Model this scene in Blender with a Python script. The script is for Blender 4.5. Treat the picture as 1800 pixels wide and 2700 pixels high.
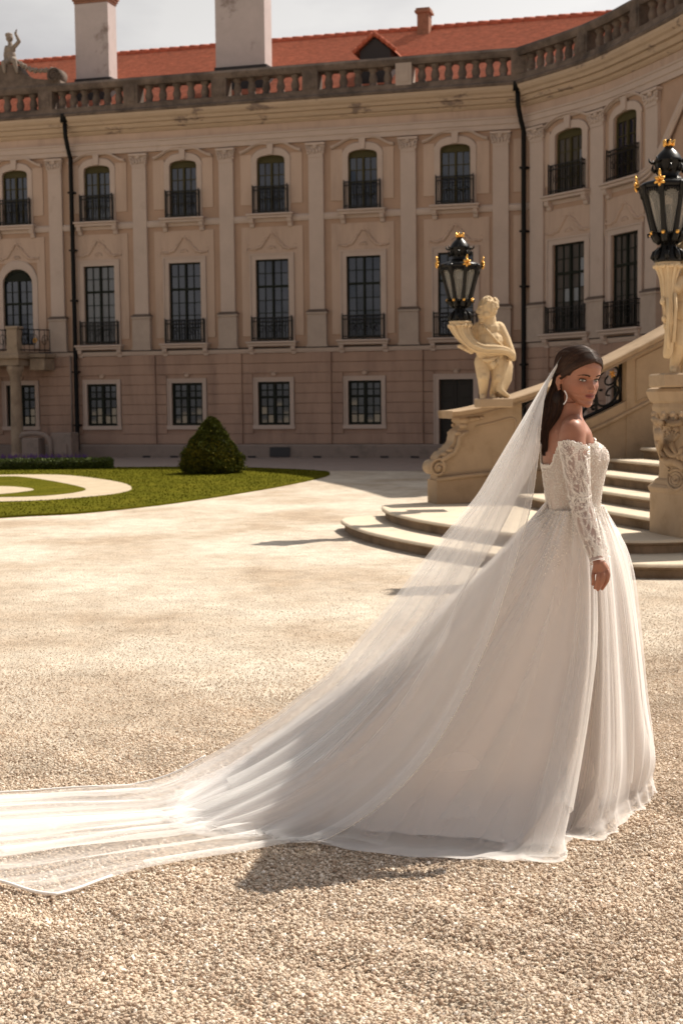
import bpy, bmesh, math, random
import numpy as np
from mathutils import Vector, Matrix
from mathutils.bvhtree import BVHTree

for o in list(bpy.data.objects):
    bpy.data.objects.remove(o, do_unlink=True)
S = bpy.context.scene
COL = S.collection
rad = math.radians
rnd = random.Random(7)

# ------------------------------------------------------------------ camera
CAM_H, FPX = 1.61, 3750.0                      # focal length in pixels of the 1800 x 2700 photograph
PITCH, ROLL = math.atan(0.08), math.atan(0.0104)
_f = Vector((0, math.cos(PITCH), -math.sin(PITCH)))
_u0 = Vector((0, math.sin(PITCH), math.cos(PITCH)))
_r0 = Vector((1, 0, 0))
_r = _r0 * math.cos(ROLL) - _u0 * math.sin(ROLL)
_u = _u0 * math.cos(ROLL) + _r0 * math.sin(ROLL)
CAMP = Vector((0, 0, CAM_H))
cd = bpy.data.cameras.new('camera')
cam = bpy.data.objects.new('camera', cd)
COL.objects.link(cam)
cam.matrix_world = Matrix(((_r.x, _u.x, -_f.x, 0), (_r.y, _u.y, -_f.y, 0), (_r.z, _u.z, -_f.z, CAM_H), (0, 0, 0, 1)))
cd.sensor_fit = 'VERTICAL'
cd.sensor_height = 36.0
cd.lens = 50.0
cd.clip_start, cd.clip_end = 0.05, 3000
cd.dof.use_dof = True
cd.dof.focus_distance = 5.25
cd.dof.aperture_fstop = 6.3
S.camera = cam

def ray(px, py):
    return _f + _r * ((px - 900) / FPX) + _u * ((1350 - py) / FPX)
def at(px, py, Y):                              # photo pixel -> point at depth Y
    d = ray(px, py)
    return CAMP + d * (Y / d.y)
def atz(px, py, Z):                             # photo pixel -> point at height Z
    d = ray(px, py)
    return CAMP + d * ((Z - CAM_H) / d.z)

# ------------------------------------------------------------------ light
SUN_AZ, SUN_EL = 34.0, 51.0                     # azimuth measured from +X towards +Y
sdir = Vector((math.cos(rad(SUN_AZ)) * math.cos(rad(SUN_EL)), math.sin(rad(SUN_AZ)) * math.cos(rad(SUN_EL)), math.sin(rad(SUN_EL))))
sl = bpy.data.lights.new('sun', 'SUN')
sl.energy = 5.0
sl.angle = rad(0.53)
sl.color = (1.0, 0.91, 0.79)
sun = bpy.data.objects.new('sun', sl)
COL.objects.link(sun)
sun.rotation_euler = (-sdir).to_track_quat('-Z', 'Y').to_euler()
sun.location = (20, 14, 25)

W = bpy.data.worlds.new('World')
S.world = W
W.use_nodes = True
nt = W.node_tree
nt.nodes.clear()
N = nt.nodes.new
out = N('ShaderNodeOutputWorld')
bg = N('ShaderNodeBackground')
sky = N('ShaderNodeTexSky')
sky.sky_type = 'NISHITA'
sky.sun_disc = False
sky.sun_elevation = rad(SUN_EL)
sky.sun_rotation = rad(90 - SUN_AZ)
sky.air_density, sky.dust_density, sky.ozone_density = 1.0, 2.0, 1.0
tc = N('ShaderNodeTexCoord')
mp = N('ShaderNodeMapping')
mp.inputs['Scale'].default_value = (1.0, 1.0, 2.6)
nz = N('ShaderNodeTexNoise')
nz.inputs['Scale'].default_value = 2.3
nz.inputs['Detail'].default_value = 9
nz.inputs['Roughness'].default_value = 0.55
nz.inputs['Distortion'].default_value = 0.4
cr = N('ShaderNodeValToRGB')
cr.color_ramp.elements[0].position = 0.37
cr.color_ramp.elements[1].position = 0.51
nz2 = N('ShaderNodeTexNoise')
nz2.inputs['Scale'].default_value = 5.0
nz2.inputs['Detail'].default_value = 8
cr2 = N('ShaderNodeValToRGB')
cr2.color_ramp.elements[0].color = (0.72, 0.705, 0.72, 1)
cr2.color_ramp.elements[1].color = (1.0, 0.98, 0.96, 1)
cr2.color_ramp.elements[0].position = 0.36
cr2.color_ramp.elements[1].position = 0.6
bw = N('ShaderNodeRGBToBW')
mu = N('ShaderNodeMath'); mu.operation = 'MULTIPLY_ADD'
mu.inputs[1].default_value = 2.75
mu.inputs[2].default_value = 0.8
cm = N('ShaderNodeVectorMath'); cm.operation = 'MULTIPLY'
mx = N('ShaderNodeMix'); mx.data_type = 'RGBA'
L = nt.links.new
L(tc.outputs['Generated'], mp.inputs['Vector'])
L(mp.outputs[0], nz.inputs['Vector'])
L(mp.outputs[0], nz2.inputs['Vector'])
L(nz.outputs['Fac'], cr.inputs['Fac'])
L(nz2.outputs['Fac'], cr2.inputs['Fac'])
L(sky.outputs[0], bw.inputs[0])
L(bw.outputs[0], mu.inputs[0])
L(cr2.outputs['Color'], cm.inputs[0])
L(mu.outputs[0], cm.inputs[1])
L(cr.outputs['Color'], mx.inputs['Factor'])
L(sky.outputs[0], mx.inputs[6])
L(cm.outputs[0], mx.inputs[7])
L(mx.outputs[2], bg.inputs['Color'])
bg.inputs['Strength'].default_value = 0.052
L(bg.outputs[0], out.inputs['Surface'])

vs = S.view_settings
vs.view_transform = 'Standard'
vs.look = 'None'
vs.gamma = 1.0
vs.use_curve_mapping = False
vs.exposure = 0.42
S.render.engine = 'CYCLES'
S.cycles.transparent_max_bounces = 24
S.cycles.max_bounces = 10
S.cycles.diffuse_bounces = 4
S.cycles.use_denoising = True

# ------------------------------------------------------------------ materials
def pin(n, name, v):
    if name in n.inputs:
        n.inputs[name].default_value = v

def mat(name, col, rough=0.8, metal=0.0, var=0.0, vscale=3.0, bump=0.0, bscale=40.0, dark=None, dscale=1.2, dthr=(0.5, 0.7), spec=0.3, stretch=None, gen=False):
    """principled material: base colour with soft variation, stains of colour `dark`, and fine relief"""
    m = bpy.data.materials.new(name)
    m.use_nodes = True
    t = m.node_tree
    b = t.nodes['Principled BSDF']
    pin(b, 'Roughness', rough); pin(b, 'Metallic', metal); pin(b, 'Specular IOR Level', spec)
    c4 = (*col, 1)
    b.inputs['Base Color'].default_value = c4
    tcn = t.nodes.new('ShaderNodeTexCoord')
    geo = t.nodes.new('ShaderNodeNewGeometry')
    src = geo.outputs['Position']
    mpn = t.nodes.new('ShaderNodeMapping')
    if stretch: mpn.inputs['Scale'].default_value = stretch
    t.links.new(src, mpn.inputs[0])
    src = mpn.outputs[0]
    last = None
    if var > 0:
        n1 = t.nodes.new('ShaderNodeTexNoise'); n1.inputs['Scale'].default_value = vscale; n1.inputs['Detail'].default_value = 6; n1.inputs['Roughness'].default_value = .65
        t.links.new(src, n1.inputs['Vector'])
        r = t.nodes.new('ShaderNodeMapRange')
        r.inputs['From Min'].default_value = .25; r.inputs['From Max'].default_value = .75
        r.inputs['To Min'].default_value = 1 - var; r.inputs['To Max'].default_value = 1 + var
        t.links.new(n1.outputs['Fac'], r.inputs['Value'])
        vm = t.nodes.new('ShaderNodeVectorMath'); vm.operation = 'SCALE'
        vm.inputs[0].default_value = col
        t.links.new(r.outputs[0], vm.inputs['Scale'])
        last = vm.outputs[0]
    if dark:
        n2 = t.nodes.new('ShaderNodeTexNoise'); n2.inputs['Scale'].default_value = dscale; n2.inputs['Detail'].default_value = 8; n2.inputs['Roughness'].default_value = .7
        t.links.new(src, n2.inputs['Vector'])
        r2 = t.nodes.new('ShaderNodeValToRGB')
        r2.color_ramp.elements[0].position, r2.color_ramp.elements[1].position = dthr
        t.links.new(n2.outputs['Fac'], r2.inputs[0])
        mxn = t.nodes.new('ShaderNodeMix'); mxn.data_type = 'RGBA'
        t.links.new(r2.outputs[0], mxn.inputs['Factor'])
        mxn.inputs[6].default_value = c4
        if last: t.links.new(last, mxn.inputs[6])
        mxn.inputs[7].default_value = (*dark, 1)
        last = mxn.outputs[2]
    if last: t.links.new(last, b.inputs['Base Color'])
    if bump > 0:
        n3 = t.nodes.new('ShaderNodeTexNoise'); n3.inputs['Scale'].default_value = bscale; n3.inputs['Detail'].default_value = 6
        t.links.new(src, n3.inputs['Vector'])
        bp = t.nodes.new('ShaderNodeBump'); bp.inputs['Strength'].default_value = min(1, bump * 20); bp.inputs['Distance'].default_value = bump
        t.links.new(n3.outputs['Fac'], bp.inputs['Height'])
        t.links.new(bp.outputs[0], b.inputs['Normal'])
    return m

M = {}
M['wall'] = mat('salmon_plaster', (.41, .28, .205), .9, var=.10, vscale=1.3, bump=.004, bscale=30, dark=(.30, .20, .15), dscale=.9, dthr=(.6, .85))
M['wall_panel'] = mat('pale_pink_plaster', (.485, .36, .285), .9, var=.09, vscale=1.6, bump=.004, bscale=30, dark=(.36, .265, .21), dscale=1.7, dthr=(.5, .78), stretch=(1.3, 1.3, .22))
M['wall_low'] = mat('rosy_plaster', (.37, .25, .19), .9, var=.14, vscale=1.2, bump=.004, bscale=30, dark=(.235, .155, .125), dscale=1.6, dthr=(.48, .76), stretch=(1.2, 1.2, .3))
M['trim'] = mat('offwhite_plaster', (.485, .39, .335), .9, var=.08, vscale=2, bump=.004, bscale=35, dark=(.36, .28, .23), dscale=1.4, dthr=(.6, .85))
M['cornice'] = mat('cream_cornice_plaster', (.47, .36, .265), .9, var=.08, vscale=2, bump=.004, bscale=35, dark=(.22, .165, .135), dscale=.9, dthr=(.585, .63), stretch=(1, 1, 2.6))
M['plinth'] = mat('grey_plinth_stone', (.27, .215, .185), .9, var=.14, vscale=2, bump=.006, dark=(.17, .14, .12), dscale=2)
M['balus'] = mat('weathered_balustrade_stone', (.165, .125, .10), .95, var=.28, vscale=2.5, bump=.01, dark=(.065, .05, .042), dscale=1.6, dthr=(.42, .66))
M['balus_pale'] = mat('pale_balustrade_stone', (.40, .325, .275), .95, var=.12, vscale=3, bump=.006)
M['frame_olive'] = mat('olive_window_paint', (.062, .053, .022), .6, var=.12, spec=.1)
M['frame_green'] = mat('dark_green_window_paint', (.016, .019, .014), .6, var=.12, spec=.1)
M['iron'] = mat('black_iron', (.007, .0065, .006), .34, metal=.0, spec=.22, var=.2, vscale=20)
M['pipe'] = mat('black_drainpipe_paint', (.007, .007, .007), .5, spec=.12)
M['door'] = mat('dark_door_paint', (.02, .017, .014), .55, var=.2)
M['gold'] = mat('gilding', (.78, .43, .11), .36, metal=1.0, var=.12, vscale=30)
M['tile'] = mat('orange_roof_tile', (.52, .195, .12), .85, var=.24, vscale=5, bump=.006, dark=(.36, .14, .09), dscale=6, dthr=(.45, .7))
M['tile_ridge'] = mat('ridge_tile', (.42, .11, .06), .85, var=.2, vscale=5)
M['chim'] = mat('grey_chimney_render', (.46, .40, .385), .95, var=.10, vscale=2, bump=.006, dark=(.25, .20, .18), dscale=.8, dthr=(.55, .62))
M['chim_brick'] = mat('old_chimney_brick', (.26, .13, .085), .95, var=.3, vscale=14, bump=.01)
M['lead'] = mat('dark_lead_flashing', (.035, .03, .03), .6)
M['stone'] = mat('honey_limestone', (.375, .27, .172), .9, var=.14, vscale=4, bump=.008, bscale=25, dark=(.22, .15, .085), dscale=1.9, dthr=(.5, .76))
M['stone_carve'] = mat('carved_limestone', (.405, .298, .195), .88, var=.10, vscale=6, bump=.004, bscale=40, dark=(.26, .18, .105), dscale=3.0, dthr=(.5, .74))
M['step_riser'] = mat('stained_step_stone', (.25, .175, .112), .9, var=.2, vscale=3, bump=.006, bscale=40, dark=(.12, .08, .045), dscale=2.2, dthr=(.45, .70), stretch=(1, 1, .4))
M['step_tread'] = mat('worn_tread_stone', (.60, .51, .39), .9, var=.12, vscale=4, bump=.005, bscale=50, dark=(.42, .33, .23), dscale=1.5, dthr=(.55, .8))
M['topiary'] = mat('yew_leaf', (.066, .074, .010), .75, spec=.1, var=.25, vscale=9)
M['topiary_new'] = mat('yew_new_growth', (.15, .13, .016), .75, spec=.1, var=.25, vscale=9)
M['hedge'] = mat('box_hedge_leaf', (.075, .10, .018), .7, var=.3, vscale=9)
M['grass'] = mat('grass_blade', (.086, .084, .007), .9, var=.3, vscale=1.5, spec=.02)
M['lavender'] = mat('lavender_bloom', (.14, .07, .22), .8)

def glass_mat(name, tint, rough=0.03):
    m = bpy.data.materials.new(name); m.use_nodes = True
    b = m.node_tree.nodes['Principled BSDF']
    b.inputs['Base Color'].default_value = (*tint, 1)
    pin(b, 'Roughness', rough); pin(b, 'Specular IOR Level', .5); pin(b, 'IOR', 1.62)
    return m
M['pane_low'] = glass_mat('old_window_glass', (.02, .02, .022))
M['pane_low'].node_tree.nodes['Principled BSDF'].inputs['IOR'].default_value = 1.75
M['pane_pale'] = glass_mat('curtained_window_glass', (.075, .07, .066))
M['putto'] = mat('weathered_putto_stone', (.25, .205, .17), .9, var=.2, vscale=8, bump=.006)
M['sand_path'] = mat('sand_path', (.47, .385, .27), .95, var=.16, vscale=3, bump=.006)
M['portico'] = mat('portico_stone', (.33, .255, .185), .9, var=.16, vscale=3, bump=.006, dark=(.2, .15, .11), dscale=2)
M['pane'] = glass_mat('window_glass', (.016, .018, .034))

# ------------------------------------------------------------------ mesh helpers
class MB:
    def __init__(s): s.v, s.f, s.sm = [], [], []
    def add(s, vs_, fs, smooth=False, T=None):
        o = len(s.v)
        for p in vs_:
            p = Vector(p)
            s.v.append(tuple(T @ p) if T is not None else tuple(p))
        for q in fs:
            s.f.append(tuple(o + i for i in q)); s.sm.append(smooth)
        return s
    def box(s, a, b, T=None, bev=0.0):
        x0, y0, z0 = a; x1, y1, z1 = b
        if bev <= 0:
            vs_ = [(x0, y0, z0), (x1, y0, z0), (x1, y1, z0), (x0, y1, z0), (x0, y0, z1), (x1, y0, z1), (x1, y1, z1), (x0, y1, z1)]
            return s.add(vs_, [(0, 3, 2, 1), (4, 5, 6, 7), (0, 1, 5, 4), (1, 2, 6, 5), (2, 3, 7, 6), (3, 0, 4, 7)], False, T)
        c = bev
        vs_ = []
        for z, i in ((z0, c), (z0 + c, 0), (z1 - c, 0), (z1, c)):
            vs_ += [(x0 + i, y0 + i, z), (x1 - i, y0 + i, z), (x1 - i, y1 - i, z), (x0 + i, y1 - i, z)]
        fs = [(3, 2, 1, 0), (12, 13, 14, 15)]
        for k in range(3):
            for j in range(4):
                fs.append((4 * k + j, 4 * k + (j + 1) % 4, 4 * k + 4 + (j + 1) % 4, 4 * k + 4 + j))
        return s.add(vs_, fs, False, T)
    def loft(s, rings, closed=True, caps=True, smooth=True, T=None):
        n = len(rings[0]); vs_ = [p for r in rings for p in r]; fs = []
        for i in range(len(rings) - 1):
            for j in range(n if closed else n - 1):
                k = (j + 1) % n
                fs.append((i * n + j, i * n + k, (i + 1) * n + k, (i + 1) * n + j))
        if caps and closed:
            fs.append(tuple(range(n - 1, -1, -1))); fs.append(tuple((len(rings) - 1) * n + j for j in range(n)))
        return s.add(vs_, fs, smooth, T)
    def lathe(s, prof, n=16, smooth=True, T=None, a0=0.0):
        rings = [[(r * math.cos(a0 + 2 * math.pi * j / n), r * math.sin(a0 + 2 * math.pi * j / n), z) for j in range(n)] for r, z in prof]
        return s.loft(rings, True, True, smooth, T)
    def tube(s, pts, r, n=6, smooth=True, T=None, flat=1.0, caps=True):
        pts = [Vector(p) for p in pts]
        if not hasattr(r, '__len__'): r = [r] * len(pts)
        rings = []; up = None
        for i, p in enumerate(pts):
            d = (pts[min(i + 1, len(pts) - 1)] - pts[max(i - 1, 0)])
            if d.length < 1e-9: d = Vector((0, 0, 1))
            d.normalize()
            if up is None:
                up = Vector((0, 0, 1)) if abs(d.z) < .9 else Vector((1, 0, 0))
            a = d.cross(up)
            if a.length < 1e-6: a = d.cross(Vector((0, 1, .1)))
            a.normalize(); b = a.cross(d).normalized(); up = b
            rings.append([p + (a * math.cos(2 * math.pi * j / n) + b * math.sin(2 * math.pi * j / n) * flat) * r[i] for j in range(n)])
        return s.loft(rings, True, caps, smooth, T)
    def ell(s, c, r, n=12, m=8, T=None, R=None):
        c = Vector(c)
        if not hasattr(r, '__len__'): r = (r, r, r)
        vs_ = []; fs = []
        for i in range(m + 1):
            th = math.pi * i / m
            for j in range(n):
                ph = 2 * math.pi * j / n
                p = Vector((r[0] * math.sin(th) * math.cos(ph), r[1] * math.sin(th) * math.sin(ph), r[2] * math.cos(th)))
                if R is not None: p = R @ p
                vs_.append(c + p)
        for i in range(m):
            for j in range(n):
                k = (j + 1) % n
                if i == 0: fs.append((j, n + j, n + k))
                elif i == m - 1: fs.append((i * n + j, (i + 1) * n + j, i * n + k))
                else: fs.append((i * n + j, (i + 1) * n + j, (i + 1) * n + k, i * n + k))
        return s.add(vs_, fs, True, T)
    def cap(s, p0, p1, r0, r1, n=14):
        """tapered capsule"""
        p0, p1 = Vector(p0), Vector(p1); d = p1 - p0; Ld = d.length; d = d / Ld if Ld > 1e-9 else Vector((0, 0, 1))
        a = d.cross(Vector((0, 0, 1)) if abs(d.z) < .9 else Vector((1, 0, 0))).normalized(); b = d.cross(a)
        rings = []
        for t in (-88, -60, -30, 0):
            rings.append((p0 + d * (r0 * math.sin(rad(t))), r0 * math.cos(rad(t))))
        for t in (0, 30, 60, 88):
            rings.append((p1 + d * (r1 * math.sin(rad(t))), r1 * math.cos(rad(t))))
        return s.loft([[c + (a * math.cos(2 * math.pi * j / n) + b * math.sin(2 * math.pi * j / n)) * r for j in range(n)] for c, r in rings], True, True, True)
    def prism(s, poly, y0, y1, T=None, smooth=False):
        """polygon in x,z extruded along y"""
        n = len(poly)
        vs_ = [(x, y0, z) for x, z in poly] + [(x, y1, z) for x, z in poly]
        fs = [tuple(range(n)), tuple(range(2 * n - 1, n - 1, -1))] + [(i, n + i, n + (i + 1) % n, (i + 1) % n) for i in range(n)]
        return s.add(vs_, fs, smooth, T)
    def slab(s, poly, z0, z1, T=None):
        n = len(poly)
        vs_ = [(x, y, z0) for x, y in poly] + [(x, y, z1) for x, y in poly]
        fs = [tuple(range(n - 1, -1, -1)), tuple(range(n, 2 * n))] + [(i, (i + 1) % n, n + (i + 1) % n, n + i) for i in range(n)]
        return s.add(vs_, fs, False, T)
    def data(s, name, material=None):
        me = bpy.data.meshes.new(name)
        me.from_pydata(s.v, [], s.f)
        if material: me.materials.append(material)
        me.polygons.foreach_set('use_smooth', s.sm)
        me.update()
        return me
    def build(s, name, material, parent=None, T=None):
        return link(name, s.data(name, material), parent, T)

def fixn(me):
    bm = bmesh.new(); bm.from_mesh(me); bmesh.ops.recalc_face_normals(bm, faces=bm.faces); bm.to_mesh(me); bm.free()
    return me

def link(name, me, parent=None, T=None):
    o = bpy.data.objects.new(name, me); COL.objects.link(o)
    o.matrix_world = T if T is not None else Matrix.Identity(4)
    if parent is not None:
        o.parent = parent
        o.matrix_parent_inverse = WM[parent.name].inverted()
    WM[o.name] = (T if T is not None else Matrix.Identity(4)).copy()
    return o
WM = {}

def thing(name, label, cat, loc=(0, 0, 0), group=None):
    o = bpy.data.objects.new(name, None); COL.objects.link(o)
    o.empty_display_size = .2
    o.location = loc
    WM[o.name] = Matrix.Translation(loc)
    return tag(o, label, cat, group)
def tag(o, label=None, cat=None, group=None, kind=None):
    if label: o['label'] = label
    if cat: o['category'] = cat
    if group: o['group'] = group
    if kind: o['kind'] = kind
    return o

def catmull(P, n):
    """n points along a Catmull-Rom curve through P (open)"""
    P = np.array([list(p) for p in P], float)
    m = len(P); out_ = []
    Q = np.vstack([2 * P[0] - P[1], P, 2 * P[-1] - P[-2]])
    for t in np.linspace(0, m - 1, n):
        i = min(int(t), m - 2); u = t - i
        a, b, c, d = Q[i], Q[i + 1], Q[i + 2], Q[i + 3]
        out_.append(.5 * ((2 * b) + (c - a) * u + (2 * a - 5 * b + 4 * c - d) * u * u + (3 * b - a - 3 * c + d) * u ** 3))
    return np.array(out_)

def remesh(mb, name, voxel, material, smooth=3, factor=.5, parent=None, T=None):
    """union of closed shapes as one continuous skin"""
    me = mb.data(name + '_src')
    o = bpy.data.objects.new(name + '_src', me); COL.objects.link(o)
    md = o.modifiers.new('r', 'REMESH'); md.mode = 'VOXEL'; md.voxel_size = voxel; md.use_smooth_shade = True
    if smooth:
        sm = o.modifiers.new('s', 'SMOOTH'); sm.factor = factor; sm.iterations = smooth
    dg = bpy.context.evaluated_depsgraph_get()
    ev = o.evaluated_get(dg)
    res = bpy.data.meshes.new_from_object(ev)
    res.name = name
    bpy.data.objects.remove(o, do_unlink=True); bpy.data.meshes.remove(me)
    res.materials.clear(); res.materials.append(material)
    res.polygons.foreach_set('use_smooth', [True] * len(res.polygons))
    if parent is False: return res
    return link(name, res, parent, T)
# ------------------------------------------------------------------ ground and sky-lit setting
def ground_mat():
    m = bpy.data.materials.new('fine_gravel_ground'); m.use_nodes = True
    t = m.node_tree; b = t.nodes['Principled BSDF']; pin(b, 'Roughness', .95); pin(b, 'Specular IOR Level', .15)
    g = t.nodes.new('ShaderNodeNewGeometry')
    def noise(scale, detail, st=None, rough=.6):
        n = t.nodes.new('ShaderNodeTexNoise'); n.inputs['Scale'].default_value = scale; n.inputs['Detail'].default_value = detail; n.inputs['Roughness'].default_value = rough
        mp_ = t.nodes.new('ShaderNodeMapping')
        if st: mp_.inputs['Scale'].default_value = st
        t.links.new(g.outputs['Position'], mp_.inputs[0]); t.links.new(mp_.outputs[0], n.inputs['Vector']); return n
    n1 = noise(.55, 7, (1, .8, 1)); n2 = noise(38, 4); n3 = noise(4.2, 8, None, .72)
    r1 = t.nodes.new('ShaderNodeValToRGB')
    r1.color_ramp.elements[0].position = .36; r1.color_ramp.elements[0].color = (.47, .372, .275, 1)
    r1.color_ramp.elements[1].position = .58; r1.color_ramp.elements[1].color = (.66, .58, .475, 1)
    t.links.new(n1.outputs['Fac'], r1.inputs[0])
    r2 = t.nodes.new('ShaderNodeMapRange'); r2.inputs['From Min'].default_value = .3; r2.inputs['From Max'].default_value = .72
    r2.inputs['To Min'].default_value = .80; r2.inputs['To Max'].default_value = 1.12
    t.links.new(n2.outputs['Fac'], r2.inputs['Value'])
    r3 = t.nodes.new('ShaderNodeMapRange'); r3.inputs['From Min'].default_value = .3; r3.inputs['From Max'].default_value = .7
    r3.inputs['To Min'].default_value = .76; r3.inputs['To Max'].default_value = 1.16
    t.links.new(n3.outputs['Fac'], r3.inputs['Value'])
    mm = t.nodes.new('ShaderNodeMath'); mm.operation = 'MULTIPLY'
    t.links.new(r2.outputs[0], mm.inputs[0]); t.links.new(r3.outputs[0], mm.inputs[1])
    vm = t.nodes.new('ShaderNodeVectorMath'); vm.operation = 'SCALE'
    t.links.new(r1.outputs[0], vm.inputs[0]); t.links.new(mm.outputs[0], vm.inputs['Scale'])
    t.links.new(vm.outputs[0], b.inputs['Base Color'])
    v = t.nodes.new('ShaderNodeTexVoronoi'); v.inputs['Scale'].default_value = 75
    t.links.new(g.outputs['Position'], v.inputs['Vector'])
    bp = t.nodes.new('ShaderNodeBump'); bp.inputs['Strength'].default_value = .8; bp.inputs['Distance'].default_value = .008
    t.links.new(v.outputs['Distance'], bp.inputs['Height'])
    bp2 = t.nodes.new('ShaderNodeBump'); bp2.inputs['Strength'].default_value = .7; bp2.inputs['Distance'].default_value = .05
    t.links.new(n3.outputs['Fac'], bp2.inputs['Height']); t.links.new(bp.outputs[0], bp2.inputs['Normal'])
    t.links.new(bp2.outputs[0], b.inputs['Normal'])
    return m
M['ground'] = ground_mat()
ground = MB().add([(-900, -900, 0), (900, -900, 0), (900, 900, 0), (-900, 900, 0)], [(0, 1, 2, 3)]).build('ground', M['ground'])
tag(ground, kind='structure')

# ------------------------------------------------------------------ palace plan
def line_y(x): return 37.57 + .289 * (3.05 - x)
K = Vector((4.85, line_y(4.85), 0))
WIN_X = [-16.53, -14.08, -11.62, -9.172, -6.72, -4.24, -1.80, .66, 3.05]         # windows of the straight wing
PIL_X = [-17.75, -15.3, -12.85, -10.4, -7.95, -5.48, -3.02, -.57, 1.855, 4.2]
V2 = Vector((6.27, 34.66, 0)); V3 = Vector((7.08, 32.35, 0)); V4 = Vector((7.72, 30.0, 0)); V5 = Vector((8.2, 27.6, 0))
PLAN = [Vector((-18.1, line_y(-18.1), 0)), K, Vector((5.56, 35.86, 0)) + Vector((.1, .06, 0)), V2, V3, V4, V5]
def smooth_plan():
    pts = [PLAN[0]] + [Vector((x, line_y(x), 0)) for x in PIL_X[1:]] + [K]
    arc = catmull([K, V2, V3, V4, V5], 17)
    pts += [Vector(p) for p in arc[1:]]
    return pts
SP = smooth_plan()
def offset_path(pts, w):
    """mitred offset: w > 0 towards the courtyard"""
    res = []
    for i, p in enumerate(pts):
        ns = []
        for a, b in ((i - 1, i), (i, i + 1)):
            if a >= 0 and b < len(pts):
                d = (pts[b] - pts[a]).normalized(); ns.append(Vector((d.y, -d.x, 0)))
        n = sum(ns, Vector()).normalized()
        c = max(.5, n.dot(ns[0]))
        res.append(p + n * (w / c))
    return res
def sweep(mb, prof, pts=None, smooth=False, closed=True):
    """profile of (outward, z) points swept along the plan"""
    pts = pts or SP
    cols = [offset_path(pts, w) for w, z in prof]
    rings = [[Vector((cols[k][i].x, cols[k][i].y, prof[k][1])) for k in range(len(prof))] for i in range(len(pts))]
    return mb.loft(rings, closed, closed, smooth)
def frame_at(p, d):
    """matrix with x along the wall, y outward (towards the courtyard), z up"""
    d = d.normalized(); n = Vector((d.y, -d.x, 0))
    return Matrix(((d.x, n.x, 0, p.x), (d.y, n.y, 0, p.y), (0, 0, 1, 0), (0, 0, 0, 1)))
DS = Vector((1, -.289, 0)).normalized()

palace = thing('palace', 'long three storey pink baroque palace wing with red tiled roof behind the courtyard', 'palace', (-2, 39, 0))
def P(name, mb, m, T=None, parent=palace): return mb.build(name, M[m] if isinstance(m, str) else m, parent, T)

Z2B, Z2T, Z1B, Z1T, Z0B, Z0T = 6.64, 8.16, 3.22, 5.38, .90, 2.08
HW2, HW1, HW0 = .40, .47, .46
# bay local frames: (matrix, half width left, half width right, first-floor kind, ground kind)
BAYS = []
CW = 1.30                                        # the curved end has wider windows and pilasters
for i, x in enumerate(WIN_X):
    p = Vector((x, line_y(x), 0)); T = frame_at(p, DS)
    lx = (x - PIL_X[i]) * 1.041; rx = (PIL_X[i + 1] - x) * 1.041
    if i == len(WIN_X) - 1: rx = (K.x - x) * 1.041
    BAYS.append((T, lx, rx, 'arch' if abs(x + 9.172) < .1 else 'rect', 'door' if i == len(WIN_X) - 1 else 'win'))
for a, b, fr in ((K, V2, .60), (V2, V3, .5)):
    d = b - a
    BAYS.append((frame_at(a + d * fr, d) @ Matrix.Diagonal((CW, 1, 1, 1)), d.length * fr / CW, d.length * (1 - fr) / CW, 'rect', 'win'))

def arch_pts(hw, z0, rise, n=8, flat=True):
    """basket arch from left spring to right spring"""
    return [(-hw * math.cos(math.pi * k / n), z0 + rise * math.sin(math.pi * k / n) ** (.62 if flat else 1.0)) for k in range(n + 1)]

def wall_strip(mb, T, x0, x1, z0, z1, hw, b, t, arch=None, depth=.22, y=0.0):
    """wall face with one opening, plus the reveals"""
    q = lambda a, c, e, g: mb.add([(a, y, e), (c, y, e), (c, y, g), (a, y, g)], [(0, 1, 2, 3)], False, T)
    q(x0, -hw, z0, z1); q(hw, x1, z0, z1)
    if b > z0 + 1e-4: q(-hw, hw, z0, b)
    top = arch if arch else [(-hw, t), (hw, t)]
    for (xa, za), (xb, zb) in zip(top[:-1], top[1:]):
        mb.add([(xa, y, za), (xb, y, zb), (xb, y, z1), (xa, y, z1)], [(0, 1, 2, 3)], False, T)
    outl = [(-hw, b)] + list(top) + [(hw, b)]
    for (xa, za), (xb, zb) in zip(outl, outl[1:] + outl[:1]):
        mb.add([(xa, y, za), (xb, y, zb), (xb, y - depth, zb), (xa, y - depth, za)], [(0, 1, 2, 3)], False, T)

wall = MB(); wlow = MB(); back = MB()
for T, lx, rx, k1, k0 in BAYS:
    a2 = arch_pts(HW2, Z2T - .16, .16)
    wall_strip(wall, T, -lx, rx, 6.3, 8.75, HW2, Z2B, Z2T, a2)
    a1 = arch_pts(HW1, Z1T - .42, .42, 12, False) if k1 == 'arch' else None
    wall_strip(wall, T, -lx, rx, 3.0, 6.3, HW1, Z1B, Z1T, a1)
    wall_strip(wlow, T, -lx, rx, 0.0, 3.0, HW0, 0.15 if k0 == 'door' else Z0B, Z0T)
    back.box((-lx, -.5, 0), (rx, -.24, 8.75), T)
for a, b in ((V3, V4), (V4, V5)):                              # plain end of the wing
    Te = frame_at(a, b - a); le = (b - a).length
    wall.add([(0, 0, 3.0), (le, 0, 3.0), (le, 0, 8.75), (0, 0, 8.75)], [(0, 1, 2, 3)], False, Te); wlow.add([(0, 0, 0), (le, 0, 0), (le, 0, 3.0), (0, 0, 3.0)], [(0, 1, 2, 3)], False, Te)
    back.box((0, -.5, 0), (le, -.1, 8.75), Te)
P('wall', wall, 'wall'); P('wall', wlow, 'wall_low')
P('room_wall', back, mat('dark_room', (.03, .028, .026), .9))

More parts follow.
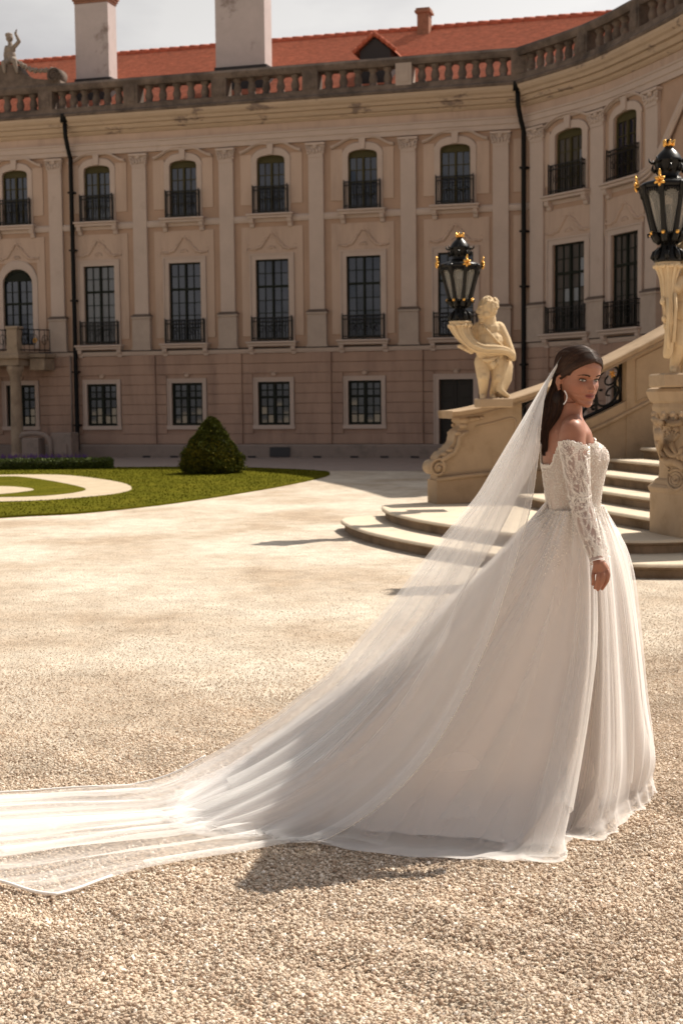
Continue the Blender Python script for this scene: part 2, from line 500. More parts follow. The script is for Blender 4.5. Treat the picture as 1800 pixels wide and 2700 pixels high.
# ---- windows: each a part with frame bars and single panes as sub-parts
def window_mesh(hw, b, t, rows_top, rows_bot, transom, m, arch=None, head=0.0, bold=1.0):
    """frame mesh and pane rectangles"""
    mb = MB(); panes = []
    y0, y1 = -.11, -.04
    fw = .040 * bold; MU = .026 * bold
    top = t - head
    mb.box((-hw, y0, b), (-hw + fw, y1, top)); mb.box((hw - fw, y0, b), (hw, y1, top))
    mb.box((-hw + fw, y0, b), (hw - fw, y1, b + fw)); mb.box((-MU, y0, b + fw), (MU, y1 + .015, top - fw))
    if head > 0:
        ar = arch if arch else [(-hw, t), (hw, t)]
        for (xa, za), (xb, zb) in zip(ar[:-1], ar[1:]):
            mb.prism([(xa, top - fw), (xb, top - fw), (xb, zb), (xa, za)], y0 + .002, y1 - .002)
        mb.tube([(x_ * .86, y1 - .002, top - fw + (z_ - top + fw) * .72) for x_, z_ in ar], .012, 5)
    else:
        mb.box((-hw + fw, y0, top - fw), (hw - fw, y1, top))
    if transom:
        mb.box((-hw + fw, y0, transom - .03), (-MU, y1 + .01, transom + .03)); mb.box((MU, y0, transom - .03), (hw - fw, y1 + .01, transom + .03))
        secs = [(b + fw, transom - .03, rows_bot), (transom + .03, top - fw, rows_top)]
    else:
        secs = [(b + fw, top - fw, rows_bot)]
    gb = .010 * bold
    for s0, s1, nr in secs:
        for xs, xe in ((-hw + fw, -MU), (MU, hw - fw)):
            xm = (xs + xe) / 2
            mb.box((xm - gb, y0 + .02, s0), (xm + gb, y1 - .01, s1))
            for r in range(nr):
                za = s0 + (s1 - s0) * r / nr; zb = s0 + (s1 - s0) * (r + 1) / nr
                if r:
                    mb.box((xs, y0 + .021, za - gb), (xm - gb, y1 - .012, za + gb)); mb.box((xm + gb, y0 + .021, za - gb), (xe, y1 - .012, za + gb))
                for pa, pb in ((xs, xm), (xm, xe)):
                    panes.append(((pa + pb) / 2, (za + zb) / 2, (pb - pa) / 2 - .004, (zb - za) / 2 - .004))
    return mb.data('window', M[m]), panes

PANE_MESH = {}
def pane_mesh(hx, hz, m='pane'):
    k = (round(hx, 3), round(hz, 3), m)
    if k not in PANE_MESH:
        PANE_MESH[k] = MB().box((-hx, -.003, -hz), (hx, .003, hz)).data('pane', M[m])
    return PANE_MESH[k]
def place_window(me, panes, T, tilt=.006, gm='pane'):
    w = link('window', me, palace, T)
    for px_, pz_, hx, hz in panes:
        R = Matrix.Rotation(abs(rnd.gauss(0, tilt)) if gm == 'pane_low' else rnd.gauss(0, tilt), 4, 'X') @ Matrix.Rotation(rnd.gauss(0, tilt), 4, 'Z')
        link('pane', pane_mesh(hx, hz, gm), w, T @ Matrix.Translation((px_, -.08, pz_)) @ R)
    return w
me2, pn2 = window_mesh(HW2, Z2B, Z2T, 0, 4, None, 'frame_olive', arch_pts(HW2, Z2T - .16, .16), .16)
me1, pn1 = window_mesh(HW1, Z1B, Z1T, 2, 4, 4.66, 'frame_green')
me1a, pn1a = window_mesh(HW1, Z1B, Z1T, 2, 4, 4.4, 'frame_green', arch_pts(HW1, Z1T - .42, .42, 12, False), .30)
me0, pn0 = window_mesh(HW0, Z0B, Z0T, 2, 3, 1.66, 'frame_green', bold=1.6)

# ---- repeated trim meshes in bay coordinates
def surround(hw, b, t, wd=.16, y=.05, arch=None):
    mb = MB()
    if arch is None:
        mb.box((-hw - wd + .003, .002, b + .002), (-hw, y, t + wd - .003)); mb.box((hw, .002, b + .002), (hw + wd - .003, y, t + wd - .003)); mb.box((-hw, .0022, t), (hw, y - .0004, t + wd - .003))
        mb.box((-hw - wd, .004, b), (-hw - wd + .035, y + .025, t + wd)); mb.box((hw + wd - .035, .004, b), (hw + wd, y + .025, t + wd)); mb.box((-hw - wd + .035, .004, t + wd - .035), (hw + wd - .035, y + .025, t + wd))
    else:
        sp = arch[0][1]
        mb.box((-hw - wd, .002, b), (-hw, y, sp)); mb.box((hw, .002, b), (hw + wd, y, sp))
        k = (hw + wd) / hw; n = len(arch)
        outer = [(x * k, sp + (z - sp) * 1.15 + wd * (1 - abs(x / hw) ** 4)) for x, z in arch]
        for i in range(n - 1):
            mb.prism([arch[i], arch[i + 1], outer[i + 1], outer[i]], .002, y)
        mb.tube([(x, y * .5, z) for x, z in outer], .028, 5)
    return mb
SUR1 = surround(HW1, Z1B - .1, Z1T).data('window_surround', M['trim'])
SUR1A = surround(HW1, Z1B - .1, Z1T, arch=arch_pts(HW1, Z1T - .42, .42, 12, False)).data('window_surround', M['trim'])
SUR0 = MB(); SUR0 = surround(HW0, Z0B, Z0T, .12, .045); SUR0.box((-HW0 - .14, .002, Z0B - .11), (HW0 + .14, .075, Z0B)); SUR0 = SUR0.data('window_surround', M['trim'])
SURD = surround(HW0, .0, Z0T, .14, .05).data('door_surround', M['trim'])
SUR2 = surround(HW2, Z2B, Z2T, .15, .05, arch_pts(HW2, Z2T - .16, .16, 12)).data('window_surround', M['trim'])
hood = MB()
hp = [(-.86, 8.24), (-.74, 8.27), (-.62, 8.33), (-.45, 8.43), (-.24, 8.49), (0, 8.51), (.24, 8.49), (.45, 8.43), (.62, 8.33), (.74, 8.27), (.86, 8.24)]
for (xa, za), (xb, zb) in zip(hp[:-1], hp[1:]):
    hood.prism([(xa, za), (xb, zb), (xb, zb + .035), (xa, za + .035)], .003, .13)
    hood.prism([(xa, za - .03), (xb, zb - .03), (xb, zb), (xa, za)], .003, .08)
hood.prism([(-.07, 8.17), (.07, 8.17), (.09, 8.47), (-.09, 8.47)], .053, .10)
HOOD = hood.data('hood_moulding', M['trim'])
def sill_mesh(hw, z, br=.22):
    mb = MB()
    mb.box((-hw, .002, z - .055), (hw, .26, z), bev=.012); mb.box((-hw + .03, .004, z - .13), (hw - .03, .21, z - .055), bev=.01)
    for sx in (-1, 1):
        x = sx * (hw - .12)
        pr = [(.18, z - .13), (.18, z - .2), (.15, z - .25), (.10, z - .27), (.09, z - .34), (.05, z - .13 - br), (.003, z - .13 - br), (.003, z - .13)]
        vs_ = [(x - .06, y, q) for y, q in pr] + [(x + .06, y, q) for y, q in pr]; n = len(pr)
        mb.add(vs_, [tuple(range(n)), tuple(range(2 * n - 1, n - 1, -1))] + [(i, n + i, n + (i + 1) % n, (i + 1) % n) for i in range(n)])
    return mb
SILL2 = sill_mesh(.66, 6.60, .24).data('window_sill', M['trim'])
SILL1 = sill_mesh(.72, 3.17, .22).data('window_sill', M['trim'])
def balconet(hw, z0, h, out_=.15):
    mb = MB(); y = out_
    for z in (z0 + .02, z0 + .09, z0 + h - .10, z0 + h):
        mb.box((-hw, y - .012, z - .012), (hw, y + .012, z + .012))
        for sx in (-1, 1): mb.box((sx * hw - .012, .01, z - .0115), (sx * hw + .012, y - .012, z + .0115))
    n = 15
    for i in range(n):
        x = -hw + 2 * hw * i / (n - 1)
        w_ = .013 if i in (0, n - 1) else .008
        mb.box((x - w_, y - w_ * .9, z0), (x + w_, y + w_ * .9, z0 + h + (.05 if i in (0, n - 1) else -.013)))
    for sx in (-1, 1):
        for k in (1, 2): mb.box((sx * hw - .007, y * k / 3 - .007, z0 + .03), (sx * hw + .007, y * k / 3 + .007, z0 + h - .013))
    for cx in (-hw * .5, hw * .5, 0):                                 # scrolls wrought into the middle
        pts = [(cx + .11 * math.cos(a) * (1 - a / 9), y + .012, z0 + h * .5 + .15 * math.sin(a) * (1 - a / 9)) for a in np.linspace(0, 7.5, 22)]
        mb.tube(pts, .008, 4)
    return mb
BAL2 = balconet(.49, Z2B - .04, .72).data('balconet_railing', M['iron'])
BAL1 = balconet(.57, Z1B - .05, .64).data('balconet_railing', M['iron'])
# stucco garland above the first floor windows
g = MB()
for sx in (-1, 1):
    c = catmull([(sx * .04, .02, 6.05), (sx * .16, .02, 5.92), (sx * .24, .02, 5.80), (sx * .36, .02, 5.70), (sx * .52, .02, 5.66), (sx * .68, .02, 5.68)], 26)
    for i, p_ in enumerate(c):
        r_ = .020 + .022 * math.sin(i / 25 * math.pi) + rnd.uniform(-.006, .006)
        g.ell((p_[0] + rnd.uniform(-.012, .012), .02, p_[2] + rnd.uniform(-.015, .015)), (r_ * 1.35, .06, r_ * 1.3), 6, 4)
    g.tube([(sx * .66, .02, 5.68), (sx * .72, .02, 5.74), (sx * .70, .02, 5.80), (sx * .64, .02, 5.77)], .018, 5)
    g.tube([(sx * .70, .015, 5.67), (sx * .73, .015, 5.5), (sx * .70, .015, 5.34)], [.025, .02, .008], 5)
    g.tube([(sx * .05, .02, 6.06), (sx * .13, .02, 6.10), (sx * .17, .02, 6.03)], .016, 5)
for k in range(7):
    a = math.pi * (k + .5) / 7
    g.tube([(0, .02, 5.66), (.12 * math.cos(a), .03, 5.66 + .10 * math.sin(a))], [.012, .022], 5)
g.ell((0, .015, 6.08), (.05, .03, .06), 8, 5); g.ell((0, .015, 5.93), (.03, .025, .05), 8, 5)
GARL = g.data('stucco_garland', M['wall_panel'])
k_ = MB(); k_.ell((0, .03, 2.28), (.09, .03, .06), 8, 5); k_.tube([(-.12, .05, 2.31), (-.06, .05, 2.37), (0, .05, 2.33), (.06, .05, 2.37), (.12, .05, 2.31)], .015, 5)
KEYO = k_.data('keystone_ornament', M['wall_panel'])

# ---- pilasters
def pilaster_mesh():
    mb = MB()
    mb.box((-.205, .003, 4.0), (.205, .09, 8.04))
    return mb
PILM = pilaster_mesh().data('pilaster', M['trim'])
cap = MB()
cap.box((-.20, .004, 8.02), (.20, .11, 8.10)); cap.box((-.27, .004, 8.33), (.27, .17, 8.40), bev=.012); cap.box((-.21, .004, 8.10), (.21, .10, 8.33))
for sx in (-1, 1):
    pts = [(sx * (.21 + .075 * math.cos(a) * (1 - a / 10)), .13, 8.24 + .075 * math.sin(a) * (1 - a / 10)) for a in np.linspace(.6, 8, 20)]
    cap.tube(pts, .022, 5)
    cap.ell((sx * .2, .10, 8.14), (.05, .04, .06), 6, 4)
for x in (-.13, -.045, .045, .13): cap.ell((x, .11, 8.17 + .03 * rnd.random()), (.045, .035, .075), 6, 4)
cap.ell((0, .13, 8.30), (.07, .05, .06), 8, 5)
CAPM = cap.data('capital', M['trim'])
bs = MB()
bs.box((-.265, .004, 3.06), (.265, .15, 3.82)); bs.box((-.29, .006, 3.0), (.29, .165, 3.06)); bs.box((-.255, .006, 3.82), (.255, .135, 3.87)); bs.box((-.285, .006, 3.87), (.285, .16, 3.93), bev=.01); bs.box((-.24, .006, 3.93), (.24, .11, 4.0))
BASM = bs.data('pilaster_base', M['balus_pale'])
BASC = MB().box((-.29, .004, 3.931), (.29, .165, 3.965)).box((-.25, .004, 3.966), (.25, .13, 4.0)).data('weathered_cap', mat('weathered_cap_stone', (.13, .10, .085), .9, var=.2))

def lower_strip(hw):
    mb = MB(); n = 9; z0, z1 = .38, 2.86
    h = (z1 - z0) / n
    for i in range(n): mb.box((-hw, .003, z0 + i * h + .009), (hw, .085, z0 + (i + 1) * h - .009), bev=.008)
    return mb
STRIP_COURSE = MB().box((-.36, .003, .009), (.36, .085, .266), bev=.009).data('stone_course', M['wall_low'])

def place_pil(T, low=True):
    a = link('pilaster', PILM, palace, T); link('capital', CAPM, a, T); link('pilaster_base', BASM, a, T); link('weathered_cap', BASC, a, T)
    if low:
        s_ = link('pilaster_strip', MB().box((-.35, .002, .38), (.35, .06, 2.86)).data('pilaster_strip', M['wall_low']), palace, T)
        for i in range(9): link('course', STRIP_COURSE, s_, T @ Matrix.Translation((0, 0, .38 + i * .2755)))
for x in PIL_X: place_pil(frame_at(Vector((x, line_y(x), 0)), DS))
dB = (V2 - K)
for p_, d_ in ((K + dB * .17, dB), (V2, V3 - K), (V3, V4 - V2)): place_pil(frame_at(p_, d_) @ Matrix.Diagonal((CW, 1, 1, 1)))

# ---- place all bays
CRS = {}
def course_mesh(w_, h_):
    k = (round(w_, 2), round(h_, 2))
    if k not in CRS: CRS[k] = MB().box((-w_ / 2, .003, .008), (w_ / 2, .040, h_ - .008), bev=.008).data('course', M['wall_low'])
    return CRS[k]
for bi, (T, lx, rx, k1, k0) in enumerate(BAYS):
    place_window(me2, pn2, T, gm='pane_pale' if bi == 9 else 'pane')
    link('window_surround', SUR2, palace, T); link('hood_moulding', HOOD, palace, T); link('window_sill', SILL2, palace, T); link('balconet_railing', BAL2, palace, T)
    if k1 == 'arch':
        place_window(me1a, pn1a, T); link('window_surround', SUR1A, palace, T)
    else:
        place_window(me1, pn1, T, gm='pane_pale' if bi in (4, 9, 10) else 'pane'); link('window_surround', SUR1, palace, T); link('window_sill', SILL1, palace, T); link('balconet_railing', BAL1, palace, T)
    link('stucco_garland', GARL, palace, T)
    link('keystone_ornament', KEYO, palace, T)
    if k0 == 'door':
        d_ = MB()
        d_.box((-HW0 + .01, -.16, .15), (-.006, -.10, Z0T - .01)); d_.box((.006, -.16, .15), (HW0 - .01, -.10, Z0T - .01))
        for sx in (-1, 1):
            for z0_, z1_ in ((.3, .9), (1.0, 1.5), (1.6, 1.95)):
                d_.box((sx * .24 - .15, -.10, z0_), (sx * .24 + .15, -.085, z1_), bev=.006)
        dd = d_.build('door', M['door'], palace, T)
        MB().box((-HW0, -.2, .0), (HW0, .12, .15)).build('doorstep', M['plinth'], palace, T)
        MB().tube([(.06, -.07, 1.05), (.06, -.03, 1.05), (.14, -.03, 1.05)], .012, 6).build('handle', M['iron'], dd, T)
        link('door_surround', SURD, palace, T)
    else:
        place_window(me0, pn0, T, .006, 'pane_low'); link('window_surround', SUR0, palace, T)
    # ground floor courses between the strips
    zb = .38; ch = .2755
    xl, xr = -lx + .37, rx - (.37 if bi != 8 else .95)
    for i in range(9):
        z0_, z1_ = zb + i * ch, zb + (i + 1) * ch
        if z1_ > Z0B - .1 and z0_ < Z0T + .13 and not (k0 == 'door' and False):
            ow = HW0 + .15
            for a_, b_ in ((xl, -ow), (ow, xr)):
                if b_ - a_ > .08: link('course', course_mesh(b_ - a_, ch), palace, T @ Matrix.Translation(((a_ + b_) / 2, 0, z0_)))
        elif k0 == 'door' and z0_ < Z0T + .13:
            for a_, b_ in ((xl, -HW0 - .15), (HW0 + .15, xr)):
                if b_ - a_ > .08: link('course', course_mesh(b_ - a_, ch), palace, T @ Matrix.Translation(((a_ + b_) / 2, 0, z0_)))
        else:
            link('course', course_mesh(xr - xl, ch), palace, T @ Matrix.Translation(((xl + xr) / 2, 0, z0_)))
    # raised plaster panels of both upper storeys
    pm = MB(); xl, xr = -lx + .40, rx - (.40 if bi != 8 else .98)
    for z0_, z1_, hw, ztop in ((6.85, 8.2, HW2 + .15, None), (3.32, 6.26, HW1 + .16, Z1T + .16)):
        for a_, b_ in ((xl, -hw - .004), (hw + .004, xr)):
            if b_ - a_ > .05: pm.box((a_, .001, z0_), (b_, .03, z1_), bev=.008)
        if ztop: pm.box((-hw - .004, .0012, ztop + .004), (hw + .004, .029, z1_), bev=.004)
    if bi == 8:
        for z0_, z1_ in ((6.85, 8.2), (3.32, 6.26)): pm.box((1.52, .001, z0_), (1.78, .03, z1_), bev=.008)
    P('wall_panel', pm, 'wall_panel', T)

# ---- long horizontal members
def band(prof, name, m, pts=None): 
    mb = sweep(MB(), prof, pts); o = P(name, mb, m); fixn(o.data); return o
band([(0, 0), (.13, 0), (.13, .33), (.10, .375), (0, .375)], 'plinth', 'plinth')
band([(.001, 2.86), (.07, 2.86), (.10, 2.92), (.10, 2.975), (.001, 2.975)], 'string_course', 'trim')
band([(.001, 2.977), (.125, 2.977), (.125, 3.003), (.001, 3.015)], 'lead_strip', 'lead')
band([(.001, 6.38), (.05, 6.38), (.07, 6.44), (.07, 6.52), (.04, 6.56), (.001, 6.56)], 'string_course', 'trim')
band([(.001, 8.44), (.10, 8.44), (.10, 8.56), (.13, 8.58), (.13, 8.70), (.16, 8.72), (.16, 8.76), (.001, 8.76)], 'architrave', 'trim')
band([(.001, 8.76), (.06, 8.761), (.06, 8.98), (.001, 8.98)], 'frieze', 'wall_panel')
band([(.001, 8.98), (.10, 8.98), (.16, 9.03), (.17, 9.07), (.26, 9.08), (.30, 9.14), (.31, 9.19), (.40, 9.20), (.44, 9.27), (.50, 9.31), (.55, 9.38), (.56, 9.44), (.001, 9.44)], 'cornice', 'cornice')
# balustrade
band([(-.12, 9.44), (.58, 9.442), (.60, 9.50), (.54, 9.56), (.52, 9.68), (.10, 9.68), (-.12, 9.68)], 'balustrade_base', 'balus')
band([(.08, 10.155), (.50, 10.155), (.53, 10.21), (.55, 10.30), (.50, 10.37), (.12, 10.37), (.06, 10.30)], 'balustrade_rail', 'balus')
bl = MB().lathe([(.115, 0), (.115, .085), (.085, .095), (.10, .15), (.115, .21), (.105, .27), (.085, .33), (.078, .38), (.098, .42), (.12, .43), (.12, .515)], 10)
BALM = bl.data('baluster', M['balus'])
pier = MB().box((-.21, -.21, 0), (.21, .23, .562)).box((-.13, .231, .08), (.13, .245, .48), bev=.006)
PIERM = pier.data('balustrade_pier', M['balus'])
PIERP = pier.data('balustrade_pier', M['balus_pale'])
def along(T, w): return T @ Matrix.Translation((0, w, 0))
pnts = [(Vector((x, line_y(x), 0)), DS) for x in PIL_X[:-1]] + [(K + Vector((-.12, .03, 0)), DS), (V2, V3 - K), (V3, V4 - V2), (V4, V5 - V3)]
for i, (p_, d_) in enumerate(pnts):
    link('balustrade_pier', PIERP if i == 8 else PIERM, palace, frame_at(p_, d_) @ Matrix.Translation((0, .30, 9.64)))
OP = offset_path(SP, .31)
def path_at(pts, s):
    for a, b in zip(pts[:-1], pts[1:]):
        l = (b - a).length
        if s <= l: return a + (b - a) * (s / l), (b - a)
        s -= l
    return pts[-1], pts[-1] - pts[-2]
def path_s(pts, p):
    best = None; s = 0
    for a, b in zip(pts[:-1], pts[1:]):
        d = b - a; t = max(0, min(1, (p - a).dot(d) / d.length_squared)); q = a + d * t
        e = (q - p).length
        if best is None or e < best[0]: best = (e, s + t * d.length)
        s += d.length
    return best[1]
ss = [path_s(OP, p_) for p_, d_ in pnts]
for a, b in zip(ss[:-1], ss[1:]):
    n = max(2, round((b - a - .5) / .375))
    for k in range(n):
        s_ = a + .26 + (b - a - .52) * (k + .5) / n
        q_, d_ = path_at(OP, s_)
        link('baluster', BALM, palace, Matrix.Translation((q_.x, q_.y, 9.66)))
# roof: courses of tiles laid one over the other
rf = MB(); prof = []
R0, R1 = (-.35, 9.80), (-4.55, 12.28); NR = 46
for i in range(NR):
    t0, t1 = i / NR, (i + 1.25) / NR
    w0, z0_ = R0[0] + (R1[0] - R0[0]) * i / NR, R0[1] + (R1[1] - R0[1]) * i / NR
    prof += [(w0, z0_ + .0), (w0 - .0, z0_ + .032)]
    wn, zn = R0[0] + (R1[0] - R0[0]) * (i + 1) / NR, R0[1] + (R1[1] - R0[1]) * (i + 1) / NR
    prof += [(wn, zn + .004)]
prof += [(-9, 9.8)]
ps = SP[:1] + [SP[0].lerp(SP[1], .5)] + SP[1:]
cols = [offset_path(SP, max(w, -4.6) if w > -5 else -8.5) for w, z in prof]
rings = [[Vector((cols[k][i].x, cols[k][i].y, prof[k][1])) for k in range(len(prof))] for i in range(len(SP))]
rf.loft(rings, False, False, False)
ro = P('roof', rf, 'tile')
rg = MB()
RP = offset_path(SP, -4.58); s_, tot = 0, sum((b - a).length for a, b in zip(RP[:-1], RP[1:]))
while s_ < tot - .3:
    a_, d_ = path_at(RP, s_); b_ = a_ + d_.normalized() * .37
    link('ridge_tile', MB().tube([(0, 0, 0), (.38, 0, 0)], [.13, .105], 8).data('ridge_tile', M['tile_ridge']) if s_ == 0 else RT, ro, Matrix.Translation((a_.x, a_.y, 12.30)) @ Matrix.Rotation(math.atan2(d_.y, d_.x), 4, 'Z'))
    if s_ == 0: RT = bpy.data.meshes['ridge_tile']
    s_ += .33
# roof gutter shadow board
band([(-.3, 9.62), (-.14, 9.62), (-.14, 9.84), (-.3, 9.84)], 'eaves_board', 'lead')

# chimneys
def chimney(xc, wc, w_, d_, ztop, brick=True, y=0):
    T = frame_at(Vector((xc, line_y(xc), 0)), DS) @ Matrix.Translation((0, wc, 0)); mb = MB()
    mb.box((-w_ / 2, -d_, 9.9), (w_ / 2, 0, ztop), bev=.01)
    c = P('chimney', mb, 'chim', T)
    MB().box((-w_ / 2 - .04, -d_ - .04, 9.9), (w_ / 2 + .05, .03, 10.80)).build('flashing', M['lead'], c, T)
    h = MB(); n = 5
    for i in range(n):
        e = .02 + .03 * i if i < 3 else .09 - .03 * (i - 2)
        h.box((-w_ / 2 - e, -d_ - e, ztop + i * .07 + .002), (w_ / 2 + e, e, ztop + (i + 1) * .07 - .004), bev=.006)
    h.build('brick_cap', M['chim_brick'], c, T)
    return c
chimney(-7.25, -1.0, 1.03, .55, 12.90)
chimney(-2.93, -.95, 1.44, .60, 13.9)
T = frame_at(Vector((1.35, line_y(1.35), 0)), DS) @ Matrix.Translation((0, -4.3, 0))
c3 = P('chimney', MB().box((-.17, -.2, 12.0), (.17, .2, 12.66)), 'chim_brick', T)
MB().box((-.23, -.26, 12.662), (.23, .26, 12.74), bev=.01).box((-.2, -.23, 12.742), (.2, .23, 12.80)).build('chimney_cap', M['chim_brick'], c3, T)
# dormer
T = frame_at(Vector((.83, line_y(.83), 0)), DS) @ Matrix.Translation((0, -.7, 0))
dm = P('dormer', MB().prism([(-.42, 10.0), (.42, 10.0), (.42, 10.86), (0, 11.2), (-.42, 10.86)], -2.0, 0), 'lead', T)
for sx in (-1, 1):
    rm = MB()
    for i in range(6):
        f0, f1 = i / 6, (i + 1.2) / 6
        rm.add([(sx * .56 * (1 - f0), .1, 10.80 + .46 * f0 + .03), (sx * .56 * (1 - f1), .1, 10.80 + .46 * f1), (sx * .56 * (1 - f1), -2.1, 10.80 + .46 * f1), (sx * .56 * (1 - f0), -2.1, 10.80 + .46 * f0 + .03),
                (sx * .56 * (1 - f0), .1, 10.80 + .46 * f0 - .01), (sx * .56 * (1 - f0), -2.1, 10.80 + .46 * f0 - .01)], [(0, 1, 2, 3), (0, 3, 5, 4)])
    rm.build('dormer_roof', M['tile'], dm, T)
vt = MB()
for i in range(5): vt.tube([(0, .11 - i * .4, 11.28), (0, -.27 - i * .4, 11.28)], .07, 6)
for sx in (-1, 1):
    for i in range(4): vt.tube([(sx * (.58 - .14 * i), .1, 10.80 + .115 * i + .02), (sx * (.58 - .14 * (i + 1)), .1, 10.80 + .115 * (i + 1) + .03)], [.065, .055], 6)
vt.build('ridge_tile', M['tile_ridge'], dm, T)
# drain pipes
def pipe(T, top=9.4):
    mb = MB()
    mb.tube([(0, .46, top), (0, .44, 8.95), (0, .30, 8.6), (0, .16, 8.35), (0, .16, .25), (0, .30, .05)], .062, 10)
    mb.lathe([(.12, 9.3), (.15, 9.5), (.15, 9.52)], 10, T=Matrix.Translation((0, .46, 0)))
    for z in (.9, 2.4, 4.4, 5.8, 7.4): mb.box((-.085, .01, z), (.085, .235, z + .05))
    return P('drainpipe', mb, 'pipe', T)
pipe(frame_at(Vector((-7.42, line_y(-7.42), 0)), DS))
pipe(frame_at(K + Vector((-.02, -.05, 0)), DS + (V2 - K).normalized()))
MB().tube([(0, .06, .35), (0, .06, 2.9)], .035, 6).build('drainpipe', M['plinth'], palace, frame_at(Vector((-7.62, line_y(-7.62), 0)), DS))
# swept moulding climbing the wall at the far right bay
T = BAYS[10][0]
cv = catmull([(.62, .12, 6.52), (1.0, .13, 6.66), (1.35, .14, 7.0), (1.75, .15, 7.55), (2.1, .16, 8.0)], 20)
mb = MB()
for dz, r_ in ((0, .055), (.09, .03), (-.1, .04)): mb.tube([(x_, y_ + .02 + dz * .1, z_ + dz) for x_, y_, z_ in cv], r_, 6)
P('curved_moulding', mb, 'trim', T)
# cellar vents at the wall foot
for x_ in (-5.4, -4.6, -3.4, -2.4, -.6, .4, 1.2, 2.0):
    MB().box((-.11, .12, .0), (.11, .16, .06)).build('cellar_vent', M['lead'], palace, frame_at(Vector((x_, line_y(x_), 0)), DS))
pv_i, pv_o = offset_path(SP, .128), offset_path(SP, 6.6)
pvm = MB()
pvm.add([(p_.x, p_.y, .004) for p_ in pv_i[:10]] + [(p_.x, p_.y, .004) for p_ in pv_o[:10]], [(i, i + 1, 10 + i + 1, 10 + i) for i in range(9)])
tag(pvm.build('shade_strip', mat('shade_strip_grey', (.34, .275, .245), .95, var=.14, vscale=3, bump=.006)), kind='structure')  # ground darkened as far as the palace's shadow reaches; shade put into the colour
MB().box((-.29, .125, .03), (.29, .16, .30), bev=.01).build('cellar_hatch', mat('grey_hatch', (.045, .045, .048), .6), palace, frame_at(Vector((-1.62, line_y(-1.62), 0)), DS))

# ---- the portico with balcony at the left
Tb = frame_at(Vector((-9.17, line_y(-9.17), 0)), DS)
pc = MB(); pc.box((-1.2, .14, 2.62), (.62, 1.25, 2.80)); pc.box((-1.3, .135, 2.80), (.70, 1.38, 2.93), bev=.02); pc.box((-1.3, .14, 2.932), (.66, 1.33, 3.0)); pc.box((.70, .14, 2.48), (1.15, .75, 2.82), bev=.02); pc.box((.70, .14, 2.83), (1.2, .8, 2.95), bev=.02)
P('balcony', pc, 'portico', Tb)
cl = MB().lathe([(.24, 0), (.24, .08), (.19, .12), (.17, .2), (.17, .9), (.15, 2.3), (.18, 2.36), (.21, 2.45), (.24, 2.5), (.24, 2.615)], 18)
P('column', cl, 'portico', Tb @ Matrix.Translation((.38, 1.0, 0)))
P('column', cl, 'portico', Tb @ Matrix.Translation((-1.0, 1.0, 0)))
P('balcony_pier', MB().box((.30, 1.0, 3.0), (.62, 1.3, 3.62)).box((.27, .97, 3.622), (.65, 1.33, 3.70), bev=.015), 'portico', Tb)
br = MB()
def rail(mb, a, b, z0, z1, n):
    a, b = Vector(a), Vector(b)
    for z in (z0 + .05, z1): mb.tube([a + Vector((0, 0, z)), b + Vector((0, 0, z))], .016, 5)
    for i in range(n + 1):
        p_ = a.lerp(b, i / n); mb.tube([p_ + Vector((0, 0, z0)), p_ + Vector((0, 0, z1))], .011, 4)
    for i in range(n // 2):
        c = a.lerp(b, (i + .5) / (n // 2)); d = (b - a).normalized()
        mb.tube([c + d * (.12 * math.cos(t) * (1 - t / 10)) + Vector((0, 0, (z0 + z1) / 2 + .2 * math.sin(t) * (1 - t / 10))) for t in np.linspace(0, 8, 18)], .010, 4)
rail(br, (-1.2, 1.2, 0), (.30, 1.2, 0), 3.0, 3.6, 9); rail(br, (.60, 1.15, 0), (1.05, .2, 0), 3.0, 3.62, 6)
P('balcony_railing', br, 'iron', Tb)
gf = MB()
for x_, y_ in ((-.2, 1.22), (.84, .66), (-.9, 1.22)):
    for k in range(6): gf.ell((x_ + .05 * math.cos(k), y_ + .01, 3.32 + .05 * math.sin(k * 1.05)), (.028, .02, .028), 6, 4)
P('gilt_rosette', gf, 'gold', Tb)

# scrolled cheek stones at the foot of the portico
ck = thing('stone_plinth', 'low weathered stone cheek with scroll top at the foot of the left portico', 'stone plinth', (-8.6, 38.2, 0))
Tc = frame_at(Vector((-8.55, line_y(-8.55) - 1.5, 0)), DS)
MB().box((-.22, -.25, 0), (.28, .15, .60), bev=.02).build('block', M['plinth'], ck, Tc)
MB().tube([(-.34, .0, .60), (-.26, 0, .70), (-.05, 0, .73), (.2, 0, .73), (.42, 0, .68), (.55, 0, .56), (.58, 0, .3), (.58, 0, .0)], [.06, .08, .07, .07, .07, .07, .06, .06], 8).build('scroll', M['plinth'], ck, Tc)
MB().box((.56, -.5, 0), (1.18, -.05, .74), bev=.02).box((.66, -.05, .15), (1.05, -.02, .42)).build('side_block', M['plinth'], ck, Tc)
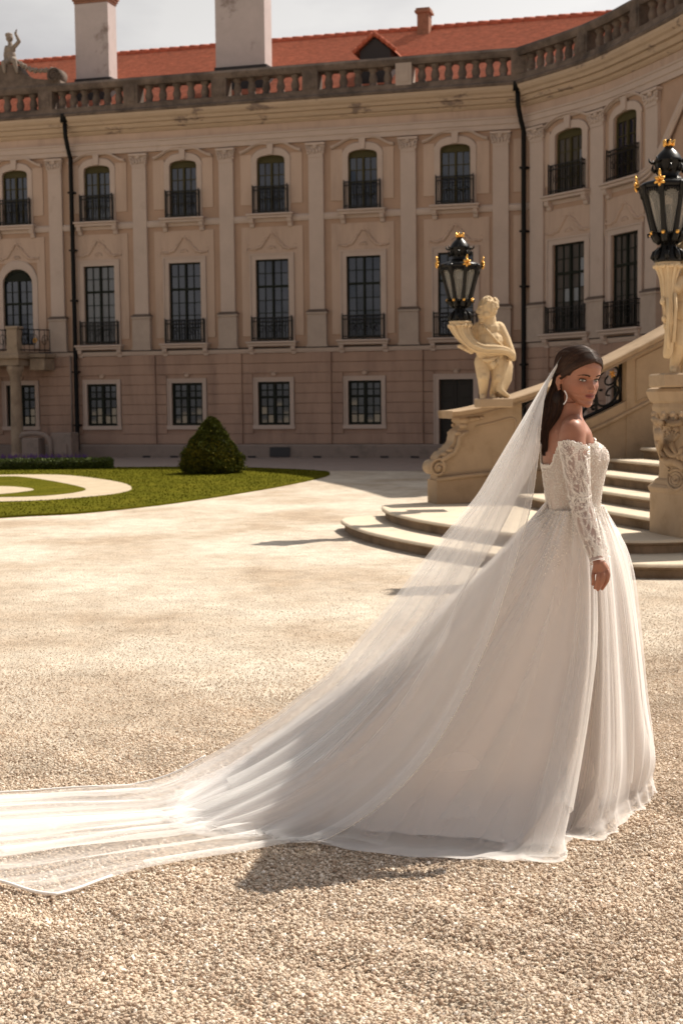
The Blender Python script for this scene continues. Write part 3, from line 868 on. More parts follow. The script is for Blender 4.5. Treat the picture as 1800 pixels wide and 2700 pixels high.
# ------------------------------------------------------------------ staircase
AX = Vector((.97, .243, 0)).normalized(); BX = Vector((AX.y, -AX.x, 0))      # up the flight / towards the near side
RIS = .135
stair = thing('staircase', 'sweeping honey limestone outdoor staircase with rounded bottom steps and scrolled parapet', 'staircase', (2.5, 15.5, 0))
def SP_(name, mb, m, T=None, par=None): return mb.build(name, M[m] if isinstance(m, str) else m, par or stair, T)
def step_obj(poly, n):
    """tread slab with rounded nosing over a set-back riser"""
    z1 = RIS * n; z0 = z1 - RIS
    c = Vector((sum(p[0] for p in poly) / len(poly), sum(p[1] for p in poly) / len(poly)))
    N_ = len(poly); V_ = [Vector(p) for p in poly]
    def inset(d):
        r_ = []
        for i in range(N_):
            a, b, e = V_[i - 1], V_[i], V_[(i + 1) % N_]
            d1, d2 = (b - a).normalized(), (e - b).normalized()
            nn = (Vector((-d1.y, d1.x)) + Vector((-d2.y, d2.x)))
            nn = nn.normalized() if nn.length > 1e-6 else Vector((-d1.y, d1.x))
            r_.append(b + nn * d)
        return r_
    mb = MB()
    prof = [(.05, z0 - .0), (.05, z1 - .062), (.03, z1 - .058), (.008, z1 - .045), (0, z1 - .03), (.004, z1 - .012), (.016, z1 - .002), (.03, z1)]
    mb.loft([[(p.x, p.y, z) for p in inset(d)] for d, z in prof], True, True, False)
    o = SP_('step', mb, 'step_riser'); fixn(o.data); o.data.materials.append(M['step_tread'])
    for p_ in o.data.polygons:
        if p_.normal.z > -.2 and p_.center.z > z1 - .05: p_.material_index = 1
    return o
def spl(P, n): return [tuple(p) for p in catmull([Vector((*p, 0)) for p in P], n)[:, :2]]
# the two great rounded steps (outlines counter-clockwise)
back_r = [(7.5, 19.6), (1.6, 18.35)]
e1 = spl([(.04, 17.62), (.0, 17.1), (.27, 15.75), (.86, 14.3), (1.65, 13.05), (2.55, 12.42), (3.4, 12.4), (4.3, 12.9), (5.2, 14.0)], 40)
e2 = spl([(.50, 17.75), (.50, 17.25), (.62, 16.4), (1.0, 15.25), (1.75, 13.85), (2.55, 13.2), (3.2, 13.2), (4.0, 13.7), (4.9, 14.6)], 40)
step_obj(e1 + [(7.0, 19.0), (1.4, 18.3), (.35, 17.9)], 1)
step_obj(e2 + [(7.0, 19.2), (1.4, 18.35), (.8, 18.05)], 2)
S3 = 6.37 - 0.0
for n in range(3, 14):
    s_ = 6.40 + .42 * (n - 3)
    # near end b = -(Y..) measured along BX ; slightly bowed front edge
    pts = []
    for b_ in np.linspace(-16.62, -11.9, 9):
        bow = -.10 * (1 - ((b_ + 14.2) / 2.5) ** 2) * (1 if n < 6 else .4)
        p = AX * (s_ + bow) + BX * b_
        pts.append((p.x, p.y))
    q1 = AX * (s_ + 2.2) + BX * -11.9; q0 = AX * (s_ + 2.2) + BX * -16.62
    poly = pts + [(q1.x, q1.y), (q0.x, q0.y)]
    step_obj(poly, n)

# ---- far parapet, drawn in its own plane (x along the flight, z up)
PW = Vector((1.36, 17.89, 0))
PT = Matrix(((AX.x, -BX.x, 0, PW.x), (AX.y, -BX.y, 0, PW.y), (0, 0, 1, 0), (0, 0, 0, 1)))   # y = away from camera
def on_wall(px, py):
    d = ray(px, py); nn = -BX
    t = (PW - CAMP).dot(nn) / d.dot(nn)
    q = CAMP + d * t
    return (q - PW).dot(AX), q.z
c5 = lambda x, y: on_wall(1100 + x / 3.92, 1000 + y / 3.92)
c568 = lambda x, y: on_wall(x * 1.14796, y * 1.14796)
cop = [c568(1050, 945), c568(1100, 936), c568(1172, 916), c568(1230, 897), c568(1310, 868), c568(1380, 838), c568(1440, 808), c568(1512, 770), c568(1580, 732)]
copl = [tuple(p) for p in catmull([(x, 0, z) for x, z in cop], 28)[:, [0, 2]]]
ext = [(copl[-1][0] + k * 1.0, copl[-1][1] + k * .38) for k in (1, 2, 3)]
copl = copl + ext
def poly_off(pl, dz): return [(x, z + dz) for x, z in pl]
body = [c5(432, 400), c5(440, 440), c5(462, 470), c5(440, 505), c5(402, 535), c5(385, 590), c5(372, 650), c5(335, 690), c5(300, 735), c5(250, 765), c5(215, 800), c5(205, 860), c5(210, 1000), c5(205, 1030)]
body = [tuple(p) for p in catmull([(x, 0, z) for x, z in body], 40)[:, [0, 2]]]
x_r0 = c5(1075, 300)[0]                        # where the first iron panel opens
# solid newel part
top = [p for p in copl if p[0] < x_r0 - .01]
zr0 = np.interp(x_r0, [p[0] for p in copl], [p[1] for p in copl])
nw = MB(); zb = .27
pl = body + [(body[-1][0], zb), (x_r0, zb + .08), (x_r0, zr0 - .085)] + [(x, z - .085) for x, z in reversed(top)]
nw.prism(pl, 0, .30); o = SP_('newel_wall', nw, 'stone_carve', PT); fixn(o.data)
pb = MB()
zc1 = c5(205, 1045)[1]
pb.prism([(c5(188, 1045)[0], zb), (x_r0 + .3, zb + .03), (x_r0 + .3, zc1 + .10), (c5(470, 960)[0], zc1 + .03), (c5(188, 1045)[0], zc1)], -.05, .34); o = SP_('newel_base', pb, 'stone', PT); fixn(o.data)
pb = MB(); pb.tube([(c5(185, 1040)[0], -.05, zc1 + .01), (c5(470, 960)[0], -.06, zc1 + .045), (x_r0 + .3, -.06, zc1 + .125)], .028, 8); SP_('base_moulding', pb, 'stone', PT)
# scroll at the foot, shell work under the coping, raised field
sc = MB(); x0_, z0_ = c5(222, 915)
sc.tube([(x0_ - .02, -.03, z0_), (x0_ - .02, .33, z0_)], .095, 18)
sc.tube([(x0_ - .02 + (.115 - .009 * a) * math.cos(a + 1.2), -.045, z0_ + (.115 - .009 * a) * math.sin(a + 1.2)) for a in np.linspace(0, 11, 44)], .018, 6)
sc.ell((x0_ - .02, -.05, z0_), (.035, .035, .035), 10, 6)
sc.tube([(*(lambda q: (q[0], -.035, q[1]))(c5(x, y)),) for x, y in ((255, 960), (268, 880), (240, 840), (300, 800), (370, 760), (410, 690), (425, 600), (470, 560), (520, 540))], [.03, .03, .035, .04, .035, .03, .03, .025, .015], 8)
for x, y, r_ in ((318, 735, .032), (405, 560, .03), (455, 480, .036), (265, 775, .034), (470, 425, .045), (540, 415, .035), (590, 408, .028), (640, 398, .022)):
    q = c5(x, y); sc.ell((q[0] + .02, -.01, q[1]), (r_ * 1.7, .04, r_), 12, 8)
    sc.ell((q[0] + .02, .30, q[1]), (r_ * 1.7, .03, r_), 8, 5)
SP_('scroll_carving', sc, 'stone_carve', PT)
fl = MB()
f1 = [c5(*p) for p in ((600, 490), (760, 455), (900, 415), (970, 400), (1005, 415), (1010, 470), (1000, 600), (960, 760), (900, 800))]
fl.tube([(x, -.004, z) for x, z in f1], .016, 6); SP_('field_moulding', fl, 'stone_carve', PT)
# coping
cp = MB()
def coping_ring(p, d):
    nx, nz = -d[1], d[0]
    sec = [(-.09, -.085), (-.07, -.06), (-.10, -.045), (-.11, -.0), (-.09, .012), (.47, .012), (.49, 0), (.48, -.045), (.45, -.06), (.47, -.085)]
    return [(p[0] + nx * b, a, p[1] + nz * b) for a, b in sec]
cl_ = [(copl[0][0] - .10, copl[0][1] - .004)] + copl
rings = []
for i, p in enumerate(cl_):
    a, b = cl_[max(i - 1, 0)], cl_[min(i + 1, len(cl_) - 1)]
    d = (b[0] - a[0], b[1] - a[1]); l = math.hypot(*d); rings.append(coping_ring(p, (d[0] / l, d[1] / l)))
cp.loft(rings, True, True, False); o = SP_('coping', cp, 'stone', PT); fixn(o.data)
# rail panels and piers beyond the newel
xi = [p[0] for p in copl]; zi = [p[1] for p in copl]
ct = lambda x: float(np.interp(x, xi, zi))
floor_z = lambda x: float(np.interp(x, [0, 1.3, 5.5, 9], [.27, .45, 2.0, 3.0]))
xe = c568(1441, 900)[0]
pw = MB()
zlow = lambda x: ct(x) - .64
def wall_piece(x0_, x1_, ztop_off, zbot, y0=.04, y1=.34, n=6):
    xs = np.linspace(x0_, x1_, n)
    up = [(x, ct(x) + ztop_off) for x in xs]
    lo = [(x, zbot(x)) for x in xs]
    pw.prism(lo + up[::-1], y0, y1)
wall_piece(x_r0 - .005, xe, -.64, lambda x: .05, .05, .33, 10)       # low wall under the iron panel
wall_piece(xe, xe + 1.4, -.085, lambda x: .05, .04, .34, 8)
wall_piece(xe + 2.2, xe + 5.0, -.085, lambda x: .05, .04, .34, 8)
wall_piece(xe + 1.4, xe + 2.2, -.64, lambda x: .05, .05, .33, 6)
o = SP_('parapet_wall', pw, 'stone', PT); fixn(o.data)
pm = MB()
def panel_frame(x0_, x1_, up, lo, r_=.012, y=.036):
    a = [(x0_, ct(x0_) + lo), (x0_, ct(x0_) + up), (x1_, ct(x1_) + up), (x1_, ct(x1_) + lo), (x0_, ct(x0_) + lo)]
    pm.tube([(x, y, z) for x, z in a], r_, 6)
panel_frame(xe + .13, xe + 1.25, -.17, -.72); SP_('panel_moulding', pm, 'stone', PT)
sk = MB(); xs = np.linspace(x_r0 + .35, xe + 4, 12)
sk.tube([(x, .03, ct(x) - .80) for x in xs], .03, 6); SP_('string_moulding', sk, 'stone', PT)
def iron_panel(x0_, x1_, name='railing_panel'):
    ir = MB(); y = .19; d = Vector((0, 0, 0))
    zt = lambda x: ct(x) - .085 - .015; zl = lambda x: ct(x) - .62
    P3 = lambda x, f: Vector((x, y, zl(x) + (zt(x) - zl(x)) * f))
    _tb = ir.tube
    def smooth_tube(pts, r_, n=6):
        if len(pts) < 4: return _tb(pts, r_, n)
        m_ = len(pts) * 5; rr_ = r_ if not hasattr(r_, '__len__') else list(np.interp(np.linspace(0, len(pts) - 1, m_), range(len(pts)), r_))
        return _tb([tuple(q) for q in catmull(pts, m_)], rr_, n)
    ir.tube = smooth_tube
    n = 14; xs = np.linspace(x0_ + .02, x1_ - .02, n)
    ir.tube([P3(x, .0) for x in xs], .028, 6); ir.tube([P3(x, 1.0) for x in xs], .024, 6)
    for x in (x0_ + .02, x1_ - .02): ir.tube([P3(x, -.02), P3(x, 1.02)], .024, 6)
    ir.tube([P3(x1_ - .02, .5) + Vector((-.03, 0, 0)), P3(x1_ - .02, .5) + Vector((.04, 0, 0))], .02, 6)
    w_ = x1_ - x0_; k = max(1, round(w_ / .62)); m_ = w_ / k
    for j in range(k):
        xa = x0_ + j * m_
        U = lambda u, f: P3(xa + u * m_, f)
        ir.tube([U(.52, .02), U(.50, .3), U(.52, .62), U(.56, .85), U(.68, .95), U(.84, .93), U(.93, .78), U(.90, .60), U(.80, .52), U(.70, .58), U(.68, .70), U(.74, .77)], [.022, .02, .019, .018, .018, .017, .016, .015, .014, .013, .012, .012], 6)
        ir.tube([U(.52, .38), U(.54, .2), U(.64, .08), U(.78, .06), U(.90, .16), U(.93, .32), U(.86, .44), U(.74, .42), U(.70, .32), U(.77, .26)], [.018, .018, .017, .017, .016, .015, .014, .013, .012, .012], 6)
        ir.tube([U(.50, .5), U(.44, .75), U(.32, .92), U(.18, .9), U(.10, .76), U(.14, .6), U(.24, .56), U(.29, .66)], [.02, .019, .018, .017, .016, .015, .014, .012], 6)
        ir.tube([U(.46, .5), U(.36, .3), U(.22, .12), U(.06, .04)], [.02, .02, .018, .016], 6)
        ir.tube([U(.34, .28), U(.42, .2), U(.50, .24), U(.46, .33)], [.016, .018, .014, .012], 6)
        ir.tube([U(.12, .4), U(.06, .28), U(.14, .2), U(.22, .28), U(.18, .38)], .013, 6)
        ir.tube([U(.52, .02), U(.52, .98)], .012, 5)
        for u, f in ((.40, .62), (.60, .5), (.45, .12), (.3, .2)): ir.ell(U(u, f), (.03, .022, .02), 8, 5)
    o_ = SP_(name, ir, 'iron', PT)
    for j in range(k):
        fm = MB(); c = P3(x0_ + (j + .80) * m_, .78) + Vector((0, -.03, 0))
        for q in range(6):
            a = q * math.pi / 3 + .3
            e = c + Vector((.055 * math.cos(a), -.01, .055 * math.sin(a)))
            fm.tube([c, c.lerp(e, .6), e], [.008, .022, .006], 6, flat=.5)
        fm.ell(c + Vector((0, -.012, 0)), .014, 8, 5)
        fm.build('gilt_flower', M['gold'], o_, PT)
    return o_
iron_panel(x_r0, xe)
iron_panel(xe + 1.4, xe + 2.2)
# near parapet beyond the right pedestal
NPc = Vector((3.54, 13.66, 0))
NT = Matrix(((AX.x, -BX.x, 0, NPc.x), (AX.y, -BX.y, 0, NPc.y), (0, 0, 1, 0), (0, 0, 0, 1)))
npw = MB(); npw.prism([(.3, .1), (5, 1.6), (5, 3.3), (.3, 1.45)], -.17, .17, NT); npw.prism([(.3, 1.45), (5, 3.3), (5, 3.39), (.3, 1.54)], -.26, .26, NT)
o = SP_('parapet_wall', npw, 'stone'); fixn(o.data)

# ---- right pedestal
def rrect(h, c, n=4, hx=None):
    """rounded square outline"""
    hx = hx or h; r_ = []
    for q in range(4):
        cx, cy = ((hx - c, h - c), (-hx + c, h - c), (-hx + c, -h + c), (hx - c, -h + c))[q]
        for k in range(n + 1):
            a = q * math.pi / 2 + math.pi / 2 * k / n
            r_.append((cx + c * math.cos(a), cy + c * math.sin(a)))
    return r_
ped = MB(); zb = .27
sec = [(.46, .0), (.46, .40), (.47, .42), (.475, .45), (.455, .475), (.44, .48), (.425, .52), (.40, .54), (.395, .60), (.395, 1.12), (.41, 1.15)]
ped.loft([[(x, y, zb + z) for x, y in rrect(h, .16)] for h, z in sec], True, True, False, T=NT)
o_ped = SP_('pedestal', ped, 'stone_carve'); fixn(o_ped.data)
pc_ = MB()
sec = [(.40, 1.15), (.43, 1.17), (.44, 1.22), (.43, 1.26), (.455, 1.28), (.475, 1.34), (.485, 1.37), (.47, 1.40), (.44, 1.41)]
pc_.loft([[(x, y, zb + z) for x, y in rrect(h, .12)] for h, z in sec], True, True, False, T=NT); o = SP_('pedestal_cap', pc_, 'stone_carve'); fixn(o.data)
cv = MB(); F_ = -.40
def lf(pts, r_, n=8): cv.tube([(x, F_ - dy, zb + z) for x, dy, z in pts], r_, n, T=NT)
for sx in (-1, 1):
    S_ = lambda P: [(sx * x, dy, z) for x, dy, z in P]
    lf(S_(catmull([(.33, .02, 1.14), (.31, .03, 1.0), (.28, .03, .9), (.18, .04, .80), (.03, .045, .77)], 16)), .045)
    lf(S_(catmull([(.37, .01, 1.12), (.35, .01, .95), (.31, .01, .84), (.2, .01, .72), (.12, .01, .70)], 14)), .014)
    lf(S_([((.13 - .009 * a) * math.cos(a + 1.6) + .10, .04, .635 + (.13 - .009 * a) * math.sin(a + 1.6)) for a in np.linspace(0, 12, 46)]), .026, 6)
    lf(S_([(.36, .03, 1.16), (.30, .04, 1.20), (.18, .05, 1.13), (.08, .05, 1.18), (0, .05, 1.22)]), .03)
    cv.ell((sx * .10, F_ - .03, zb + .635), (.05, .05, .05), 10, 6, T=NT)
    cv.ell((sx * .36, F_ - .03, zb + 1.19), (.06, .06, .06), 10, 6, T=NT)
for k in range(7):                              # shell and leaf in the middle
    a = math.pi * (k + .5) / 7
    lf([(0, .02, .98), (.13 * math.cos(a), .05, .98 + .13 * math.sin(a))], [.02, .03], 6)
    lf([(0, .04, 1.14), (.09 * math.cos(a), .06, 1.14 + .08 * math.sin(a))], [.012, .024], 6)
PB = BVHTree.FromPolygons([tuple(v.co) for v in o_ped.data.vertices], [tuple(p.vertices) for p in o_ped.data.polygons])
def pp(x, y, lift=.004):                        # carving drawn on the face seen from the courtyard
    d = ray(1600 + x / 3.92, 950 + y / 3.92).normalized(); h = PB.ray_cast(CAMP, d, 40)
    return h[0] + h[1] * lift if h[0] is not None else CAMP + d * 13.4
def carve(pts, r_, n=8):
    c = catmull([pp(*q) for q in pts], 5 * len(pts))
    rr_ = r_ if not hasattr(r_, '__len__') else list(np.interp(np.linspace(0, len(pts) - 1, len(c)), range(len(pts)), r_))
    cv.tube([tuple(q) for q in c], rr_, n)
carve([(505, 650), (515, 720), (530, 800), (550, 900), (585, 990), (640, 1050), (700, 1050), (760, 1080), (800, 1130)], [.03, .04, .042, .042, .042, .045, .045, .04, .035])
carve([(490, 700), (500, 800), (520, 920), (560, 1020), (620, 1100), (650, 1130)], .012)
for r0 in (92, 62, 34):
    carve([(715 + r0 * .95 * math.cos(t), 1235 + r0 * 1.15 * math.sin(t)) for t in np.linspace(-2.4, 3.6, 14)], .017 if r0 > 40 else .02, 6)
carve([(640, 1140), (628, 1200), (630, 1290)], .012)
cv.ell(pp(715, 1235), (.03, .03, .035), 10, 6)
carve([(590, 790), (600, 860), (640, 950), (700, 985), (760, 960)], [.02, .032, .036, .03, .02])
for k in range(6):
    a_ = -2.9 + k * .42
    carve([(690, 830), (690 + 45 * math.cos(a_), 830 + 55 * math.sin(a_)), (690 + 85 * math.cos(a_), 830 + 100 * math.sin(a_))], [.014, .026, .02], 6)
carve([(680, 860), (700, 920), (740, 985)], [.03, .03, .016])
for k in range(7):
    cv.ell(pp(478 + 48 * k, 555 + (14 if k % 2 else 0)), (.026, .022, .042 if k % 2 else .026), 9, 6)
carve([(470, 600), (520, 640), (580, 650), (640, 640), (700, 655), (780, 640)], [.025, .035, .03, .03, .035, .03])
for x, y, r_ in ((770, 940, .035), (745, 1000, .03), (790, 1000, .035), (560, 700, .022), (640, 735, .03), (600, 760, .026), (730, 720, .03), (660, 700, .024)): cv.ell(pp(x, y), (r_, r_, r_ * 1.2), 9, 6)
SP_('pedestal_carving', cv, 'stone_carve')

# ------------------------------------------------------------------ statues
M['statue'] = mat('statue_limestone', (.60, .46, .285), .85, var=.10, vscale=9, bump=.003, bscale=60, dark=(.40, .28, .17), dscale=4.0, dthr=(.56, .8))
def frame3(o, xr, zv):
    """matrix with columns x to the right, y away, z up"""
    xr = xr.normalized(); yv = Vector((0, 0, 1)).cross(xr)
    return Matrix(((xr.x, yv.x, 0, o.x), (xr.y, yv.y, 0, o.y), (0, 0, 1, o.z), (0, 0, 0, 1)))
# statue on the newel. unit: local metres, origin at the plinth foot centre, x right, y away, z up
D1 = 17.35
o1 = at(1300, 1060, D1)
ZB1 = o1.z
T1 = frame3(Vector((o1.x, o1.y, ZB1)), Vector((1, .08, 0)), 0)
U1 = D1 / FPX / 4.703                          # metres per unit of the enlarged drawing
def d1(x, y, dy=0.0): return ((x - 940) * U1, dy, (2163 - y) * U1)
st1 = thing('cherub_statue', 'honey stone cherub standing with a curved horn of plenty under the smaller lamp', 'statue', tuple(T1.translation), 'cherub statues on the staircase')
b = MB(); R_ = lambda k: k * U1
def capd(p, q, r0, r1): b.cap(d1(*p), d1(*q), R_(r0 * 1.16), R_(r1 * 1.16))
b.ell(d1(868, 1015), (R_(126), R_(134), R_(142)))                      # head turned to the left
b.ell(d1(815, 1085, -.02), (R_(72), R_(80), R_(75)))                   # cheeks and chin
b.ell(d1(790, 1060, -.05), (R_(50), R_(45), R_(50))); b.ell(d1(738, 1050, -.035), (R_(26), R_(24), R_(30))); b.ell(d1(752, 1020, -.035), (R_(16), R_(16), R_(40))); b.ell(d1(758, 1105, -.04), (R_(26), R_(36), R_(13))); b.ell(d1(764, 1128, -.04), (R_(24), R_(32), R_(12))); b.ell(d1(775, 990, -.06), (R_(28), R_(40), R_(16))); b.ell(d1(790, 1165, -.03), (R_(40), R_(44), R_(30))); b.ell(d1(845, 1090, -.10), (R_(52), R_(34), R_(46)))
b.ell(d1(905, 1045, -.135), (R_(22), R_(16), R_(40)))
for k in range(46):
    a = rnd.uniform(0, 6.28); h = rnd.uniform(-.25, 1)
    x = 890 + 118 * math.cos(a) * math.sqrt(max(0, 1 - h * h)); yv = math.sin(a) * math.sqrt(max(0, 1 - h * h)) * R_(125)
    if x < 800 and h < .55: continue
    b.ell(d1(x, 1010 - 130 * h, yv), R_(rnd.uniform(22, 36)), 8, 6)
capd((885, 1120, .01), (885, 1210, .02), 75, 85)
b.ell(d1(890, 1290, .02), (R_(172), R_(118), R_(140))); b.ell(d1(900, 1420, -.01), (R_(165), R_(132), R_(150))); b.ell(d1(895, 1540, -.03), (R_(182), R_(155), R_(150))); b.ell(d1(900, 1650, .01), (R_(190), R_(150), R_(125)))
b.ell(d1(800, 1400, -.085), (R_(26), R_(16), R_(20)));
capd((1010, 1255, .03), (1095, 1410, .03), 72, 62); capd((1095, 1410, .03), (1165, 1580, -.03), 62, 42); b.ell(d1(1160, 1620, -.06), (R_(44), R_(40), R_(46)))
for k in range(4): capd((1180 - 14 * k, 1625, -.085 + .012 * k), (1150 - 14 * k, 1655, -.10 + .012 * k), 14, 11)
capd((770, 1250, .05), (690, 1370, .08), 66, 56); capd((690, 1370, .08), (640, 1300, .02), 54, 42); b.ell(d1(622, 1270, 0), (R_(42), R_(40), R_(48)))
capd((800, 1670, -.02), (800, 1860, -.08), 88, 68); capd((800, 1870, -.08), (812, 2060, .0), 64, 42); capd((812, 2085, .0), (785, 2112, -.11), 38, 30)
capd((1000, 1670, .0), (985, 1870, -.04), 88, 68); capd((985, 1880, -.04), (950, 2060, .05), 64, 42); capd((950, 2085, .05), (930, 2114, -.07), 38, 30)
b.ell(d1(800, 1860, -.145), (R_(48), R_(26), R_(48))); b.ell(d1(985, 1872, -.105), (R_(48), R_(26), R_(48)))
remesh(b, 'body', .006, M['statue'], 2, .5, st1, T1)
dr = MB()
dr.tube([d1(x, y, z) for x, y, z in ((780, 1640, -.14), (840, 1655, -.155), (900, 1640, -.16), (960, 1610, -.15))], [R_(18), R_(26), R_(26), R_(18)], 8)
dr.tube([d1(x, y, z) for x, y, z in ((900, 1650, -.15), (905, 1700, -.16), (910, 1760, -.14))], [R_(20), R_(44), R_(14)], 8)
dr.tube([d1(x, y, z) for x, y, z in ((915, 1650, -.15), (955, 1690, -.155), (975, 1600, -.14))], [R_(20), R_(36), R_(14)], 8)
for k in range(5):
    dr.tube([d1(x, y, z) for x, y, z in ((1120 - 10 * k, 1600, .05 - .02 * k), (1150 - 22 * k, 1720, .06 - .03 * k), (1130 - 26 * k, 1880, .05 - .03 * k), (1070 - 20 * k, 2010, .03 - .03 * k), (1010 + 25 * k, 2105, .02 - .03 * k))], [R_(30), R_(46), R_(50), R_(44), R_(30)], 8)
dr.tube([d1(x, y, z) for x, y, z in ((790, 1215, -.02), (815, 1250, -.10), (870, 1320, -.135), (950, 1410, -.135), (1010, 1460, -.12), (1060, 1500, -.06))], R_(13), 6)
dr.build('drapery', M['statue'], st1, T1)
cn = MB()
pts = catmull([d1(1185, 1650, -.06), d1(1150, 1590, -.10), d1(1060, 1540, -.15), d1(930, 1525, -.19), d1(790, 1520, -.19), d1(660, 1470, -.16), d1(570, 1370, -.11), d1(530, 1280, -.07), d1(520, 1215, -.05)], 34)
rr = np.interp(np.linspace(0, 1, 34), [0, .1, .3, .55, .75, .9, 1], [R_(22), R_(40), R_(48), R_(58), R_(78), R_(110), R_(138)])
cn.tube([tuple(p) for p in pts], list(rr), 16)
for q in range(8):                                                     # ribs of the horn
    a = q * math.pi / 4
    off = []
    for i in range(34):
        d = Vector(pts[min(i + 1, 33)]) - Vector(pts[max(i - 1, 0)]); d.normalize()
        e = d.cross(Vector((0, 1, 0))).normalized(); g_ = Vector((0, 1, 0))
        off.append(Vector(pts[i]) + (e * math.cos(a) + g_ * math.sin(a)) * rr[i])
    cn.tube(off, [r_ * .16 for r_ in rr], 5)
for q in range(10):
    a = q * 2 * math.pi / 10
    cn.ell((d1(520, 1205)[0] + R_(120) * math.cos(a), -.05 + R_(115) * math.sin(a), d1(520, 1225)[2]), (R_(38), R_(38), R_(26)), 8, 5)
cn.tube([d1(520, 1205, -.05), d1(520, 1172, -.05)], [R_(130), R_(140)], 18)
for k in range(5): cn.ell(d1(500 + 35 * k, 1480 + 18 * k, -.14), (R_(34), R_(26), R_(24)), 8, 5)
cn.build('horn_of_plenty', M['statue'], st1, T1)
MB().box((-.20, -.20, -.065), (.20, .20, .045), bev=.012).build('plinth', M['stone_carve'], st1, T1)

# statue on the right pedestal
D2 = 13.45
U2 = D2 / FPX / 5.227
oc = at(1813, 1022, D2); T2 = frame3(Vector((oc.x, oc.y, zb + 1.41)), Vector((1, .05, 0)), 0)
c2p = lambda x, y: at(1600 + x / 5.227, 550 + y / 5.227, D2)
def d2(x, y, dy=0.0):
    q = c2p(x, y); return (q.x - T2.translation.x, dy, q.z - T2.translation.z)
st2 = thing('cherub_statue', 'larger honey stone cherub at the right edge holding an upright horn of plenty', 'statue', tuple(T2.translation), 'cherub statues on the staircase')
b = MB(); R2 = lambda k: k * U2
def cp2(p, q, r0, r1): b.cap(d2(*p), d2(*q), R2(r0), R2(r1))
b.ell(d2(1115, 620, .0), (R2(165), R2(170), R2(185))); b.ell(d2(1060, 760, -.05), (R2(95), R2(110), R2(95)))
b.ell(d2(985, 690, -.04), (R2(26), R2(30), R2(40))); b.ell(d2(1015, 790, -.05), (R2(36), R2(44), R2(22)))
for k in range(50):
    a = rnd.uniform(0, 6.28); h = rnd.uniform(-.3, 1); q = math.sqrt(max(0, 1 - h * h))
    x = 1135 + 165 * math.cos(a) * q
    if x < 1040 and h < .5: continue
    b.ell(d2(x, 620 - 180 * h, math.sin(a) * q * R2(165)), R2(rnd.uniform(30, 48)), 8, 6)
cp2((1120, 800, .01), (1130, 920, .02), 100, 120)
b.ell(d2(1135, 1040, .02), (R2(220), R2(150), R2(180))); b.ell(d2(1110, 1240, -.01), (R2(235), R2(180), R2(205))); b.ell(d2(1095, 1420, -.03), (R2(252), R2(215), R2(205))); b.ell(d2(1100, 1570, .0), (R2(262), R2(215), R2(165)))
cp2((975, 1010, -.02), (900, 1110, -.10), 95, 80); cp2((900, 1110, -.10), (800, 1085, -.12), 78, 58); b.ell(d2(760, 1075, -.11), (R2(60), R2(52), R2(56)))
for k in range(4): cp2((760 - 10 * k, 1040 + 24 * k, -.13), (720, 1050 + 24 * k, -.10), 18, 15)
cp2((1290, 1010, .0), (1370, 1250, .0), 95, 80); cp2((1370, 1250, 0), (1330, 1440, -.06), 78, 58)
cp2((975, 1600, -.02), (955, 1860, -.07), 150, 115); cp2((955, 1860, -.07), (915, 2170, .0), 105, 62); cp2((910, 2200, .0), (860, 2245, -.10), 56, 42)
cp2((1180, 1600, -.01), (1110, 1900, -.06), 150, 115); cp2((1110, 1900, -.06), (1070, 2190, .02), 105, 62); cp2((1070, 2215, .02), (1020, 2250, -.10), 56, 42)
for k in range(5): cp2((985 + 22 * k, 2262, -.125), (975 + 22 * k, 2268, -.15), 15, 12)
remesh(b, 'body', .007, M['statue'], 2, .5, st2, T2)
cn = MB()
pts = catmull([d2(775, 2060, -.10), d2(785, 1950, -.12), d2(795, 1750, -.13), d2(795, 1500, -.13), d2(785, 1250, -.12), d2(790, 1050, -.10), d2(800, 900, -.08), d2(800, 790, -.07)], 34)
rr = np.interp(np.linspace(0, 1, 34), [0, .08, .3, .55, .75, .9, 1], [R2(48), R2(66), R2(64), R2(80), R2(100), R2(140), R2(178)])
cn.tube([tuple(p) for p in pts], list(rr), 18)
for q in range(10):
    a = q * math.pi / 5
    off = [Vector(pts[i]) + Vector((math.cos(a), math.sin(a), 0)) * rr[i] for i in range(12, 34)]
    cn.tube(off, [r_ * .17 for r_ in rr[12:]], 5)
    cn.ell(Vector(pts[-1]) + Vector((math.cos(a + .3) * R2(165), math.sin(a + .3) * R2(165), -.012)), (R2(42), R2(42), R2(34)), 8, 5)
cn.tube([d2(800, 800, -.07), d2(800, 750, -.07)], [R2(165), R2(172)], 20)
for x, y, r_ in ((700, 1300, 44), (720, 1530, 40), (770, 1560, 46), (700, 1270, 34), (800, 1260, 40), (740, 1640, 34)): cn.ell(d2(x, y, -.15), (R2(r_), R2(r_), R2(r_ * 1.2)), 9, 6)
cn.tube([d2(x, y, -.19) for x, y in ((740, 1250), (750, 1500), (740, 1750), (760, 1950))], R2(22), 6)
cn.tube([d2(x, y, -.18) for x, y in ((850, 1180), (860, 1400), (845, 1650), (830, 1850))], R2(26), 6)
cn.build('horn_of_plenty', M['statue'], st2, T2)
dr = MB()
for k in range(5): dr.tube([d2(x, y, z) for x, y, z in ((1010 + 50 * k, 1030 + 10 * k, -.16), (1060 + 40 * k, 1200, -.19), (1120 + 40 * k, 1420, -.2), (1230 + 30 * k, 1600, -.15))], [R2(22), R2(34), R2(40), R2(30)], 8)
dr.build('drapery', M['statue'], st2, T2)
MB().box((-.30, -.26, .0), (.30, .28, .13), bev=.015).build('plinth', M['stone_carve'], st2, T2)

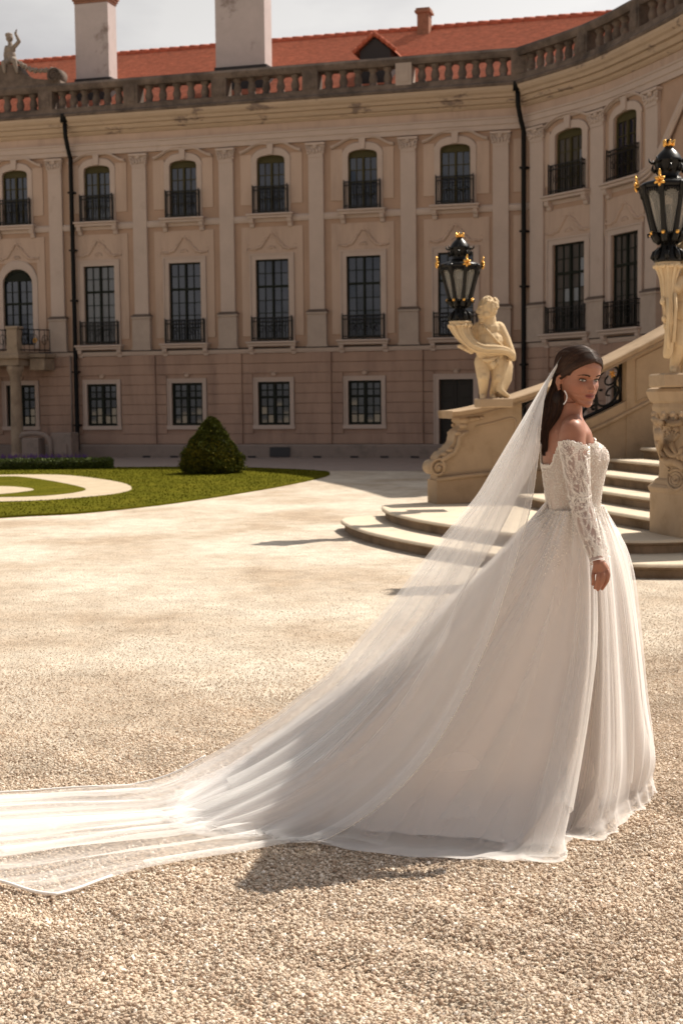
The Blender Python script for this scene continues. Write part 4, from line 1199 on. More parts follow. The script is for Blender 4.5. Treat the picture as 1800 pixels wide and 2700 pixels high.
# ------------------------------------------------------------------ lamps
M['lamp_glass'] = bpy.data.materials.new('lamp_glass'); m = M['lamp_glass']; m.use_nodes = True
t = m.node_tree; bs_ = t.nodes['Principled BSDF']; bs_.inputs['Base Color'].default_value = (.62, .60, .56, 1); pin(bs_, 'Roughness', .25)
tr_ = t.nodes.new('ShaderNodeBsdfTransparent'); tr_.inputs[0].default_value = (.9, .9, .88, 1); mx_ = t.nodes.new('ShaderNodeMixShader'); mx_.inputs[0].default_value = .16
t.links.new(tr_.outputs[0], mx_.inputs[1]); t.links.new(bs_.outputs[0], mx_.inputs[2]); t.links.new(mx_.outputs[0], t.nodes['Material Output'].inputs['Surface'])
def lamp(label, base, sc, rot):
    T = Matrix.Translation(base) @ Matrix.Rotation(rot, 4, 'Z') @ Matrix.Diagonal((sc, sc, sc, 1))
    r_ = thing('street_lamp', label, 'lamp', tuple(base), 'lanterns on the staircase statues')
    MB().lathe([(.118, 0), (.122, .02), (.115, .05), (.105, .075), (.085, .11), (.065, .15), (.055, .19), (.06, .21), (.085, .235), (.12, .25)], 20).build('base', M['iron'], r_, T)
    lf_ = MB()
    for k in range(8):
        a = k * math.pi / 4 + .2
        lf_.tube([(r0 * math.cos(a), r0 * math.sin(a), z) for r0, z in ((.07, .13), (.115, .08), (.135, .035), (.12, .015))], [.008, .026, .022, .006], 6)
        lf_.tube([(r0 * math.cos(a), r0 * math.sin(a), z) for r0, z in ((.06, .18), (.10, .2), (.14, .25), (.175, .245), (.17, .215))], [.012, .014, .014, .011, .007], 5)
    lf_.build('acanthus_leaves', M['iron'], r_, T)
    for k in range(8):
        a = k * math.pi / 4
        MB().tube([(r0 * math.cos(a), r0 * math.sin(a), z) for r0, z in ((.07, .17), (.11, .20), (.125, .235), (.138, .29), (.18, .44), (.22, .58), (.24, .645), (.253, .665))], [.026, .030, .032, .026, .023, .025, .032, .036], 8).build('rib', M['iron'], r_, T)
        a2 = a + math.pi / 8
        def pt(r0, z, w_, aa): return (r0 * math.cos(aa) - w_ * math.sin(aa), r0 * math.sin(aa) + w_ * math.cos(aa), z)
        c8 = math.cos(math.pi / 8)
        MB().add([pt(.128 * c8, .255, -.042, a2), pt(.128 * c8, .255, .042, a2), pt(.235 * c8, .635, .084, a2), pt(.235 * c8, .635, -.084, a2),
                  pt(.122 * c8, .255, -.042, a2), pt(.122 * c8, .255, .042, a2), pt(.229 * c8, .635, .084, a2), pt(.229 * c8, .635, -.084, a2)],
                 [(0, 1, 2, 3), (7, 6, 5, 4), (0, 4, 5, 1), (1, 5, 6, 2), (2, 6, 7, 3), (3, 7, 4, 0)]).build('glass_panel', M['lamp_glass'], r_, T)
    sc_ = MB()
    for k in range(8):
        a = k * math.pi / 4 + math.pi / 8
        for f in np.linspace(-1, 1, 7):
            r0 = .222; w_ = f * .075; h_ = .035 + .045 * f * f
            c = Vector((r0 * math.cos(a) - w_ * math.sin(a), r0 * math.sin(a) + w_ * math.cos(a), .64 - h_ / 2))
            sc_.ell(c, (.016, .016, h_ * .6), 6, 4)
    tag(sc_.build('scalloped_fringe', M['iron'], r_, T), kind='stuff')
    MB().tube([(0, 0, .18), (0, 0, .50)], [.03, .022], 10).build('lamp_holder', M['iron'], r_, T)
    MB().lathe([(.232, .632), (.246, .64), (.248, .668), (.225, .685), (.17, .70), (.12, .715), (.11, .735), (.09, .735), (.09, .70), (.215, .655)], 24).build('top_ring', M['iron'], r_, T)
    MB().lathe([(.095, .715), (.10, .74), (.085, .755), (.105, .79), (.122, .83), (.118, .865), (.125, .872), (.115, .89), (.10, .92), (.07, .955), (.045, .975), (.038, .99), (.03, 1.0)], 20).build('dome', M['iron'], r_, T)
    hk = MB()
    for k in range(8):
        a = k * math.pi / 4 + .39
        hk.tube([(r0 * math.cos(a), r0 * math.sin(a), z) for r0, z in ((.12, .86), (.145, .855), (.165, .872), (.172, .90))], [.013, .012, .010, .003], 5)
        hk.tube([(r0 * math.cos(a), r0 * math.sin(a), z) for r0, z in ((.11, .78), (.14, .80), (.135, .84))], [.02, .016, .006], 5)
    hk.build('dome_leaves', M['iron'], r_, T)
    fn = MB()
    for k in range(6):
        a = k * math.pi / 3
        fn.tube([(r0 * math.cos(a), r0 * math.sin(a), z) for r0, z in ((.025, .995), (.04, 1.01), (.042, 1.03), (.05, 1.052))], [.010, .014, .011, .008], 6)
    fn.ell((0, 0, 1.01), (.032, .032, .025), 10, 6)
    fn.build('gilt_crown', M['gold'], r_, T)
    MB().lathe([(.02, 1.0), (.028, 1.03), (.02, 1.055), (.004, 1.065)], 10).build('finial', M['iron'], r_, T)
    for k in range(0, 8, 2):
        a = k * math.pi / 4 + math.pi / 8 * 0
        c = Vector((.268 * math.cos(a), .268 * math.sin(a), .675)); nn = Vector((math.cos(a), math.sin(a), 0)); ss_ = Vector((-math.sin(a), math.cos(a), 0)); fm = MB()
        for q in range(6):
            b_ = q * math.pi / 3 + .5
            e = c + (ss_ * math.cos(b_) + Vector((0, 0, 1)) * math.sin(b_)) * .050 + nn * .015
            fm.tube([c, c.lerp(e, .55) + nn * .012, e], [.010, .017, .008], 6)
        fm.tube([c, c + Vector((0, 0, .07)) + nn * .02, c + Vector((0, 0, .095)) + nn * .03], [.012, .012, .005], 6)
        fm.build('gilt_flower', M['gold'], r_, T)
    for k in range(8):
        a = k * math.pi / 4
        MB().ell((.158 * math.cos(a), .158 * math.sin(a), .25), (.019, .019, .019), 10, 6).build('gilt_stud', M['gold'], r_, T)
    return r_
q = T1 @ Vector(d1(520, 1172, -.05)); lamp('black and gilt lantern on the horn of the cherub left of the bride', q, 1.0, rad(12))
q = T2 @ Vector(d2(800, 750, -.07)); lamp('larger black and gilt lantern on the horn of the cherub at the right edge', q, 1.06, rad(-28))
# ------------------------------------------------------------------ parterre
def gz(x, y, z=0.0):
    p = atz(x * 1.14796, y * 1.14796, z); return (p.x, p.y)
def curve2(P, n): return [tuple(p) for p in catmull([(x, y, 0) for x, y in P], n)[:, :2]]
low = [gz(-60, 1195), gz(60, 1187), gz(200, 1179), gz(400, 1157), gz(600, 1126), gz(700, 1107), gz(745, 1096), gz(757, 1089)]
upp = [gz(735, 1084), gz(640, 1079), gz(540, 1076), gz(430, 1075), gz(250, 1076)]
lawn_out = curve2(low + upp, 60) + [(-14, 34.2), (-14, 19.3)]
M['soil'] = mat('turf', (.080, .078, .006), .95, spec=.02, var=.25, vscale=1.1, dark=(.108, .098, .009), dscale=1.6, dthr=(.45, .6))
lw = MB().slab(lawn_out, 0, .035); lawn = lw.build('lawn', M['soil']); fixn(lawn.data); tag(lawn, kind='structure')
path_a = curve2([gz(-40, 1096), gz(60, 1094), gz(160, 1096), gz(270, 1111), gz(303, 1126), gz(270, 1138), gz(180, 1148), gz(80, 1155), gz(-40, 1158)], 46)
inner = curve2([gz(-40, 1100), gz(40, 1099), gz(110, 1108), gz(180, 1122), gz(196, 1131), gz(150, 1140), gz(70, 1146), gz(-40, 1148)], 40)
disc = curve2([gz(-40, 1123), gz(20, 1123), gz(65, 1127), gz(78, 1131), gz(50, 1136), gz(-10, 1142), gz(-40, 1144)], 24)
def flat(name, poly, z, m):
    o = MB().slab(poly, z - .02, z).build(name, M[m]); fixn(o.data); return tag(o, kind='structure')
flat('path', path_a, .040, 'sand_path'); flat('lawn', inner, .046, 'soil'); flat('path', disc, .050, 'sand_path')

def inside(p, poly):
    c = False; j = len(poly) - 1
    for i in range(len(poly)):
        a, b = poly[i], poly[j]
        if (a[1] > p[1]) != (b[1] > p[1]) and p[0] < (b[0] - a[0]) * (p[1] - a[1]) / (b[1] - a[1]) + a[0]: c = not c
        j = i
    return c
gv, gf_ = [], []
rg_ = random.Random(3)
cnt = 0
while cnt < 22000:
    x, y = rg_.uniform(-9, .2), rg_.uniform(19.3, 34)
    if not inside((x, y), lawn_out): continue
    if inside((x, y), path_a) and not inside((x, y), inner): continue
    if inside((x, y), disc): continue
    h = rg_.uniform(.008, .024); a = rg_.uniform(0, 6.28); w_ = rg_.uniform(.008, .016); ln = rg_.uniform(.0, .03); b_ = rg_.uniform(0, 6.28)
    o = len(gv); dx, dy = w_ * math.cos(a), w_ * math.sin(a)
    gv += [(x - dx, y - dy, .03), (x + dx, y + dy, .03), (x + ln * math.cos(b_), y + ln * math.sin(b_), .035 + h)]
    gf_.append((o, o + 1, o + 2)); cnt += 1
me = bpy.data.meshes.new('grass'); me.from_pydata(gv, [], gf_); me.materials.append(M['grass'])
tag(link('grass', me), kind='stuff', label='short mown green grass covering the parterre lawn', cat='grass')

def leaves(n, sampler, size, r_):
    vs_, fs = [], []
    for _ in range(n):
        p, nn = sampler(r_)
        s = size * r_.uniform(.6, 1.35)
        d = Vector((r_.gauss(0, 1), r_.gauss(0, 1), r_.gauss(0, 1))).normalized()
        d = (d * .7 + nn * .8).normalized()
        e = d.cross(Vector((r_.gauss(0, 1), r_.gauss(0, 1), r_.gauss(0, 1)))).normalized()
        o = len(vs_)
        vs_ += [p, p + d * s * .5 + e * s * .22, p + d * s, p + d * s * .5 - e * s * .22]
        fs.append((o, o + 1, o + 2, o + 3))
    me = bpy.data.meshes.new('foliage'); me.from_pydata([tuple(v) for v in vs_], [], fs); return me
# cone shaped yew
tp = atz(487 * 1.14796, 1087 * 1.14796, .03)
yew = thing('topiary_yew', 'dark green clipped yew cone standing alone on the lawn', 'shrub', (tp.x, tp.y, .03))
YP = [(0, .50), (.05, .60), (.15, .64), (.3, .62), (.5, .53), (.72, .38), (.95, .24), (1.08, .16), (1.17, .07), (1.2, 0)]
yr = lambda z: float(np.interp(z, [p[0] for p in YP], [p[1] for p in YP]))
def yew_s(r_):
    while True:
        z = r_.uniform(0, 1.2)
        if r_.random() < yr(z) / .7 + .1: break
    a = r_.uniform(0, 6.283)
    lump = 1 + .07 * math.sin(a * 5 + z * 7) + .05 * math.sin(a * 11 - z * 13) + .04 * math.sin(a * 3 + z * 23)
    R = yr(z) * lump * (r_.uniform(.80, 1.03) if r_.random() < .9 else r_.uniform(1.0, 1.10))
    nn = Vector((math.cos(a), math.sin(a), .55)).normalized()
    return Vector((R * math.cos(a), R * math.sin(a), z)), nn
ry = random.Random(11)
TY = Matrix.Translation((tp.x, tp.y, .03))
me = leaves(24000, yew_s, .048, ry); me.materials.append(M['topiary']); tag(link('foliage', me, yew, TY), kind='stuff')
def yew_n(r_):
    a = r_.gauss(-1.7, .7); z = abs(r_.gauss(.38, .16)); R = yr(z) * r_.uniform(.98, 1.08)
    return Vector((R * math.cos(a), R * math.sin(a), z)), Vector((math.cos(a), math.sin(a), .5)).normalized()
me = leaves(1100, yew_n, .055, ry); me.materials.append(M['topiary_new']); me.name = 'new_growth'; tag(link('new_growth', me, yew, TY), kind='stuff')
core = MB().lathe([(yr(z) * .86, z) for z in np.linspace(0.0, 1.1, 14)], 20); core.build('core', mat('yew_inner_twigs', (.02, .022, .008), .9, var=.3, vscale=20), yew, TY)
MB().tube([(0, 0, -.03), (0, 0, .4)], .06, 8).build('trunk', mat('yew_bark', (.10, .06, .04), .9), yew, TY)
# low box hedge
hp_ = atz(245 * 1.14796, 1080 * 1.14796, .0)
hx1, hy0, hh, hd, hx0 = hp_.x + .05, hp_.y - .05, .235, .55, -15.0
hedge = thing('hedge', 'low clipped box hedge along the far edge of the lawn at the left', 'hedge', (hx1 - 3, hy0 + .3, 0))
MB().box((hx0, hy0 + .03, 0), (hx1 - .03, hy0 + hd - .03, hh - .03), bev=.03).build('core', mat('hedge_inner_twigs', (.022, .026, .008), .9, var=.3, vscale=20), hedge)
def hs(r_):
    f = r_.random(); x = r_.uniform(-9.8, hx1)
    if f < .5: return Vector((x, hy0 + r_.uniform(-.01, .03), r_.uniform(.0, hh))), Vector((0, -1, .2))
    if f < .9: return Vector((x, hy0 + r_.uniform(0, hd), hh + r_.uniform(-.03, .02))), Vector((0, 0, 1))
    return Vector((hx1 + r_.uniform(-.05, .02), hy0 + r_.uniform(0, hd), r_.uniform(0, hh))), Vector((1, 0, .2))
me = leaves(13000, hs, .055, ry); me.materials.append(M['hedge']); tag(link('foliage', me, hedge), kind='stuff')
# lavender behind the hedge
lv, lf2 = [], []
for _ in range(700):
    x, y = ry.uniform(-9.8, hx1 - .6), hy0 + hd + .4 + ry.gauss(0, .15); h = ry.uniform(.24, .40); a = ry.uniform(0, 6.28); w_ = .012
    o = len(lv); tx, ty = x + ry.gauss(0, .04), y + ry.gauss(0, .04)
    lv += [(x - .004, y, 0), (x + .004, y, 0), (tx - w_, ty, h * .7), (tx + w_, ty, h * .7), (tx, ty, h), (tx, ty + .02, h * .8)]
    lf2 += [(0 + o, 1 + o, 2 + o), (2 + o, 3 + o, 4 + o), (2 + o, 5 + o, 4 + o)]
me = bpy.data.meshes.new('lavender'); me.from_pydata(lv, [], lf2); me.materials.append(M['lavender'])
tag(link('lavender', me), 'thin row of purple lavender flowers showing above the box hedge', 'flowers', kind='stuff')

# roof figure at the left: seated putto on a scrolled gable
Tg = frame_at(Vector((-9.17, line_y(-9.17), 0)), DS) @ Matrix.Translation((0, .30, 0))
gb = thing('roof_sculpture', 'weathered stone putto sitting on a scrolled gable with a garland on the roof edge', 'sculpture', tuple((Tg @ Vector((.2, 0, 10.37)))))
mb = MB()
mb.prism([(-1.75, 10.37), (1.75, 10.37), (1.7, 10.50), (1.3, 10.50), (.9, 10.56), (.6, 10.72), (.45, 10.95), (.2, 11.0), (-.2, 11.0), (-.45, 10.95), (-.6, 10.72), (-.9, 10.56), (-1.3, 10.5), (-1.7, 10.5)], -.2, .2, Tg)
for sx in (-1, 1):
    mb.tube([(sx * 1.55, -.22, 10.60), (sx * 1.55, .22, 10.60)], .21, 18, T=Tg)
    mb.tube([(sx * 1.55 + (.2 - .013 * a) * math.cos(a), .225, 10.6 + (.2 - .013 * a) * math.sin(a)) for a in np.linspace(0, 12, 40)], .03, 5, T=Tg)
o = mb.build('gable', M['balus'], gb); fixn(o.data)
gm = MB()
for sx in (-1, 1):
    c = catmull([(sx * .38, .1, 11.06), (sx * .6, .15, 10.95), (sx * .85, .15, 10.80), (sx * 1.15, .12, 10.76), (sx * 1.45, .1, 10.80)], 40)
    for p_ in c: gm.ell((p_[0] + rnd.uniform(-.03, .03), p_[1] + rnd.uniform(-.05, .05), p_[2] + rnd.uniform(-.03, .03)), rnd.uniform(.035, .065), 7, 5, T=Tg)
gm.build('garland', M['putto'], gb)
pb_ = MB(); Q = lambda x, y: ((x - 160) * .0024 + .22, 0, 10.98 + (560 - y) * .0024)
def q3(x, y, dy): a = Q(x, y); return Tg @ Vector((a[0], dy, a[2]))
def qc(p, q, a, c): pb_.cap(q3(*p), q3(*q), a * 1.25, c * 1.25)
pb_.ell(q3(125, 240, .05), (.105, .11, .12)); pb_.ell(q3(118, 205, .05), (.11, .11, .07))
qc((130, 300, .05), (135, 330, .05), .05, .06); pb_.ell(q3(140, 370, .05), (.14, .11, .13)); pb_.ell(q3(140, 440, .05), (.135, .115, .14)); pb_.ell(q3(150, 490, .06), (.15, .12, .11))
qc((195, 335, .05), (255, 290, .08), .05, .042); qc((255, 290, .08), (215, 200, .1), .042, .03); qc((215, 200, .1), (232, 155, .1), .03, .012)
qc((85, 345, .05), (75, 440, .1), .05, .042); qc((75, 440, .1), (85, 510, .14), .04, .03)
qc((180, 500, .1), (225, 520, .26), .075, .06); qc((225, 520, .26), (255, 650, .24), .058, .035)
qc((115, 510, .1), (85, 540, .26), .075, .06); qc((85, 540, .26), (95, 640, .24), .058, .035)
remesh(pb_, 'figure', .011, M['putto'], 2, .5, gb)
# ------------------------------------------------------------------ the opposite wing behind the camera, seen in the window panes
wing = thing('opposite_wing', 'sunlit pink palace wing with red roof across the courtyard, mirrored in the ground floor windows', 'building', (0, -38, 0))
mb = MB(); mb.box((-34, -48, 0), (34, -38, 9.4)); mb.build('wall', M['wall_panel'], wing)
mb = MB(); mb.add([(-35, -37.4, 9.4), (35, -37.4, 9.4), (35, -43, 12.6), (-35, -43, 12.6)], [(0, 1, 2, 3)]); mb.add([(-35, -43, 12.6), (35, -43, 12.6), (35, -49, 9.4), (-35, -49, 9.4)], [(0, 1, 2, 3)]); mb.build('roof', M['tile'], wing)
wm = MB()
for x_ in range(-30, 31, 3):
    for z0_, z1_ in ((.9, 2.1), (3.2, 5.4), (6.6, 8.1)):
        wm.box((x_ - .5, -37.99, z0_), (x_ + .5, -37.95, z1_))
tag(wm.build('window', M['pane'], wing), kind='stuff')
# ------------------------------------------------------------------ gravel
def relief(x, y):
    s_ = 0
    for a, b, c, d in RELIEF: s_ += d * math.sin(a * x + b * y + c)
    ins = max(0, 1 - max(abs(x + .30) - 1.36, abs(y - 5.25) - .72, 0) * 4.5)
    return (.008 + .011 * s_) * min(1, max(0, (9 - y) / 3)) * (1 - .95 * min(1, ins))
_rr = random.Random(31)
RELIEF = [(_rr.uniform(-14, 14), _rr.uniform(-18, 18), _rr.uniform(0, 6.3), _rr.uniform(.2, .6)) for _ in range(12)]
def gravel():
    me = bpy.data.meshes.new('gravel')
    nx = 150
    ys = np.concatenate([np.linspace(2.9, 7.5, 150), np.linspace(7.6, 15, 40)])
    vs_ = []; fs = []
    for j, y in enumerate(ys):
        hw = max(.29 * y + .25, 2.9)
        for i in range(nx + 1): x_ = -hw + 2 * hw * i / nx; vs_.append((x_, y, .0005 + max(0, relief(x_, y))))
    for j in range(len(ys) - 1):
        for i in range(nx):
            a = j * (nx + 1) + i; fs.append((a, a + 1, a + nx + 2, a + nx + 1))
    me.from_pydata(vs_, [], fs)
    at_ = me.attributes.new('dens', 'FLOAT', 'POINT')
    rr_ = np.random.RandomState(5)
    d = []
    for x, y, z in vs_:
        k = float(np.interp(y, [3, 5.0, 6.0, 7.0, 9, 12, 15], [18000, 17000, 13000, 8500, 4200, 1300, 200])) * (1 + 1.6 * max(0, min(1, (x - .6) / .8)) * max(0, min(1, (y - 5) / 2)))
        k *= min(1, max(0, (max(.29 * y + .25, 2.9) - abs(x)) / .7)) if y < 9 else 1
        d.append(k * (0.86 + .28 * math.sin(x * 2.3 + y * 1.1) * math.sin(y * 2.7 - x)))
    at_.data.foreach_set('value', d)
    sz_ = me.attributes.new('grain', 'FLOAT', 'POINT'); sz_.data.foreach_set('value', [float(np.interp(v[1], [4.5, 6, 7, 9, 12, 15], [1, .85, .68, .5, .42, .4])) for v in vs_])
    m = bpy.data.materials.new('gravel_stone'); m.use_nodes = True
    t = m.node_tree; b = t.nodes['Principled BSDF']; pin(b, 'Roughness', .9); pin(b, 'Specular IOR Level', .2)
    ar = t.nodes.new('ShaderNodeAttribute'); ar.attribute_type = 'INSTANCER'; ar.attribute_name = 'shade'
    rp = t.nodes.new('ShaderNodeValToRGB'); e = rp.color_ramp.elements
    e[0].position = 0; e[0].color = (.36, .26, .19, 1); e[1].position = 1; e[1].color = (.84, .765, .68, 1)
    for p_, c_ in ((.2, (.51, .395, .295, 1)), (.6, (.62, .505, .39, 1)), (.85, (.70, .595, .48, 1))):
        q = e.new(p_); q.color = c_
    t.links.new(ar.outputs['Fac'], rp.inputs[0])
    gq = t.nodes.new('ShaderNodeNewGeometry'); nq = t.nodes.new('ShaderNodeTexNoise'); nq.inputs['Scale'].default_value = 2.6; nq.inputs['Detail'].default_value = 5; t.links.new(gq.outputs['Position'], nq.inputs['Vector'])
    mq = t.nodes.new('ShaderNodeMapRange'); mq.inputs['From Min'].default_value = .33; mq.inputs['From Max'].default_value = .67; mq.inputs['To Min'].default_value = .84; mq.inputs['To Max'].default_value = 1.14; t.links.new(nq.outputs['Fac'], mq.inputs['Value'])
    vq = t.nodes.new('ShaderNodeVectorMath'); vq.operation = 'SCALE'; t.links.new(rp.outputs[0], vq.inputs[0]); t.links.new(mq.outputs[0], vq.inputs['Scale']); t.links.new(vq.outputs[0], b.inputs['Base Color'])
    o = link('gravel', me); me.materials.append(m)
    tag(o, 'loose beige gravel of small angular stones in the foreground', 'gravel', kind='stuff')
    g = bpy.data.node_groups.new('gravel_scatter', 'GeometryNodeTree')
    g.interface.new_socket('Geometry', in_out='INPUT', socket_type='NodeSocketGeometry'); g.interface.new_socket('Geometry', in_out='OUTPUT', socket_type='NodeSocketGeometry')
    n = g.nodes.new; gi, go = n('NodeGroupInput'), n('NodeGroupOutput')
    ds = n('GeometryNodeDistributePointsOnFaces'); na = n('GeometryNodeInputNamedAttribute'); na.data_type = 'FLOAT'; na.inputs['Name'].default_value = 'dens'
    g.links.new(gi.outputs[0], ds.inputs['Mesh']); g.links.new(na.outputs['Attribute'], ds.inputs['Density'])
    jn = n('GeometryNodeGeometryToInstance')
    for k in range(6):
        ic = n('GeometryNodeMeshIcoSphere'); ic.inputs['Radius'].default_value = 1.0; ic.inputs['Subdivisions'].default_value = 2 if k < 3 else 1
        sp_ = n('GeometryNodeSetPosition'); nz_ = n('ShaderNodeTexNoise'); nz_.noise_dimensions = '4D'; nz_.inputs['W'].default_value = 3.7 * k; nz_.inputs['Scale'].default_value = 1.1; nz_.inputs['Detail'].default_value = 2
        vm_ = n('ShaderNodeVectorMath'); vm_.operation = 'MULTIPLY_ADD'; vm_.inputs[1].default_value = (1.9, 1.9, 1.3); vm_.inputs[2].default_value = (-.95, -.95, -.65)
        g.links.new(nz_.outputs['Color'], vm_.inputs[0]); g.links.new(ic.outputs['Mesh'], sp_.inputs['Geometry']); g.links.new(vm_.outputs[0], sp_.inputs['Offset'])
        tr = n('GeometryNodeTransform'); tr.inputs['Scale'].default_value = (1.0, .85, .68); g.links.new(sp_.outputs[0], tr.inputs['Geometry'])
        sm = n('GeometryNodeSetMaterial'); sm.inputs['Material'].default_value = m; g.links.new(tr.outputs[0], sm.inputs['Geometry'])
        g.links.new(sm.outputs[0], jn.inputs[0])
    ip = n('GeometryNodeInstanceOnPoints'); ip.inputs['Pick Instance'].default_value = True
    ri = n('FunctionNodeRandomValue'); ri.data_type = 'INT'; ri.inputs['Min'].default_value if False else None
    for s_ in ri.inputs:
        if s_.name == 'Max' and s_.type == 'INT': s_.default_value = 5
        if s_.name == 'Min' and s_.type == 'INT': s_.default_value = 0
    rs = n('FunctionNodeRandomValue'); rs.data_type = 'FLOAT'; rs.inputs['Seed'].default_value = 3
    fl_ = [s_ for s_ in rs.inputs if s_.type == 'VALUE']; fl_[0].default_value = .0; fl_[1].default_value = 1.0
    mr = n('ShaderNodeMapRange'); pw_ = n('ShaderNodeMath'); pw_.operation = 'POWER'; pw_.inputs[1].default_value = 2.8
    g.links.new([s_ for s_ in rs.outputs if s_.type == 'VALUE'][0], pw_.inputs[0]); g.links.new(pw_.outputs[0], mr.inputs['Value'])
    mr.inputs['To Min'].default_value = .0026; mr.inputs['To Max'].default_value = .0090
    rv = n('FunctionNodeRandomValue'); rv.data_type = 'FLOAT_VECTOR'; vv = [s_ for s_ in rv.inputs if s_.type == 'VECTOR']; vv[0].default_value = (-.9, -.9, 0); vv[1].default_value = (.9, .9, 6.28)
    spz = n('GeometryNodeSetPosition'); rz_ = n('FunctionNodeRandomValue'); rz_.data_type = 'FLOAT_VECTOR'; rz_.inputs['Seed'].default_value = 17
    vz = [s_ for s_ in rz_.inputs if s_.type == 'VECTOR']; vz[0].default_value = (0, 0, -.001); vz[1].default_value = (0, 0, .007)
    g.links.new(ds.outputs['Points'], spz.inputs['Geometry']); g.links.new([s_ for s_ in rz_.outputs if s_.type == 'VECTOR'][0], spz.inputs['Offset'])
    g.links.new(spz.outputs[0], ip.inputs['Points']); g.links.new(jn.outputs[0], ip.inputs['Instance'])
    g.links.new([s_ for s_ in ri.outputs if s_.type == 'INT'][0], ip.inputs['Instance Index'])
    g.links.new([s_ for s_ in rv.outputs if s_.type == 'VECTOR'][0], ip.inputs['Rotation']); nb_ = n('GeometryNodeInputNamedAttribute'); nb_.data_type = 'FLOAT'; nb_.inputs['Name'].default_value = 'grain'
    mg_ = n('ShaderNodeMath'); mg_.operation = 'MULTIPLY'; g.links.new(nb_.outputs['Attribute'], mg_.inputs[0]); g.links.new(mr.outputs[0], mg_.inputs[1]); g.links.new(mg_.outputs[0], ip.inputs['Scale'])
    rc = n('FunctionNodeRandomValue'); rc.data_type = 'FLOAT'; rc.inputs['Seed'].default_value = 9
    st = n('GeometryNodeStoreNamedAttribute'); st.domain = 'INSTANCE'; st.data_type = 'FLOAT'; st.inputs['Name'].default_value = 'shade'
    g.links.new(ip.outputs[0], st.inputs['Geometry']); g.links.new([s_ for s_ in rc.outputs if s_.type == 'VALUE'][0], [s_ for s_ in st.inputs if s_.name == 'Value' and s_.type == 'VALUE'][0])
    g.links.new(st.outputs[0], go.inputs[0])
    md = o.modifiers.new('scatter', 'NODES'); md.node_group = g
gravel()
# ------------------------------------------------------------------ the bride
bride = thing('person', 'bride in a white beaded off-shoulder gown with long train and veil looking over her shoulder', 'person', (.9, 5.42, 0))
# skin
def skin_mat():
    m = bpy.data.materials.new('tanned_skin'); m.use_nodes = True
    t = m.node_tree; b = t.nodes['Principled BSDF']; pin(b, 'Roughness', .46); pin(b, 'Specular IOR Level', .4)
    a = t.nodes.new('ShaderNodeAttribute'); a.attribute_name = 'tone'
    n = t.nodes.new('ShaderNodeTexNoise'); n.inputs['Scale'].default_value = 60; n.inputs['Detail'].default_value = 5
    g = t.nodes.new('ShaderNodeNewGeometry'); t.links.new(g.outputs['Position'], n.inputs['Vector'])
    r = t.nodes.new('ShaderNodeMapRange'); r.inputs['To Min'].default_value = .93; r.inputs['To Max'].default_value = 1.07; t.links.new(n.outputs['Fac'], r.inputs['Value'])
    v = t.nodes.new('ShaderNodeVectorMath'); v.operation = 'SCALE'; t.links.new(a.outputs['Color'], v.inputs[0]); t.links.new(r.outputs[0], v.inputs['Scale'])
    t.links.new(v.outputs[0], b.inputs['Base Color'])
    n5 = t.nodes.new('ShaderNodeTexNoise'); n5.inputs['Scale'].default_value = 420; n5.inputs['Detail'].default_value = 4; t.links.new(g.outputs['Position'], n5.inputs['Vector'])
    bp = t.nodes.new('ShaderNodeBump'); bp.inputs['Strength'].default_value = .35; bp.inputs['Distance'].default_value = .0006; t.links.new(n5.outputs['Fac'], bp.inputs['Height']); t.links.new(bp.outputs[0], b.inputs['Normal'])
    pin(b, 'Subsurface Weight', .12); pin(b, 'Subsurface Scale', .012)
    if 'Subsurface Radius' in b.inputs: b.inputs['Subsurface Radius'].default_value = (1.0, .35, .18)
    return m
M['skin'] = skin_mat()
SKIN = (.335, .150, .093)

FD = Vector((math.cos(rad(8)), math.sin(rad(8)), 0)); RD = Vector((FD.y, -FD.x, 0))   # facing, her right
CY = 5.42
TOR = []
for py, pb, pf, hy in ((1440, 1452, 1566, .105), (1390, 1450, 1570, .112), (1344, 1446, 1576, .118), (1320, 1442, 1577, .120), (1290, 1438, 1581, .125), (1255, 1434, 1588, .132), (1213, 1429, 1597, .140), (1192, 1428, 1587, .146), (1165, 1430, 1560, .152), (1140, 1438, 1549, .152), (1122, 1449, 1541, .118), (1108, 1459, 1534, .078), (1096, 1466, 1531, .056), (1080, 1470, 1531, .050), (1062, 1476, 1533, .050), (1040, 1478, 1533, .050)):
    if 1160 < py < 1350: pb += 5; pf -= 5; hy -= .008
    a, b = at(pb, py, CY), at(pf, py, CY)
    TOR.append((a.z, (a.x + b.x) / 2, (b.x - a.x) / 2 / FD.x, hy))
TOR.sort()
_tz = [t[0] for t in TOR]
def torso(phi, z, off=0.0):
    """phi 0 = front, +90 = her right (towards the camera)"""
    cx = np.interp(z, _tz, [t[1] for t in TOR]); hx = np.interp(z, _tz, [t[2] for t in TOR]) + off; hy = np.interp(z, _tz, [t[3] for t in TOR]) + off
    c, s = math.cos(phi), math.sin(phi)
    ex = .86
    c2 = math.copysign(abs(c) ** ex, c); s2 = math.copysign(abs(s) ** ex, s)
    return Vector((cx, CY, z)) + FD * (hx * c2) + RD * (hy * s2)

HEADC = at(1522, 996, 5.40)
YAW, TILT = rad(30), rad(10)
HF = Vector((math.sin(YAW) * math.cos(TILT), -math.cos(YAW) * math.cos(TILT), -math.sin(TILT))).normalized()
HR = HF.cross(Vector((0, 0, 1))).normalized()          # her right
HU = HR.cross(HF).normalized()
